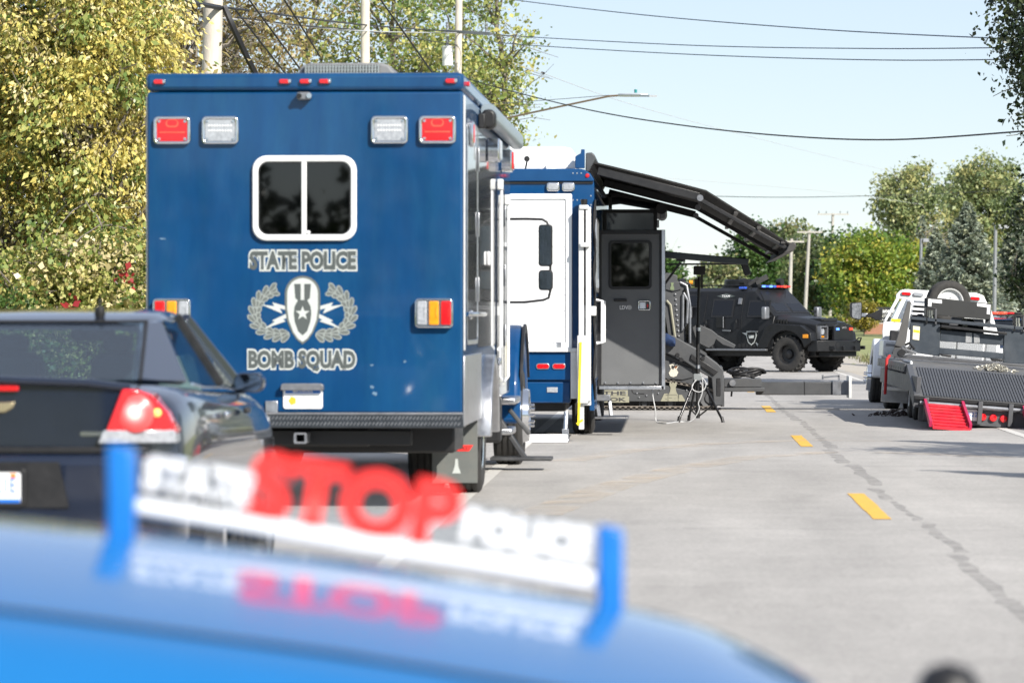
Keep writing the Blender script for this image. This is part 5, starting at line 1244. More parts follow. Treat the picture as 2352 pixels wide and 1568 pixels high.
# ================================================================ blue police car with the sign on its bonnet
def build_police_car():
    o = W(1176 - 0.24 * FPX / 6.0, 726, 6.0)
    T = thing('police_car', 'bright blue police car with red and white STOP sign standing on its bonnet', 'car', (o.x, o.y, 0), (0, 0, YAW - R(90)))
    crown = [(-1.15, 1.205), (-.9, 1.198), (-.59, 1.178), (-.403, 1.156), (.0, 1.102), (.405, 1.036), (.574, .995), (.737, .915), (.84, .80), (.90, .64), (.915, .45)]
    def cz(y):
        for (a, za), (b, zb) in zip(crown, crown[1:]):
            if y <= b: return za + (zb - za) * (y - a) / (b - a)
        return .45
    ys = [-1.15 + i * .08 for i in range(20)] + [.43 + i * .06 for i in range(7)] + [.82, .85, .88, .90, .91, .915]
    us = [-1, -.985, -.95, -.9, -.82, -.7, -.5, -.25, 0, .25, .5, .7, .82, .9, .95, .985, 1]
    b = MB(); vs_ = []
    for y in ys:
        hw = 0.96 - max(0, y - .25) ** 2 * 0.35
        for u in us:
            x = u * hw; e = max(0, abs(u) - .80) / .2
            vs_.append((x, y, max(.42, cz(y) - .15 * x * x - .20 * e ** 2.2 - (0.45 if abs(u) == 1 else 0.12 if abs(u) == .985 else 0))))
    n = len(us)
    b.add(vs_, [(j * n + i, j * n + i + 1, (j + 1) * n + i + 1, (j + 1) * n + i) for j in range(len(ys) - 1) for i in range(n - 1)])
    hood = b.build('bonnet', PBLUE, T, smooth=70)
    hood.modifiers.new('sub', 'SUBSURF').render_levels = 2
    for sg in (1, -1):
        pts = []
        for y in [-1.1 + .1 * i for i in range(18)]:
            hw = 0.96 - max(0, y - .25) ** 2 * 0.35; x = sg * .76 * hw
            pts.append((x, y, cz(y) - .15 * x * x + .0005))
        MB().tube(pts, .0035, 5).build('bonnet_seam', BLACK, T)
    # cabin and tail further left
    secs = []
    for y, hw, z0, z1 in ((-4.0, .8, .5, 1.0), (-3.9, .9, .4, 1.15), (-2.5, .96, .35, 1.2), (-1.15, .96, .35, 1.20)):
        secs.append([(-hw, y, z0), (hw, y, z0), (hw, y, z1 - .1), (hw - .1, y, z1), (-hw + .1, y, z1), (-hw, y, z1 - .1)])
    MB().loft(secs).build('body', PBLUE, T, smooth=50, bevel=0.03)
    secs = []
    for y, hw, z1 in ((-3.9, .75, 1.2), (-3.3, .62, 1.6), (-2.2, .62, 1.66), (-1.75, .64, 1.58), (-1.2, .78, 1.21)):
        secs.append([(-.8, y, 1.18), (.8, y, 1.18), (hw, y, z1 - .02), (hw * .8, y, z1), (-hw * .8, y, z1), (-hw, y, z1 - .02)])
    MB().loft(secs).build('cabin_glass', DARKG, T, smooth=40)
    MB().loft([[(-.60, y, z), (.60, y, z), (.56, y, z + .035), (-.56, y, z + .035)] for y, z in ((-3.3, 1.6), (-2.2, 1.66), (-1.8, 1.6))]).build('roof', PBLUE, T, smooth=50)
    for sg in (1, -1):
        for y in (.15, -2.9):
            tyre_wheel(T, (sg * .82, y, .36), .36, .24, sg, STEEL, rimr=.66, bolts=5)
            MB().prism([(y + .41 * math.cos(R(t)), .36 + .41 * math.sin(R(t))) for t in range(-10, 191, 12)], 'x', sg * .6, sg * .972).build('wheel_well', BLACK, T)
        MB().prism(rr(sg * .62, .72, .34, .16, .06), 'y', .80, .885).build('head_lamp', CLEARL, T, bevel=0.02)
    # push bumper
    for sg in (1, -1):
        pts = [(sg * .30, .95, .35), (sg * .30, .98, .55), (sg * .30, .98, .70), (sg * .30, .965, .80)]
        pb_ = MB().tube([(x, y - .03, z) for x, y, z in pts], .05, 12).build('push_bumper', BLACK, T, smooth=60)
    MB().lathe([(.001, .32), (.035, .31), (.05, .285), (.054, .25), (.04, .2), (.04, 0)], (.30, .912, .652), 'z', 16).build('bumper_cap', BLACK, T, smooth=60)
    MB().tube([(-.45, .98, .62), (.45, .98, .62)], .04, 10).build('push_bar', BLACK, T, smooth=60)
    # the sign
    tilt = math.atan(-.165)
    z0 = lambda y: 1.1375 - .165 * y        # bar line
    pn = MB().add([(x, y, z0(y) + dz) for x in (-.004, .004) for y, dz in ((-.37, -.012), (.375, -.012), (.375, .092), (-.37, .092))],
                  [(0, 1, 2, 3), (7, 6, 5, 4), (0, 4, 5, 1), (1, 5, 6, 2), (2, 6, 7, 3), (3, 7, 4, 0)]).build('sign_panel', ACRYL, T)
    pn['label'] = 'clear sign panel lettered STATE STOP POLICE'
    SB = mat('sign post blue', (0.001, 0.15, 0.50), 0.35, coat=0.3)
    for y0, y1 in ((-.415, -.37), (.378, .42)):
        MB().prism([(y0, cz(y0) - .01), (y1, cz(y1) - .01), (y1, z0(y1) + .092), (y0, z0(y0) + .092)], 'x', -.022, .022).build('sign_post', SB, T, bevel=0.006)
    MB().bar((0, -.37, z0(-.37)), (0, .378, z0(.378)), .022, .026).build('sign_bar', WHITE, pn, bevel=0.006)
    for body, yc, wd, ht, m, dz in (('STATE', -.268, .178, .055, PRINTW, .056), ('STOP', -.015, .345, .112, REDW, .066), ('POLICE', .265, .21, .056, PRINTW, .056)):
        for t in text('sign_lettering', body, [(m, 0, .009), (m, 0, -.009)], pn, (0, 0, 0), wd, ht, rot=(90, 0, 90), bold=.055):
            t.location = (0, yc, z0(yc) + dz); t.rotation_euler = (tilt, 0, 0)
    return T
build_police_car()
# ================================================================ tracked armoured loader
def build_loader():
    D = 59.0
    o = W(1500, 726, D); ox, oy = o.x, o.y
    T = thing('armoured_track_loader', 'dark grey tracked armoured loader lettered THE ROOK with its boom pointing along the road', 'loader', (ox, oy, 0))
    X = lambda x, y=0: W(x, 726, D + y).x - ox
    Z = lambda z, y=0: CAM_H + (726 - z) / FPX * (D + y)
    P = lambda pts, y=0: [(X(a, y), Z(b, y)) for a, b in pts]
    # tracks
    for y0 in (0.02, 1.35):
        path = [(1335, 920), (1348, 936.5), (1615, 938), (1640, 936), (1652, 922), (1650, 905), (1636, 893), (1615, 890), (1480, 861), (1380, 855), (1345, 880)]
        pts = P(path); cx = sum(p[0] for p in pts) / len(pts); cz = sum(p[1] for p in pts) / len(pts)
        inn = [(cx + (x - cx) * 0.955, cz + (z - cz) * 0.84) for x, z in pts]
        tk = MB().ring(pts, inn, 'y', y0, y0 + 0.42).build('track', mat('dusty track rubber', (0.16, 0.14, 0.12), 0.9, var=0.3, scale=8), T, smooth=30)
        lug = MB(); n = len(pts)
        for i in range(n):
            a, b = Vector(pts[i]), Vector(pts[(i + 1) % n]); L_ = (b - a).length; m_ = max(1, int(L_ / 0.085))
            nr = Vector(((b - a).y, -(b - a).x)).normalized()
            for j in range(m_):
                q = a.lerp(b, (j + 0.5) / m_); ang = math.atan2((b - a).y, (b - a).x)
                M = Matrix.Translation((q.x, y0 + 0.21, q.y)) @ Matrix.Rotation(-ang, 4, 'Y')
                lug.box(-0.024, 0.024, -0.21, 0.21, -0.022, 0.022, M)
        l = lug.build('track_lug', mat('dark track rubber', (0.06, 0.055, 0.05), 0.9, var=0.3, scale=8), tk); l['kind'] = 'stuff'
        MB().prism([(cx + (x - cx) * 0.95, cz + (z - cz) * 0.82) for x, z in pts], 'y', y0 + 0.1, y0 + 0.34).build('undercarriage', BLACK, T)
        for px_, r_ in ((1632, 0.17), (1590, 0.09), (1540, 0.09), (1480, 0.09), (1420, 0.09), (1360, 0.16)):
            MB().lathe([(0.001, y0 + 0.02), (r_ * 0.5, y0 + 0.02), (r_ * 0.55, y0 + 0.05), (r_, y0 + 0.03), (r_, y0 + 0.12)], (X(px_), 0, Z(914 if r_ > 0.1 else 926)), 'y', 16).build('road_wheel', ROOKG, T, smooth=40)
    # side cover plate with the name and tower
    sp = MB().prism(P([(1340, 886), (1478, 872), (1612, 905), (1612, 922), (1340, 921)]), 'y', -0.03, 0.01).build('side_cover', ROOKG, T, bevel=0.006)
    nm = []
    for body, cxp, cyp, wp, hp in (('THE', 1411, 902.5, 62, 15), ('ROOK', 1402, 917.0, 86, 15)):
        w_, h_ = wp * D / FPX, hp * D / FPX
        pl = bx('name_plate', TAN, sp, X(cxp) - w_ / 2, X(cxp) + w_ / 2, -0.045, -0.031, Z(cyp) - h_ / 2 + 0.003, Z(cyp) + h_ / 2 - 0.003, 0.002)
        text('name_lettering', body, [(mat('cut out dark grey', (0.05, 0.05, 0.05), 0.7), 0, 0.002)], sp, (X(cxp), -0.046, Z(cyp)), w_ * 0.84, h_ * 0.6, bold=0.03)
    def tower(cx, cy, s, par, yy, m=TAN):
        q = [(-.34, 1), (-.34, .84), (-.18, .84), (-.18, 1), (-.06, 1)]
        shape = [(-.5, -1), (.5, -1), (.5, -.28), (.40, -.18), (.30, .1), (.26, .45), (.36, .62), (.36, 1), (.20, 1), (.20, .86), (.07, .86), (.07, 1), (-.07, 1), (-.07, .86), (-.20, .86), (-.20, 1), (-.36, 1), (-.36, .62), (-.26, .45), (-.30, .1), (-.40, -.18), (-.5, -.28)]
        return flat('tower_emblem', m, par, [[(cx + a * s, cy + b * s * 0.98) for a, b in shape]], yy, 0.012)
    te = tower(X(1546), Z(899), 0.155, sp, -0.043)
    s_ = 0.155
    flat('tower_emblem', TAN, sp, [[(X(1546) - 0.20, Z(899) - 0.152), (X(1546) - 0.085, Z(899) - 0.152), (X(1546) - 0.085, Z(899) - 0.03), (X(1546) - 0.14, Z(899) - 0.03)], [(X(1546) + 0.085, Z(899) - 0.152), (X(1546) + 0.20, Z(899) - 0.152), (X(1546) + 0.14, Z(899) - 0.05), (X(1546) + 0.085, Z(899) - 0.05)]], -0.042, 0.01)
    cut = mat('cut out dark grey', (0.05, 0.05, 0.05), 0.7)
    for (u, v, w_, h_) in ((-.03, -.05, .30, .006), (-.08, -.07, .006, .04), (-.04, -.10, .08, .005), (.09, -.08, .005, .06), (.03, -.11, .05, .005), (-.11, -.12, .05, .005)):
        bx('brick_line', cut, te, X(1546) + u - w_ / 2 * 0.6, X(1546) + u + w_ / 2 * 0.6, -0.0445, -0.0405, Z(899) + v - h_ / 2, Z(899) + v + h_ / 2, 0)
    for a, b in ((1430, 889), (1463, 903), (1485, 908), (1468, 912), (1512, 903), (1516, 894), (1577, 896), (1437, 902), (1486, 890)):
        MB().lathe([(0.001, -0.05), (0.012, -0.047), (0.016, -0.03)], (X(a), 0, Z(b)), 'y', 8).build('bolt', STEEL, sp, smooth=50)
    MB().tube([(X(1452), -0.034, Z(890)), (X(1452), -0.034, Z(899)), (X(1456), -0.034, Z(903)), (X(1480), -0.034, Z(904))], 0.005, 5).build('seam', BLACK, sp)
    # body
    MB().prism(P([(1340, 770), (1505, 770), (1516, 806), (1598, 842), (1604, 872), (1590, 884), (1478, 866), (1340, 868)]), 'y', 0.06, 1.75).build('body', ROOKG, T, bevel=0.02)
    MB().prism(P([(1512, 822), (1590, 846), (1592, 866), (1568, 872), (1512, 868)]), 'y', 0.03, 0.059).build('service_panel', ROOKG, T, bevel=0.006)
    # small badge
    bd = MB().prism(P([(1537, 838), (1543, 836), (1550, 837), (1556, 836), (1559, 840), (1554, 848), (1558, 855), (1554, 863), (1546, 866), (1539, 863), (1536, 856), (1541, 848)]), 'y', 0.02, 0.03).build('badge', mat('pale badge', (0.55, 0.52, 0.44), 0.5, var=0.3, scale=60), T)
    MB().prism(P([(1543, 838), (1549, 842), (1547, 848), (1542, 845)]), 'y', 0.015, 0.02).build('badge_mark', PRINTB, bd)
    MB().prism(P([(1549, 842), (1556, 840), (1553, 846)]), 'y', 0.015, 0.02).build('badge_mark', ORANGE, bd)
    # lift arm
    for y0 in (-0.06, 1.62):
        am = MB().prism(P([(1502, 768), (1546, 770), (1612, 808), (1650, 836), (1662, 850), (1660, 930), (1640, 932), (1634, 868), (1612, 856), (1560, 822), (1516, 806)]), 'y', y0, y0 + 0.22).build('lift_arm', ROOKG, T, bevel=0.015)
        MB().prism(P([(1588, 812), (1650, 852), (1640, 862), (1585, 824)]), 'y', y0 - 0.04, y0 - 0.001).build('hydraulic_ram', BLACK, am, bevel=0.01)
        for a, b in ((1556, 815), (1565, 826), (1614, 823)):
            MB().lathe([(0.001, y0 - 0.05), (0.03, y0 - 0.05), (0.035, y0)], (X(a), 0, Z(b)), 'y', 12).build('pivot_pin', BLACK, am, smooth=40)
        MB().bar((X(1608), y0 - 0.02, Z(806)), (X(1622), y0 - 0.02, Z(814)), 0.03, 0.04).build('lug', ROOKG, am)
    # cab
    cb = MB().prism(P([(1430, 650), (1562, 646), (1578, 662), (1586, 788), (1560, 790), (1530, 774), (1430, 774)]), 'y', 0.30, 1.45).build('cab', ROOKG, T, bevel=0.015)
    MB().prism(P([(1440, 670), (1520, 668), (1535, 770), (1440, 768)]), 'y', 0.285, 0.299).build('side_window', DARKG, cb)
    MB().prism(P([(1500, 630), (1524, 629), (1530, 626), (1541, 627), (1556, 632), (1556, 648), (1500, 650)]), 'y', 0.32, 1.4).build('roof_box', ROOKG, cb, bevel=0.01)
    sg = MB().prism(P([(1529, 647), (1560, 647), (1564, 664), (1545, 669), (1529, 664)]), 'y', 0.27, 0.299).build('tower_plate', ROOKG, cb, bevel=0.005)
    tower(X(1544), Z(657), 0.062, cb, 0.26, mat('pale green print', (0.16, 0.20, 0.11), 0.6))
    for pts in ([(1562, 648), (1577, 655), (1585, 700), (1585, 788)], [(1570, 672), (1580, 690), (1578, 742), (1568, 760), (1569, 676)], [(1531, 690), (1540, 700), (1552, 785)]):
        MB().tube([(X(a), 0.27, Z(b)) for a, b in pts], 0.022, 6).build('cab_guard', TAN if pts[0][0] == 1531 else STEEL, cb, smooth=50)
    MB().prism(P([(1571, 664), (1579, 668), (1585, 780), (1576, 784)]), 'y', 0.26, 0.30).build('front_screen', DARKG, cb)
    for i in range(9):
        MB().lathe([(0.001, 0.275), (0.016, 0.28), (0.02, 0.3)], (X(1551 + i * 1.0), 0, Z(676 + i * 12)), 'y', 8).build('bolt', STEEL, cb, smooth=50)
    MB().tube([(X(1562), 0.35, Z(650)), (X(1572), 0.35, Z(648)), (X(1584), 0.35, Z(652)), (X(1587), 0.35, Z(660))], 0.02, 6).build('lamp_bracket', BLACK, cb)
    MB().lathe([(0.001, -0.03), (0.035, -0.02), (0.035, 0.04)], (X(1586), 0.4, Z(648)), 'x', 10).build('amber_lamp', AMBERL, cb)
    # front plates
    MB().prism(P([(1590, 752), (1603, 744), (1634, 757), (1648, 768), (1640, 790), (1628, 800), (1600, 786)], 1.0), 'y', 1.0, 1.06).build('front_plate', ROOKG, T, bevel=0.01)
    MB().prism(P([(1640, 764), (1650, 770), (1690, 792), (1686, 800), (1660, 792), (1640, 776)], 1.1), 'y', 1.1, 1.15).build('front_plate', ROOKG, T, bevel=0.01)
    MB().box(X(1628), X(1660), 0.15, 1.62, Z(932), Z(842)).build('coupler', ROOKG, T, bevel=0.012)
    bx('coupler_gap', BLACK, T, X(1646), X(1655), -0.075, 0.16, Z(908), Z(868), 0.003)
    bx('coupler_post', ROOKG, T, X(1655), X(1664), 0.2, 1.4, Z(934), Z(862), 0.008)
    # boom
    bm_ = MB().box(X(1664), X(1750), 0.35, 1.15, Z(890), Z(870)).box(X(1664), X(1757), 0.32, 1.18, Z(900), Z(890) - 0.004).build('boom_base', ROOKG, T, bevel=0.01)
    MB().box(X(1738), X(1922), 0.5, 0.95, Z(908), Z(878)).build('boom', ROOKG, T, bevel=0.012)
    MB().box(X(1849), X(1851), 0.495, 0.955, Z(908.4), Z(877.6)).build('boom_joint', BLACK, bm_)
    e = MB().box(X(1914), X(1956), 0.46, 0.99, Z(908), Z(875)).build('boom_tip', STEEL, T, bevel=0.012)
    bx('tip_plate', DWHITE, e, X(1951), X(1957.5), 0.3, 1.15, Z(915), Z(864), 0.004)
    MB().bar((X(1893), 0.7, Z(868)), (X(1932), 0.7, Z(864)), 0.05, 0.03).bar((X(1930), 0.7, Z(864)), (X(1931), 0.7, Z(876)), 0.05, 0.03).bar((X(1893), 0.7, Z(862)), (X(1893), 0.7, Z(872)), 0.03, 0.03).build('tip_hook', STEEL, e)
    MB().lathe([(0.001, 0.30), (0.05, 0.30), (0.055, 0.35)], (X(1683), 0, Z(880)), 'y', 14).build('boom_pin', STEEL, bm_, smooth=40)
    for i in range(5):
        r1 = 0.14 + 0.02 * i; pts = []
        for j in range(17):
            a = j / 16 * math.pi * 2 * 0.85 + i
            pts.append((X(1716) + 0.22 * math.cos(a) * (1 + 0.1 * i), 0.7 + 0.16 * math.sin(a), Z(868) + 0.04 + 0.04 * math.sin(2 * a + i) + 0.018 * i))
        MB().tube(pts, 0.02, 6).build('boom_hose', BLACK, bm_, smooth=60)
    MB().bar((X(1682), 0.6, Z(900)), (X(1681), 0.6, Z(912)), 0.03, 0.03).build('boom_stop', BLACK, bm_)
    return T
build_loader()
# crumpled jacket on the loader fender
q = W(1532, 782, 58.86)
J = MB(); g = random.Random(3); secs = []
for i in range(9):
    t = i / 8; secs.append([(q.x - 0.16 + 0.30 * t, q.y - 0.10 * math.sin(a) * (0.5 + t) * g.uniform(.7, 1.2), q.z + 0.06 - 0.09 * t + (0.06 + 0.13 * t * (1.15 - t)) * math.cos(a) * g.uniform(.75, 1.2)) for a in [k_ * math.pi / 5 for k_ in range(10)]])
jk = J.loft(secs).build('blue_jacket', mat('dark blue cloth', (0.012, 0.03, 0.085), 0.8, var=0.5, scale=14), None, smooth=70)
jk.modifiers.new('sub', 'SUBSURF').render_levels = 1
tag(jk, 'crumpled dark blue jacket lying on the tracked loader behind the open door', 'jacket')
# ================================================================ tripod mast
def build_tripod():
    D = 52.6; o = W(1600, 726, D)
    T = thing('tripod_mast', 'tall black tripod mast with a box on top standing before the loader', 'tripod', (o.x, o.y, 0))
    X = lambda x: (x - 1600) / FPX * D
    Z = lambda y: CAM_H + (726 - y) / FPX * D
    MB().tube([(X(1603), 0, Z(960)), (X(1603), 0, Z(745))], 0.028, 12).tube([(X(1603), 0, Z(745)), (X(1606), 0, Z(635))], 0.022, 12).build('mast', BLACK, T, smooth=50)
    MB().tube([(X(1604), 0, Z(760)), (X(1604), 0, Z(752))], 0.034, 12).tube([(X(1603), 0, Z(846)), (X(1603), 0, Z(838))], 0.034, 12).build('mast_collar', ALU, T, smooth=50)
    MB().box(X(1593), X(1620), -0.07, 0.07, Z(631), Z(611)).build('antenna_box', BLACK, T, bevel=0.01)
    MB().bar((X(1598), 0, Z(640)), (X(1600), 0, Z(660)), 0.05, 0.05).bar((X(1612), 0, Z(631)), (X(1612), 0, Z(662)), 0.03, 0.03).build('antenna_bracket', BLACK, T)
    for fx, fy, s in ((1558, -0.35, 968), (1582, 0.42, 962), (1660, -0.38, 969)):
        lg = MB().tube([(X(1603) + (X(fx) - X(1603)) * 0.06, fy * 0.06, Z(862)), (X(fx), fy, 0.02)], 0.018, 10).build('leg', mat('dark tripod tube', (0.05, 0.05, 0.052), 0.25, 0.8) if fx != 1582 else BLACK, T, smooth=50)
        MB().tube([(X(fx) - (X(fx) - X(1603)) * 0.06, fy * 0.94, 0.085), (X(fx), fy, 0.0)], 0.024, 10).build('rubber_foot', BLACK, lg, smooth=50)
        MB().tube([(X(1603), 0, Z(957)), (X(1603) + (X(fx) - X(1603)) * 0.62, fy * 0.62, Z(928))], 0.011, 6).build('brace', BLACK, T, smooth=50)
    MB().box(X(1592), X(1613), -0.07, 0.07, Z(874), Z(858)).build('hub', mat('pale grey hub', (0.22, 0.24, 0.25), 0.4), T, bevel=0.015)
    return T
build_tripod()
D = 52.3
cb = [W(1600, 872, D), W(1590, 884, D), W(1592, 895, D), W(1606, 900, D), W(1618, 893, D), W(1621, 878, D), W(1612, 868, D), W(1614, 880, D), W(1612, 905, D), W(1604, 925, D), W(1606, 938, D), W(1598, 955, D), W(1584, 968, D), W(1560, 970, D), W(1530, 975, 51.5), W(1508, 968, 52), W(1505, 940, 52), W(1499, 905, 52), W(1500, 885, 52)]
for c in cb: c.z = max(c.z, 0.015)
sm = []
for i in range(len(cb) - 1):
    p0, p1, p2, p3 = cb[max(0, i - 1)], cb[i], cb[i + 1], cb[min(len(cb) - 1, i + 2)]
    for j in range(6):
        t = j / 6; sm.append(0.5 * ((2 * p1) + (p2 - p0) * t + (2 * p0 - 5 * p1 + 4 * p2 - p3) * t * t + (3 * p1 - p0 - 3 * p2 + p3) * t ** 3))
tag(MB().tube(sm, 0.009, 6).build('power_cable', CABLEG, None, smooth=60), 'pale grey cable looped on the tripod and trailing along the road', 'cable')
# ================================================================ black armoured truck
def build_armoured():
    phi = R(36.5); D = 99.2
    nw = W(1814, 726, D)
    f = (_r * math.cos(phi) - _f * math.sin(phi)); rt = Vector((f.y, -f.x, 0))
    o = nw - rt * 0.94
    T = thing('armoured_truck', 'matt black armoured police truck with roof hatch and lit blue and red lamps', 'armoured truck', (o.x, o.y, 0), (0, 0, math.atan2(-f.x, f.y)))
    # hull
    lo = lambda y, w: [(-w, y, .60), (w, y, .60), (w + .03, y, 1.42), (.88, y, 2.17), (.70, y, 2.27), (-.70, y, 2.27), (-.88, y, 2.17), (-w - .03, y, 1.42)]
    hull = MB().loft([lo(-4.15, 1.04), lo(-4.1, 1.07), lo(-1.15, 1.07), [(-1.05, -.45, .60), (1.05, -.45, .60), (1.07, -.45, 1.30), (.98, -.45, 1.50), (.90, -.45, 1.53), (-.90, -.45, 1.53), (-.98, -.45, 1.50), (-1.07, -.45, 1.30)]]).build('hull', ARMOUR, T, bevel=0.015)
    def side(y, z, off=0.0):
        """point on the sloping upper side wall"""
        t = (z - 1.42) / .75; return (1.10 + (.88 - 1.10) * t + off * .96, y, z + off * .28)
    def sidebox(name, m, par, y0, y1, z0, z1, a=0.003, b=0.02):
        q = [(y0, z0), (y1, z0), (y1, z1), (y0, z1)]
        return MB().add([side(y, z, a) for y, z in q] + [side(y, z, b) for y, z in q], [(0, 1, 2, 3), (7, 6, 5, 4), (0, 4, 5, 1), (1, 5, 6, 2), (2, 6, 7, 3), (3, 7, 4, 0)]).build(name, m, par)
    for y0, y1, z0, z1 in ((-1.22, -.62, 1.52, 1.88), (-2.38, -1.78, 1.52, 1.92), (-3.5, -2.95, 1.78, 2.05)):
        fr = sidebox('window_frame', BLACK, T, y0 - .05, y1 + .05, z0 - .05, z1 + .05, .002, .018)
        sidebox('pane', DARKG, fr, y0, y1, z0, z1, .018, .024)
    for y in (-1.45, -2.65):
        MB().tube([side(y, 2.1, .004), side(y, 1.42, .004), (1.10, y, 1.42), (1.075, y, .66)], .009, 5).build('door_seam', BLACK, T)
    for y, z in ((-1.58, 1.30), (-2.55, 1.28)):
        MB().tube([(1.10, y, z - .12), (1.15, y, z - .12), (1.15, y, z + .12), (1.11, y, z + .12)], .018, 6).build('door_handle', ARMOUR, T, smooth=50)
    for y, z in ((-1.18, 1.10), (-2.05, 1.12)):
        MB().bar((1.09, y, z), (1.13, y + .28, z - .01), .03, .035).build('latch_handle', STEEL, T)
    for y, z in ((-2.12, 1.34), (-3.15, 1.62)):
        fr = MB().box(1.09, 1.135, y - .12, y + .12, z - .15, z + .15).build('gun_port', ARMOUR, T, bevel=.01)
        MB().tube([(1.14, y + .12, z - .15), (1.14, y + .12, z + .15)], .012, 6).build('port_hinge', STEEL, fr)
    for y in (-1.55, ):
        bxo = sidebox('hinge_block', STEEL, T, y - .05, y + .05, 1.82, 1.98, .0, .05)
    # sill step and vents
    bx('side_step', STEEL, T, 1.06, 1.17, -2.55, -.62, .575, .625, .008)
    for i in range(7):
        bx('vent_slot', BLACK, T, 1.072, 1.084, -1.55 + i * .12, -1.47 + i * .12, .66, .76, .002)
    # decals
    for t in text('side_lettering', 'POLICE', [(PRINTW, 0, .006)], T, (0, 0, 0), .62, .13, rot=(90, 0, 90), bold=.01):
        t.location = side(-3.55, 1.58, .004); t.rotation_euler = (0, -.285, 0)
    for t in text('side_lettering', 'TEAM', [(PRINTW, 0, .012)], T, (0, 0, 0), .26, .055, rot=(90, 0, 90), bold=.01):
        t.location = side(-2.05, 2.045, .004); t.rotation_euler = (0, -.285, 0)
    c = Vector(side(-2.05, 2.045, .006))
    q = [(-.30, 0), (0, -.075), (.30, 0), (0, .075)]
    dm = MB().add([side(-2.05 + a, 2.045 + b, .004) for a, b in q] + [side(-2.05 + a, 2.045 + b, .007) for a, b in q], [(0, 1, 2, 3), (7, 6, 5, 4), (0, 4, 5, 1), (1, 5, 6, 2), (2, 6, 7, 3), (3, 7, 4, 0)]).build('diamond_decal', DGREY, T)
    sh = [(-.15, .17), (.15, .17), (.17, .05), (.10, -.14), (0, -.21), (-.10, -.14), (-.17, .05)]
    flat('shield_decal', LGREY, T, [[(-1.12 + a, .93 + b) for a, b in sh]], 1.095, .004, 'x')
    flat('shield_decal', ARMOUR, T, [[(-1.12 + a * .84, .93 + b * .84) for a, b in sh]], 1.099, .003, 'x')
    flat('shield_decal', LGREY, T, [[(-1.12 - .09, .93 + .06), (-1.12 + .09, .93 + .06), (-1.12 + .07, .93 - .02), (-1.12 - .07, .93 - .02)], [(-1.42, 1.06), (-1.25, 1.05), (-1.29, .99)], [(-.78, .72), (-.98, .80), (-.93, .70)]], 1.102, .003, 'x')
    # windscreen
    def ws(x, t, off=0.0):
        y = -1.15 + .70 * t; z = 2.20 - .68 * t; return (x * (.80 + .06 * t), y + off * .70, z + off * .72)
    for x0, x1 in ((-.96, -.03), (.03, .96)):
        q = [(x0, .10), (x1, .10), (x1, .90), (x0, .90)]
        fr = MB().add([ws(x, t, -.01) for x, t in q] + [ws(x, t, .02) for x, t in q], [(0, 1, 2, 3), (7, 6, 5, 4), (0, 4, 5, 1), (1, 5, 6, 2), (2, 6, 7, 3), (3, 7, 4, 0)]).build('windscreen', BLACK, T)
        q = [(x0 + .06, .15), (x1 - .06, .15), (x1 - .06, .85), (x0 + .06, .85)]
        MB().add([ws(x, t, .021) for x, t in q] + [ws(x, t, .026) for x, t in q], [(0, 1, 2, 3), (7, 6, 5, 4), (0, 4, 5, 1), (1, 5, 6, 2), (2, 6, 7, 3), (3, 7, 4, 0)]).build('pane', glass('blue tinted screen', (0.05, 0.09, 0.16), 0.6), fr)
        MB().tube([ws((x0 + x1) / 2 - .2, .05, .04), ws((x0 + x1) / 2 + .15, .3, .035)], .01, 5).build('wiper', BLACK, fr)
    MB().tube([side(-.9, 2.1, .06), (1.03, -.60, 1.62)], .02, 6).build('grab_bar', ARMOUR, T)
    # bonnet
    hs = lambda y, w, zt, zs: [(-w, y, .75), (w, y, .75), (w, y, zs), (w - .22, y, zt), (-w + .22, y, zt), (-w, y, zs)]
    MB().loft([hs(-.46, .98, 1.53, 1.42), hs(.30, .90, 1.44, 1.33), hs(.78, .84, 1.34, 1.26)]).build('bonnet', ARMOUR, T, bevel=.02)
    MB().prism([(-.45, .12), (.45, .12), (.40, .68), (-.40, .68)], 'z', 1.36, 1.445).build('bonnet_scoop', ARMOUR, T, bevel=.02)
    bx('scoop_slot', BLACK, T, -.33, .33, .675, .69, 1.37, 1.42, .003)
    for sg in (1, -1):
        arch = [(0 + .60 * math.cos(R(t)), .50 + .60 * math.sin(R(t))) for t in range(170, 5, -15)]
        po = [(-.78, .62), (-.86, .75), (-.62, 1.24), (-.45, 1.31), (.42, 1.26), (.74, 1.08), (.80, .88), (.64, .80)] + arch[::-1]
        po = [(-.70, .62), (-.92, .66), (-.66, 1.22), (-.48, 1.31), (.45, 1.26), (.78, 1.06), (.82, .84), (.66, .72)] + [(.60 * math.cos(R(t)), .50 + .62 * math.sin(R(t))) for t in range(15, 166, 15)]
        MB().prism(po, 'x', sg * .86, sg * 1.16).build('fender', ARMOUR, T, bevel=.02)
        bx('side_marker', AMBERL, T, min(sg * 1.16, sg * 1.175), max(sg * 1.16, sg * 1.175), .55, .72, .92, 1.02, .006)
        ra = [(-3.2 - .78, .62), (-3.2 - .62, 1.28), (-3.2 + .62, 1.28), (-2.48, .98), (-2.30, .62), (-2.52, .62)] + [(-3.2 + .60 * math.cos(R(t)), .50 + .62 * math.sin(R(t))) for t in range(15, 166, 15)]
        MB().prism(ra, 'x', sg * 1.0, sg * 1.18).build('rear_fender', ARMOUR, T, bevel=.02)
        for i in range(4):
            bx('vent_slot', BLACK, T, min(sg * .96, sg * .99), max(sg * .96, sg * .99), -.36 + i * .085, -.31 + i * .085, 1.30, 1.42, .002)
        for y in (0, -3.2):
            tyre_wheel(T, (sg * .92, y, .49), .49, .34, sg, BLACK, rimr=.52, lugs=22, dish=.3, bolts=10)
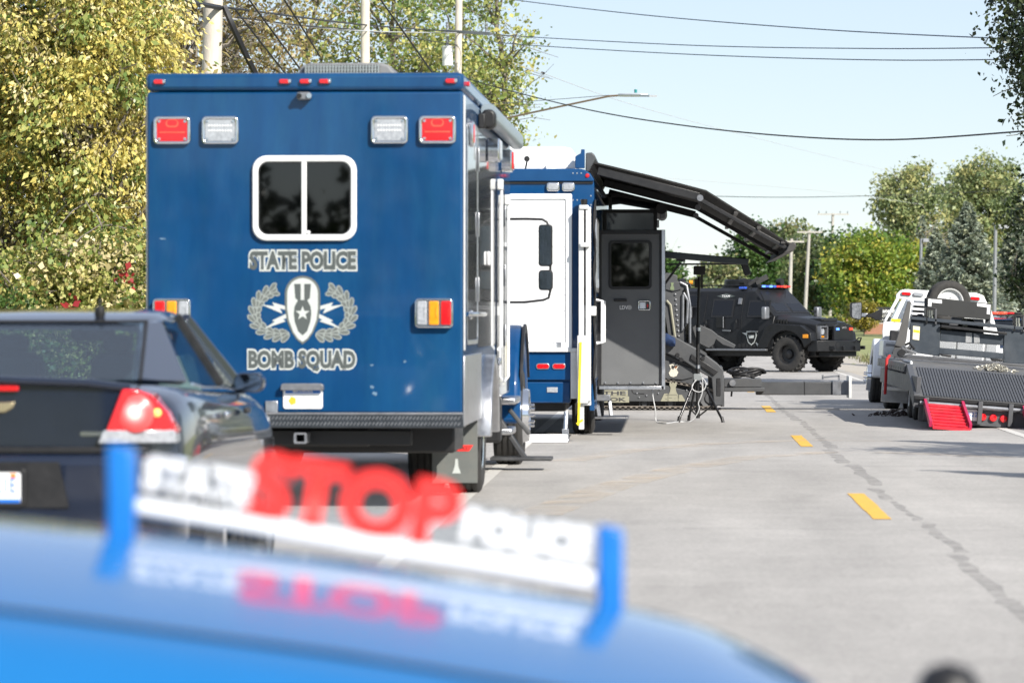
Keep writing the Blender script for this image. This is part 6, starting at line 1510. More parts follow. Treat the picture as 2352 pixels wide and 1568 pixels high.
        m = MB().box(min(sg * 1.22, sg * 1.44), max(sg * 1.22, sg * 1.44), -.60, -.45, 1.42, 1.76).build('mirror', STEEL, T, bevel=.04)
        MB().bar((sg * 1.02, -.55, 1.50), (sg * 1.24, -.53, 1.50), .06, .05).bar((sg * 1.02, -.55, 1.64), (sg * 1.24, -.53, 1.64), .05, .05).build('mirror_arm', ARMOUR, m)
        # headlamp box
        hb = MB().ring(rr(sg * .63, 1.06, .38, .36, .02), rr(sg * .63, 1.06, .31, .29, .015), 'y', .78, .90).build('head_lamp', STEEL, T, bevel=.005)
        MB().lathe([(.001, .83), (.09, .84), (.10, .80)], (sg * .63, 0, 1.10), 'y', 18).build('lens', CLEARL, hb, smooth=40)
        bx('indicator', AMBERL, hb, sg * .63 - .10, sg * .63 + .10, .80, .83, .935, .975, .004)
    # grille and bumper
    bx('grille', BLACK, T, -.44, .44, .78, .83, .80, 1.28, .01)
    for i in range(6):
        bx('grille_bar', ARMOUR, T, -.43, .43, .831, .90, .84 + i * .075, .865 + i * .075, .004)
    bmp = MB().prism([(-1.05, .62), (-1.05, .92), (-.62, 1.26), (.62, 1.26), (1.05, .92), (1.05, .62)], 'z', .56, .86).build('bumper', ARMOUR, T, bevel=.02)
    MB().prism([(-.50, .86), (.50, .86), (.46, 1.24), (.22, 1.30), (-.22, 1.30), (-.46, 1.24)], 'y', 1.05, 1.12).build('push_guard', ARMOUR, T, bevel=.012)
    for t in text('guard_lettering', 'LENCO', [(PGREY, 0, .003)], T, (0, 1.125, 1.2), .22, .045, rot=(90, 0, 180)): pass
    bx('guard_lamp', EMBLUE, T, .28, .40, 1.12, 1.15, 1.13, 1.19, .006)
    bx('guard_lamp', EMRED, T, -.40, -.28, 1.12, 1.15, 1.13, 1.19, .006)
    MB().lathe([(.001, 1.27), (.09, 1.27), (.10, 1.16)], (.55, 0, .72), 'y', 16).build('tow_hole', BLACK, T)
    for x in (.75, -.75, .3, -.3):
        MB().bar((x, 1.0, .66), (x, 1.32, .66), .07, .10).build('tow_hook', ARMOUR, T, bevel=.012)
    MB().tube([(-.55, 1.28, .80), (-.5, 1.36, .92), (-.35, 1.36, .92), (-.3, 1.28, .80)], .02, 6).build('guard_loop', ARMOUR, T)
    bx('lower_guard', ARMOUR, T, -.7, .7, .75, 1.1, .42, .56, .02)
    # roof gear
    MB().lathe([(.001, .24), (.46, .24), (.50, .20), (.50, .05), (.58, .04), (.58, 0)], (-.05, -2.15, 2.27), 'z', 28).build('roof_hatch', ARMOUR, T, smooth=35)
    MB().tube([(-.2, -2.3, 2.5), (-.2, -2.3, 2.57), (.2, -2.1, 2.57), (.2, -2.1, 2.5)], .015, 6).build('hatch_handle', ARMOUR, T)
    MB().bar((.45, -1.7, 2.3), (.25, -1.45, 2.55), .10, .08).bar((.30, -1.5, 2.42), (.02, -1.3, 2.58), .05, .14).build('hatch_arm', BLACK, T)
    for x, y in ((.55, -1.75), (-.35, -1.15), (.86, -3.55)):
        s = MB().lathe([(.001, .10), (.10, .10), (.11, .04), (.09, -.06), (.03, -.09), (.001, -.09)], (x, y, 2.43), 'y', 16).build('spot_lamp', BLACK, T, smooth=40)
        MB().bar((x, y, 2.26), (x, y, 2.36), .06, .06).build('lamp_mount', BLACK, s)
    MB().tube([(.80, -4.0, 2.25), (.80, -4.0, 2.34), (.80, -1.4, 2.34), (.80, -1.3, 2.24)], .018, 6).build('roof_rail', ARMOUR, T, smooth=50)
    lb = MB().bar((-.72, -1.10, 2.31), (.72, -1.10, 2.31), .14, .07).build('light_bar', BLACK, T, bevel=.015)
    for i in range(8):
        x = .63 - i * .18
        bx('lamp_pod', [EMBLUE, BLUEL, EMBLUE, BLUEL, REDL, REDL, EMRED, REDL][i], lb, x - .075, x + .075, -1.04, -1.01, 2.285, 2.335, .004)
    bx('side_lamp', BLUEL, T, .80, .90, -1.65, -1.45, 2.24, 2.30, .008)
    bx('chassis', BLACK, T, -.75, .75, -4.0, .7, .42, .60, .02)
    for y in (0, -3.2): bx('axle', BLACK, T, -.85, .85, y - .08, y + .08, .40, .55, .03)
    return T
build_armoured()
# ================================================================ flatbed trailer with ramps, and the white truck pulling it
ROLL = R(4.4)
TX, TY, TZ = 4.57, 49.5, -0.085
def Lp(px, py, y):
    """local point on the rolled trailer or truck for a surveyed picture point at local length y"""
    w = W(px, py, TY + y); dx, dz = w.x - TX, w.z - TZ
    return Vector((dx * math.cos(ROLL) - dz * math.sin(ROLL), w.y - TY, dx * math.sin(ROLL) + dz * math.cos(ROLL)))
def L2(pts, y): return [(Lp(a, b, y).x, Lp(a, b, y).z) for a, b in pts]
DECK = mat('worn black deck', (0.105, 0.108, 0.112), 0.6, var=0.3, scale=3, dirt=0.5, dirtcol=(0.27, 0.23, 0.18))
GATE = mat('slate blue black steel', (0.035, 0.045, 0.058), 0.45, var=0.2, scale=5, dirt=0.35, dirtcol=(0.11, 0.115, 0.12))
DSTEEL = mat('dark painted steel', (0.07, 0.073, 0.08), 0.5, var=0.15, scale=6, dirt=0.2, dirtcol=(0.15, 0.14, 0.13))
def build_trailer():
    T = thing('flatbed_trailer', 'black flatbed trailer with corrugated sloping tail and a red ramp folded down', 'trailer', (TX, TY, TZ), (0, ROLL, 0))
    a = Lp(2102, 907, 0.3); b = Lp(2092, 840, 2.3)
    xl, z_r, z_d = a.x, a.z, b.z; xr = xl + 2.58
    dk = MB().prism([(2.3, z_d - .10), (9.0, z_d - .02), (9.0, z_d + .06), (2.3, z_d)], 'x', xl, xr).build('deck', DECK, T, bevel=.006)
    tail = MB().prism([(.3, z_r - .12), (2.29, z_d - .12), (2.29, z_d - .012), (.3, z_r)], 'x', xl, xr).build('sloping_tail', DECK, T)
    n = 62; dx = (xr - xl - .16) / n
    me = None; ang = math.atan2(z_d - z_r - .012, 1.99); ln = math.hypot(1.97, z_d - z_r)
    for i in range(n):
        x = xl + .10 + dx * (i + .5)
        if me is None:
            o = MB().box(-.0125, .0125, 0, ln, 0, .016).build('rib', DSTEEL, tail, bevel=0); me = o.data
        else:
            o = lay(bpy.data.objects.new('rib', me), tail)
        o.location = (x, .305, z_r + .0005); o.rotation_euler = (ang, 0, 0)
    for x in (xl - .03, xr - .05):
        MB().add([(x + q, y, z) for q in (0, .08) for y, z in ((.28, z_r - .16), (2.3, z_d - .16), (2.3, z_d + .02), (.28, z_r + .02))], [(0, 1, 2, 3), (7, 6, 5, 4), (0, 4, 5, 1), (1, 5, 6, 2), (2, 6, 7, 3), (3, 7, 4, 0)]).build('tail_side', DSTEEL, T, bevel=.006)
    # side rail with stake pockets
    for sg, x in ((-1, xl - .06), (1, xr - .02)):
        rl = MB().box(x, x + .05, 2.3, 9.0, z_d - .09, z_d + .03).build('rub_rail', DSTEEL, T, bevel=.005)
        for i in range(12):
            y = 2.5 + i * .54
            MB().box(x - .004, x + .02, y, y + .22, z_d - .075, z_d - .03).build('stake_pocket', BLACK, rl)
        MB().box(x + .06, x + .12, .4, 9.0, z_d - .34, z_d - .12).build('frame_beam', DSTEEL, T, bevel=.006)
    for i in range(6):
        y = 1.0 + i * 1.4
        bx('cross_member', BLACK, T, xl + .1, xr - .1, y, y + .08, z_r - .12 if y < 2 else z_d - .3, z_r - .10 + (.06 if y < 2 else .15), .004)
    # rear sill, lamps, plate
    zs = z_r - .02
    sl_ = MB().box(xl - .02, xr + .02, .22, .30, zs - .03, zs + .015).build('rear_sill', BLACK, T, bevel=.004)
    MB().tube([(xl + .05, .20, zs - .07), (xr - .05, .20, zs - .07)], .028, 10).build('ramp_hinge_rod', STEEL, sl_, smooth=50)
    MB().box(xl + .05, xr - .05, .28, .34, zs - .32, zs - .09).build('lamp_board', DSTEEL, T, bevel=.006)
    for px_ in (2255, 2279, 2303):
        q = Lp(px_, 944, .25)
        MB().lathe([(.001, .235), (.045, .24), (.055, .28)], (q.x, 0, zs - .20), 'y', 16).build('tail_lamp', REDL, T, smooth=40)
    for px_ in (2124, 2248, 2318):
        q = Lp(px_, 930, .25)
        bx('hinge_block', DSTEEL, T, q.x - .03, q.x + .03, .16, .34, zs - .30, zs + .005, .006)
    q = Lp(2222, 937, .22)
    pl = MB().prism(rr(q.x, zs - .185, .30, .15, .012), 'y', .262, .275).build('number_plate', WHITE, T)
    text('plate_number', '34622', [(PBAND, 0, .002)], pl, (q.x + .02, .261, zs - .175), .22, .06)
    # red ramps
    for k_, (pa, pb_) in enumerate((((2127, 921), (2203, 921)), ((2352, 940), (2428, 945)))):
        A = Lp(pa[0], pa[1], .22); B = Lp(pb_[0], pb_[1], .22)
        x0, x1 = A.x, B.x; zt = zs - .07; y0, y1 = .18, -.72
        def rp(x, t, up): return (x + .035 * t, y0 + (y1 - y0) * t, zt + (-.0 - zt + .065) * t + up)
        if True:
            base = MB().add([rp(x0, 0, 0), rp(x1, 0, 0), rp(x1 + .05, 1, 0), rp(x0, 1, 0), rp(x0, 0, -.04), rp(x1, 0, -.04), rp(x1 + .05, 1, -.04), rp(x0, 1, -.04)], [(0, 1, 2, 3), (7, 6, 5, 4), (0, 4, 5, 1), (1, 5, 6, 2), (2, 6, 7, 3), (3, 7, 4, 0)]).build('ramp', REDP, T)
            for i in range(7):
                t = .1 + i * .14
                MB().bar(rp(x0 + .02, t, .002), rp(x1 + .02, t, .002), .075, .012).build('ramp_cleat', REDP, base)
            for xx in (x0 - .03, x1 + .03):
                MB().bar(rp(xx, -.03, .02), rp(xx + (.02 if xx > x0 else -.0), 1.0, .02), .035, .08).build('ramp_cheek', mat('crimson ramp edge', (0.42, 0.012, 0.07), 0.45, var=.1), base)
    # wheels
    for y in (4.3, 5.4):
        for sg in (-1, 1):
            tyre_wheel(T, (sg * .98, y, .40), .40, .24, sg, WHITE, rimr=.55, bolts=8)
        bx('axle', BLACK, T, -.9, .9, y - .06, y + .06, .34, .46, .02)
    MB().tube([(-1.2, 3.8, .70), (-1.2, 4.0, .84), (-1.2, 5.7, .84), (-1.2, 5.9, .70)], .02, 6).build('mudguard_edge', DWHITE, T)
    # red load strap hanging over the rail
    sq = Lp(2040, 822, 5.5)
    st = MB().tube([Lp(2043, 817, 5.6), Lp(2037, 825, 5.4), Lp(2035, 860, 5.4), Lp(2033, 905, 5.4)], .022, 8).build('red_strap', mat('red strap', (0.5, 0.02, 0.02), .7), T, smooth=50)
    return T, xl, xr, z_d, z_r
TR, xl, xr, z_d, z_r = build_trailer()
def onTR(o):
    """things that rest on the rolled deck share its tilt"""
    o.location = (TX, TY, TZ); o.rotation_euler = (0, ROLL, 0); return o
def build_gate():
    y = 6.9; T = thing('loader_attachment', 'slate black steel frame attachment with hoses standing across the trailer deck', 'attachment')
    onTR(T)
    B = lambda nm, pts, a, b, m=GATE, bev=.008: MB().prism(L2(pts, y), 'y', y + a, y + b).build(nm, m, T, bevel=bev)
    B('end_panel', [(2090, 736), (2157, 741), (2156, 818), (2087, 808)], 0, .10)
    B('end_panel', [(2303, 760), (2420, 768), (2420, 838), (2300, 832)], 0, .10)
    B('top_rail', [(2090, 734), (2420, 765), (2420, 757), (2090, 726)], -.05, .14)
    B('rail_tube', [(2158, 752), (2308, 769), (2308, 763), (2158, 745)], -.09, -.03, BLACK)
    B('middle_plate', [(2158, 757), (2304, 770), (2304, 793), (2156, 783)], .02, .08)
    B('lower_rail', [(2156, 798), (2304, 810), (2304, 825), (2154, 812)], 0, .10)
    B('lower_lip', [(2154, 812), (2182, 815), (2180, 820), (2160, 817)], -.12, .0, BLACK)
    B('lower_lip', [(2270, 822), (2302, 825), (2296, 830), (2274, 828)], -.12, .0, BLACK)
    # worn flag print in light grey
    fl = mat('grey flag print', (0.40, 0.41, 0.42), .6, var=.3, scale=40)
    z = Lp(2228, 770, y)
    for i in range(6):
        p0 = L2([(2216 + i * 2.3, 763.5), (2217.6 + i * 2.3, 763.7), (2217.0 + i * 2.3, 786), (2215.4 + i * 2.3, 785.8)], y)
        MB().prism(p0, 'y', y + .012, y + .02).build('flag_stripe', fl, T)
    for i in range(5):
        p0 = L2([(2234 + i * 2.6, 765 + i * 1.2), (2235.8 + i * 2.6, 765.4 + i * 1.2), (2236.6 + i * 2.6, 787.5), (2234.8 + i * 2.6, 787.3)], y)
        MB().prism(p0, 'y', y + .012, y + .02).build('flag_stripe', fl, T)
    # hydraulic rams standing on the rail
    for px_, py in ((2136, 705), (2336, 722)):
        B2 = lambda nm, pts, a, b, m: MB().prism(L2(pts, y), 'y', y + a, y + b).build(nm, m, T, bevel=.006)
        B2('ram_housing', [(px_ - 12, py), (px_ + 12, py + 2), (px_ + 12, py + 6), (px_ - 8, py + 5), (px_ - 8, py + 38), (px_ - 12, py + 38)], -.05, .15, BLACK)
        B2('ram_housing', [(px_ + 8, py + 4), (px_ + 13, py + 4), (px_ + 13, py + 40), (px_ + 8, py + 40)], -.05, .15, DSTEEL)
        for dx_ in (-3, 3):
            a, b_ = Lp(px_ + dx_, py + 8, y), Lp(px_ + dx_, py + 34, y)
            MB().tube([a, a.lerp(b_, .5)], .018, 8).tube([a.lerp(b_, .5), b_], .028, 8).build('ram', CHROME, T, smooth=50)
    # hoses
    for i in range(3):
        pts = [Lp(2110 + i * 3, 722, y - .05), Lp(2112 + i * 3, 745, y - .12), Lp(2120 + i * 4, 765, y - .14), Lp(2134 + i * 3, 776 - i * 3, y - .14), Lp(2148, 768 - i * 4, y - .12), Lp(2152, 756 - i * 3, y - .1), Lp(2140 - i * 4, 742 - i * 3, y - .08), Lp(2124, 732, y - .05)]
        MB().tube(pts, .026, 8).build('hose', BLACK, T, smooth=60)
    MB().lathe([(.001, -.05), (.05, -.04), (.05, .05), (.001, .06)], Lp(2146, 758, y - .14), 'y', 10).build('hose_coupling', STEEL, T)
    st = MB().prism(L2([(2095, 748), (2111, 750), (2109, 781), (2094, 779)], y), 'y', y - .008, y - .002).build('warning_sticker', mat('cream sticker', (0.7, 0.66, 0.5), .5), T)
    MB().prism(L2([(2096, 757), (2110, 759), (2110, 764), (2096, 762)], y), 'y', y - .012, y - .008).build('sticker_band', YELLOW, st)
    # board with white corners
    y2 = 7.6
    bd = MB().prism(L2([(2126, 682), (2273, 697), (2271, 734), (2128, 722)], y2), 'y', y2, y2 + .06).build('upright_board', mat('charcoal board', (0.03, 0.031, 0.031), .7), T, bevel=.006)
    for pts in ([(2130, 686), (2138, 687), (2137, 704), (2129, 703)], [(2139, 687), (2161, 689), (2161, 697), (2139, 695)], [(2241, 696), (2263, 698), (2263, 706), (2241, 703)], [(2264, 699), (2272, 700), (2270, 722), (2263, 721)]):
        MB().prism(L2(pts, y2), 'y', y2 - .006, y2 - .001).build('reflective_patch', PRINTW, bd)
    for pts in ([(2262, 698), (2274, 699), (2271, 752), (2260, 750)], [(2122, 684), (2131, 685), (2127, 730), (2121, 729)], [(2184, 728), (2210, 730), (2196, 748), (2178, 746)], [(2232, 732), (2256, 734), (2258, 750), (2246, 750)]):
        MB().prism(L2(pts, y2 + .05), 'y', y2 + .062, y2 + .16).build('board_leg', DSTEEL, T, bevel=.006)
    return T
build_gate()
# leaning plate and coupling
T = onTR(thing('leaning_plate', 'grey steel plate leaning on the trailer deck left of the frame attachment', 'plate'))
y = 6.6
MB().prism(L2([(2083, 692), (2091, 694), (2080, 780), (2068, 816), (2046, 812), (2052, 800)], y), 'y', y, y + .07).build('plate', mat('mid grey steel plate', (0.085, 0.083, 0.08), .55, var=.1), T, bevel=.006)
MB().tube([Lp(2062, 811, y - .35), Lp(2076, 809, y + .3)], .075, 16).build('pipe', DSTEEL, T, smooth=40)
MB().lathe([(.001, 0), (.055, 0)], Lp(2071, 810, y - .37), 'y', 14).build('pipe_bore', BLACK, T)
for i in range(5):
    a = Lp(2058 + i * 4, 806 - (i % 2) * 10, y - .15); MB().tube([a, a + Vector((.12 * math.cos(i * 2), -.05, .10 * math.sin(i * 2 + 1))), a + Vector((.2, 0, -.02))], .022, 6).build('coupling_piece', BLACK if i % 2 else STEEL, T, smooth=50)
MB().tube([Lp(2080, 808, y), Lp(2092, 790, y), Lp(2094, 800, y), Lp(2086, 812, y)], .018, 6).build('coupling_handle', STEEL, T, smooth=50)
# chain heaps
def chain(name, label, c, sx, sy, n, m, rot=None):
    T = thing(name, label, 'chain', c, (0, rot or 0, 0)); g = random.Random(n)
    me = None
    for i in range(n):
        if me is None:
            pts = [(.034 * math.cos(t * math.pi / 6), .020 * math.sin(t * math.pi / 6), 0) for t in range(13)]
            o = MB().tube(pts, .007, 5, caps=False).build('link', m, T, smooth=60); me = o.data
        else: o = lay(bpy.data.objects.new('link', me), T)
        u, v = g.gauss(0, .4), g.gauss(0, .4)
        o.location = (u * sx, v * sy, .012 + max(0, .075 * math.exp(-(u * u + v * v) * 3)) * g.random() * 1.3); o.rotation_euler = (g.uniform(-1.2, 1.2), g.uniform(-.6, .6), g.uniform(0, 3.1))
q = Vector((-.10, 2.9, z_d + .018)); cw = Vector((TX + q.x * math.cos(ROLL) + q.z * math.sin(ROLL), TY + q.y, TZ - q.x * math.sin(ROLL) + q.z * math.cos(ROLL)))
chain('chain_heap', 'heap of pale steel chain lying on the trailer deck', cw, .30, .30, 110, mat('pale chain steel', (0.42, 0.40, 0.34), .4, .6), ROLL)
cg = W(2060, 956, 12785 / 230); chain('ground_chain', 'short dark chain lying on the road beside the trailer wheel', (cg.x, cg.y, .008), .55, .5, 60, mat('dark chain steel', (0.07, 0.05, 0.045), .6, .5))
# ---------------------------------------------------------------- white truck
def build_white_truck():
    T = onTR(thing('white_truck', 'white flatbed truck with louvred cab guard and a large towing mirror', 'truck'))
    yg = 12.0
    G = lambda nm, pts, a=0, b=.05, m=WHITE, par=T, bev=.01, yy=yg: MB().prism(L2(pts, yy), 'y', yy + a, yy + b).build(nm, m, par, bevel=bev)
    rk = G('cab_guard', [(2057, 676), (2066, 667), (2076, 664.5), (2240, 673), (2256, 679), (2262, 692), (2262, 700), (2056, 686)])
    G('guard_side', [(2056, 686), (2064, 687), (2034, 738), (2028, 737)], 0, .05, WHITE, rk)
    G('guard_bar', [(2069, 687.5), (2079, 688), (2056, 739), (2044, 738.5)], 0, .05, WHITE, rk)
    G('guard_bar', [(2090, 688), (2097, 689), (2085, 741), (2074, 740)], 0, .05, WHITE, rk)
    for v in (694, 705, 716):
        G('louvre', [(2091, v + 1), (2262, v + 12), (2262, v + 18), (2091, v + 7)], -.01, .06, WHITE, rk)
    G('guard_side', [(2262, 692), (2270, 705), (2282, 750), (2274, 750), (2258, 706)], 0, .05, WHITE, rk)
    sd = G('guard_panel', [(2028, 738), (2074, 741), (2066, 752), (2046, 772), (2040, 783), (2026, 781), (2025, 760)], 0, .05, WHITE, rk)
    G('caution_sticker', [(2046, 731.5), (2067, 733), (2065, 739.5), (2045, 738)], -.006, -.001, YELLOW, rk, 0)
    for px_, m in ((2079, REDL), (2106, CLEARL), (2236, REDL)):
        c = Lp(px_, 675 + (px_ - 2079) * .07, yg)
        l = MB().prism(rr(c.x, c.z, .17, .062, .03), 'y', yg - .025, yg - .001).build('guard_lamp', STEEL, rk)
        MB().prism(rr(c.x, c.z, .145, .045, .022), 'y', yg - .034, yg - .02).build('lens', m, l, bevel=.004)
    # cab behind the guard
    yc = 12.25
    tl, tr_, bl, br = Lp(2060, 670, yc), Lp(2258, 684, yc), Lp(2030, 745, yc), Lp(2280, 755, yc)
    CX = -.12
    def csec(yy, w, zt, zb, wt): return [(x + CX, yy, z) for x, z in ((-w, zb), (w, zb), (w, zb + .62), (wt, zt - .06), (wt - .12, zt), (-wt + .12, zt), (-wt, zt - .06), (-w, zb + .62))]
    zt = tl.z - .03; wl = .90
    cab = MB().loft([csec(yc, wl, zt - .05, .62, .68), csec(yc + .25, wl, zt, .62, .70), csec(yc + 1.3, wl, zt - .01, .62, .70), csec(yc + 2.1, wl, zt - .55, .62, .84)]).build('cab', WHITE, T, smooth=40, bevel=.02)
    MB().prism([(-.74, 1.32), (.50, 1.32), (.44, zt - .14), (-.68, zt - .14)], 'y', yc - .012, yc - .002).build('rear_window', DARKG, cab)
    for sg in (-1, 1):
        q = [(wl + .003, yc + .35, 1.30), (wl + .003, yc + 1.75, 1.28), (.74, yc + 1.25, zt - .12), (.72, yc + .35, zt - .10)]
        MB().add([(sg * x + CX, y_, z) for x, y_, z in q] + [(sg * (x + .006) + CX, y_, z) for x, y_, z in q], [(0, 1, 2, 3), (7, 6, 5, 4), (0, 4, 5, 1), (1, 5, 6, 2), (2, 6, 7, 3), (3, 7, 4, 0)]).build('side_glass', DARKG, cab)
        bx('door_handle', BLACK, cab, min(sg * 1.0, sg * 1.03), max(sg * 1.0, sg * 1.03), yc + .45, yc + .62, 1.08, 1.12, .006)
    MB().loft([[(-w + CX, yy, .62), (w + CX, yy, .62), (w + CX, yy, z - .12), (w - .15 + CX, yy, z), (-w + .15 + CX, yy, z), (-w + CX, yy, z - .12)] for yy, w, z in ((yc + 2.0, .9, 1.32), (yc + 3.2, .88, 1.27), (yc + 3.6, .8, 1.15))]).build('bonnet', WHITE, T, smooth=40, bevel=.03)
    for sg in (-1, 1):
        fy = yc + 3.0
        ar = [(fy + .62 * math.cos(R(t)), .46 + .66 * math.sin(R(t))) for t in range(0, 181, 12)] + [(fy + .50 * math.cos(R(t)), .44 + .50 * math.sin(R(t))) for t in range(180, -1, -12)]
        MB().prism(ar, 'x', sg * .75, sg * 1.16).build('fender', WHITE, T, smooth=40, bevel=.03)
        MB().prism([(fy + .56 * math.cos(R(t)), .44 + .56 * math.sin(R(t))) for t in range(0, 181, 12)], 'x', sg * .7, sg * .74).build('wheel_well', BLACK, T)
        tyre_wheel(T, (sg * 1.02, fy + .0, .43), .43, .27, sg, CHROME, rimr=.56, dish=-.3, bolts=10)
        for xx in (.70, 1.02):
            tyre_wheel(T, (sg * xx, 10.9, .43), .43, .25, sg, ALU, rimr=.56, bolts=8)
    # body boxes
    bx('truck_bed', DSTEEL, T, -1.18, 1.18, 9.5, 11.9, .80, .90, .01)
    tb = bx('tool_box', ALU, T, -1.24, -.92, 10.6, 11.7, Lp(2010, 816, 10.6).z, Lp(2010, 779, 10.6).z, .012)
    bx('box_latch', STEEL, tb, -1.2, -1.05, 10.58, 10.6, Lp(2010, 792, 10.6).z, Lp(2010, 786, 10.6).z, .004)
    bx('box_reflector', REDL, tb, -.955, -.925, 10.58, 10.6, Lp(2010, 803, 10.6).z, Lp(2010, 792, 10.6).z, .003)
    bx('mud_guard', ALU, T, -1.22, -.55, 10.42, 10.46, .12, .80, .004)
    MB().bar((-1.2, 10.4, .34), (-.6, 10.4, .34), .04, .05).build('step_bar', DWHITE, T)
    bx('exhaust_stack', BLACK, T, -1.08, -.85, 11.72, 11.9, .9, 1.28, .02)
    bx('chassis', BLACK, T, -.45, .45, 9.3, 15.6, .45, .80, .02)
    for yy in (10.9, yc + 3.0): bx('axle', BLACK, T, -.9, .9, yy - .07, yy + .07, .38, .5, .02)
    # diamond plate boxes seen through the frame
    for x0_, x1_ in ((-.38, -.05), (-.02, .40), (.45, .62)):
        bx('tread_box', mat('bright tread plate', (0.62, 0.63, 0.64), .35, .7, var=.3, scale=60), T, x0_, x1_, 11.0, 11.4, .9, 1.30, .008)
    # mirror
    ym = 13.9
    M_ = lambda a, b: Lp(a, b, ym)
    arm = MB().prism(L2([(1975, 718), (2000, 720), (2010, 716), (2026, 706), (2024, 735), (2012, 736), (2000, 729), (1975, 728)], ym), 'y', ym, ym + .08).build('mirror_arm', BLACK, T, bevel=.012)
    G('arm_tube', [(1974, 719), (1992, 719.6), (1986, 727.4), (1974, 727)], -.02, .10, ALU, arm, .006, ym)
    hs = G('mirror', [(1951.5, 699), (1954, 695), (1976, 693.5), (1978, 697), (1977.5, 730), (1974, 735), (1957, 731), (1951.5, 724)], -.04, .14, BLACK, arm, .015, ym)
    G('mirror_glass', [(1955, 700), (1956.5, 697), (1975.5, 695.5), (1976.5, 698), (1976, 730), (1973, 733), (1958, 729.5), (1955, 724)], -.052, -.042, mat('dusty mirror', (0.30, 0.31, 0.32), .35, .7, var=.5, scale=30), arm, 0, ym)
    return T
build_white_truck()
# spare wheel standing behind the cab guard
S = thing('spare_wheel', 'spare truck wheel with white rim leaning above the black board on the flatbed', 'wheel', (0, 0, 0))
y = 9.2; c = Lp(2178, 694, y); onTR(S)
H = bpy.data.objects.new('tilt', None)
bpy.data.objects.remove(H)
w = tyre_wheel(S, (0, 0, 0), .345, .235, -1, DWHITE, rimr=.62, bolts=6, dish=.25)
w.location = c; w.rotation_euler = (R(-22), 0, R(90 + 12))
# ================================================================ far police car and person
def build_far_suv():
    p = W(2322, 726, 96); T = thing('police_suv', 'dark blue police car with lit red roof lights behind the flatbed', 'car', (p.x, p.y, gz(p.x, p.y) + .0), (0, 0, R(8)))
    st = [(0, .88, .5, 1.05), (.15, .95, .42, 1.12), (1.2, .98, .38, 1.14), (3.4, .98, .38, 1.12), (4.6, .92, .42, 1.0), (4.9, .8, .5, .85)]
    MB().loft([[(-w + .06, y, z0), (w - .06, y, z0), (w, y, (z0 + z1) / 2), (w - .06, y, z1), (-w + .06, y, z1), (-w, y, (z0 + z1) / 2)] for y, w, z0, z1 in st]).build('body', mat('dark blue police paint', (0.004, 0.016, 0.06), .25, coat=.8), T, smooth=50)
    MB().loft([[(-w, y, 1.10), (w, y, 1.10), (w * .84, y + dy, z), (-w * .84, y + dy, z)] for y, w, dy, z in ((.1, .9, .35, 1.7), (1.5, .92, 0, 1.76), (2.4, .92, -.1, 1.74), (3.5, .9, -.6, 1.62))]).build('cabin_glass', glass('far glass', (.12, .16, .2), .6), T, smooth=40)
    MB().loft([[(-w, y, z), (w, y, z), (w - .06, y, z + .04), (-w + .06, y, z + .04)] for y, w, z in ((.42, .76, 1.70), (1.5, .78, 1.765), (2.9, .75, 1.66))]).build('roof', mat('dark blue police paint', (0.004, 0.016, 0.06)), T, smooth=50)
    lb = bx('light_bar', BLACK, T, -.6, .6, 1.3, 1.55, 1.82, 1.86, .01)
    for i in range(6):
        x = -.58 + i * .2
        bx('lamp_pod', [BLACK, REDL, EMRED, EMRED, REDL, BLACK][i], lb, x, x + .17, 1.27, 1.56, 1.863, 1.91, .012)
    for sg in (1, -1):
        bx('tail_lamp', REDL, T, min(sg * .72, sg * .93), max(sg * .72, sg * .93), -.01, .1, .85, 1.08, .02)
        for y in (.95, 3.9): tyre_wheel(T, (sg * .84, y, .37), .37, .24, sg, STEEL, rimr=.64, bolts=5)
build_far_suv()
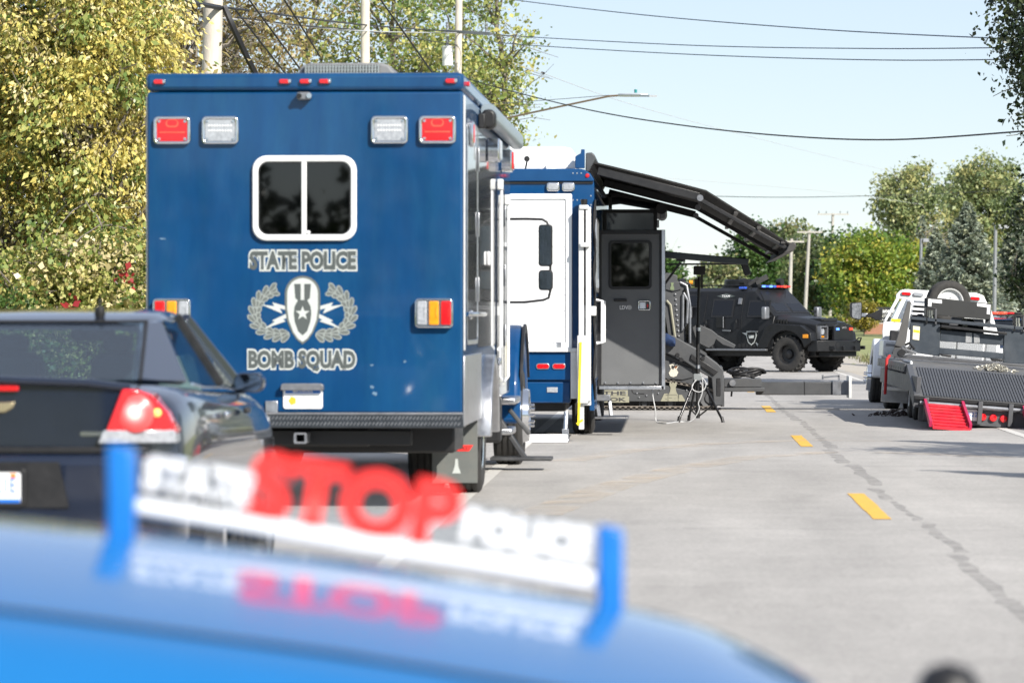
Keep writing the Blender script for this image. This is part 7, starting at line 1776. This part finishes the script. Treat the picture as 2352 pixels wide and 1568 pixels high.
def build_person():
    p = W(1948.5, 744, 300); z0 = gz(p.x, p.y)
    T = thing('person', 'person in dark T-shirt and grey shorts standing on the far lawn', 'person', (p.x, p.y, z0), (0, 0, R(-25)))
    V = [(0, 0, .95), (0, 0, 1.15), (0, .01, 1.38), (0, .0, 1.50), (0, -.03, 1.60), (0, -.02, 1.73), (-.10, 0, .90), (-.12, -.01, .50), (-.13, .02, .10), (-.13, -.12, .03), (.10, 0, .90), (.12, -.02, .50), (.14, .0, .10), (.15, -.14, .03),
         (-.19, 0, 1.40), (-.26, .02, 1.13), (-.25, -.08, .88), (-.24, -.12, .80), (.19, 0, 1.40), (.27, .02, 1.13), (.25, -.08, .88), (.24, -.12, .80)]
    E = [(0, 1), (1, 2), (2, 3), (3, 4), (4, 5), (0, 6), (6, 7), (7, 8), (8, 9), (0, 10), (10, 11), (11, 12), (12, 13), (2, 14), (14, 15), (15, 16), (16, 17), (2, 18), (18, 19), (19, 20), (20, 21)]
    Rr = [.15, .14, .16, .06, .09, .085, .10, .065, .045, .04, .10, .065, .045, .04, .06, .045, .035, .04, .06, .045, .035, .04]
    me = bpy.data.meshes.new('body'); me.from_pydata(V, E, [])
    me.materials.append(mat('skin', (0.55, 0.30, 0.22), .6))
    ob = lay(bpy.data.objects.new('body', me), T)
    ob.modifiers.new('skin', 'SKIN'); ob.modifiers.new('sub', 'SUBSURF').render_levels = 1
    for i, v in enumerate(me.skin_vertices[0].data): v.radius = (Rr[i], Rr[i] * .8); v.use_root = (i == 0)
    def tube_c(nm, pts, rs, m):
        return MB().tube(pts, rs, 12).build(nm, m, T, smooth=60)
    SH = mat('dark shirt', (0.035, 0.03, 0.035), .8, var=.2)
    s = tube_c('shirt', [(0, 0, .92), (0, 0, 1.1), (0, .0, 1.3), (0, .0, 1.44), (0, 0, 1.5)], [.20, .195, .215, .17, .08], SH)
    for sg in (-1, 1):
        MB().tube([(sg * .12, 0, 1.42), (sg * .22, .01, 1.36), (sg * .255, .02, 1.18)], [.09, .085, .075], 10).build('sleeve', SH, s, smooth=60)
    flat('shirt_print', REDW, s, [[(-.03, 1.28), (.07, 1.28), (.06, 1.37), (-.02, 1.36)]], -.225, .01)
    SO = mat('grey shorts', (0.16, 0.13, 0.13), .8, var=.2)
    for sg in (-1, 1): tube_c('shorts', [(sg * .06, 0, .99), (sg * .11, 0, .8), (sg * .13, -.01, .5)], [.15, .125, .115], SO)
    MB().lathe([(.001, .12), (.07, .10), (.10, .03), (.10, -.03), (.085, -.05)], (0, .0, 1.70), 'z', 12).build('hair', mat('brown hair', (0.10, 0.05, 0.03), .7), T, smooth=60)
    for sg in (-1, 1): MB().box(sg * .14 - .05, sg * .14 + .05, -.20, .06, 0, .07).build('shoe', mat('pale shoe', (.4, .38, .36), .7), T, bevel=.02)
build_person()
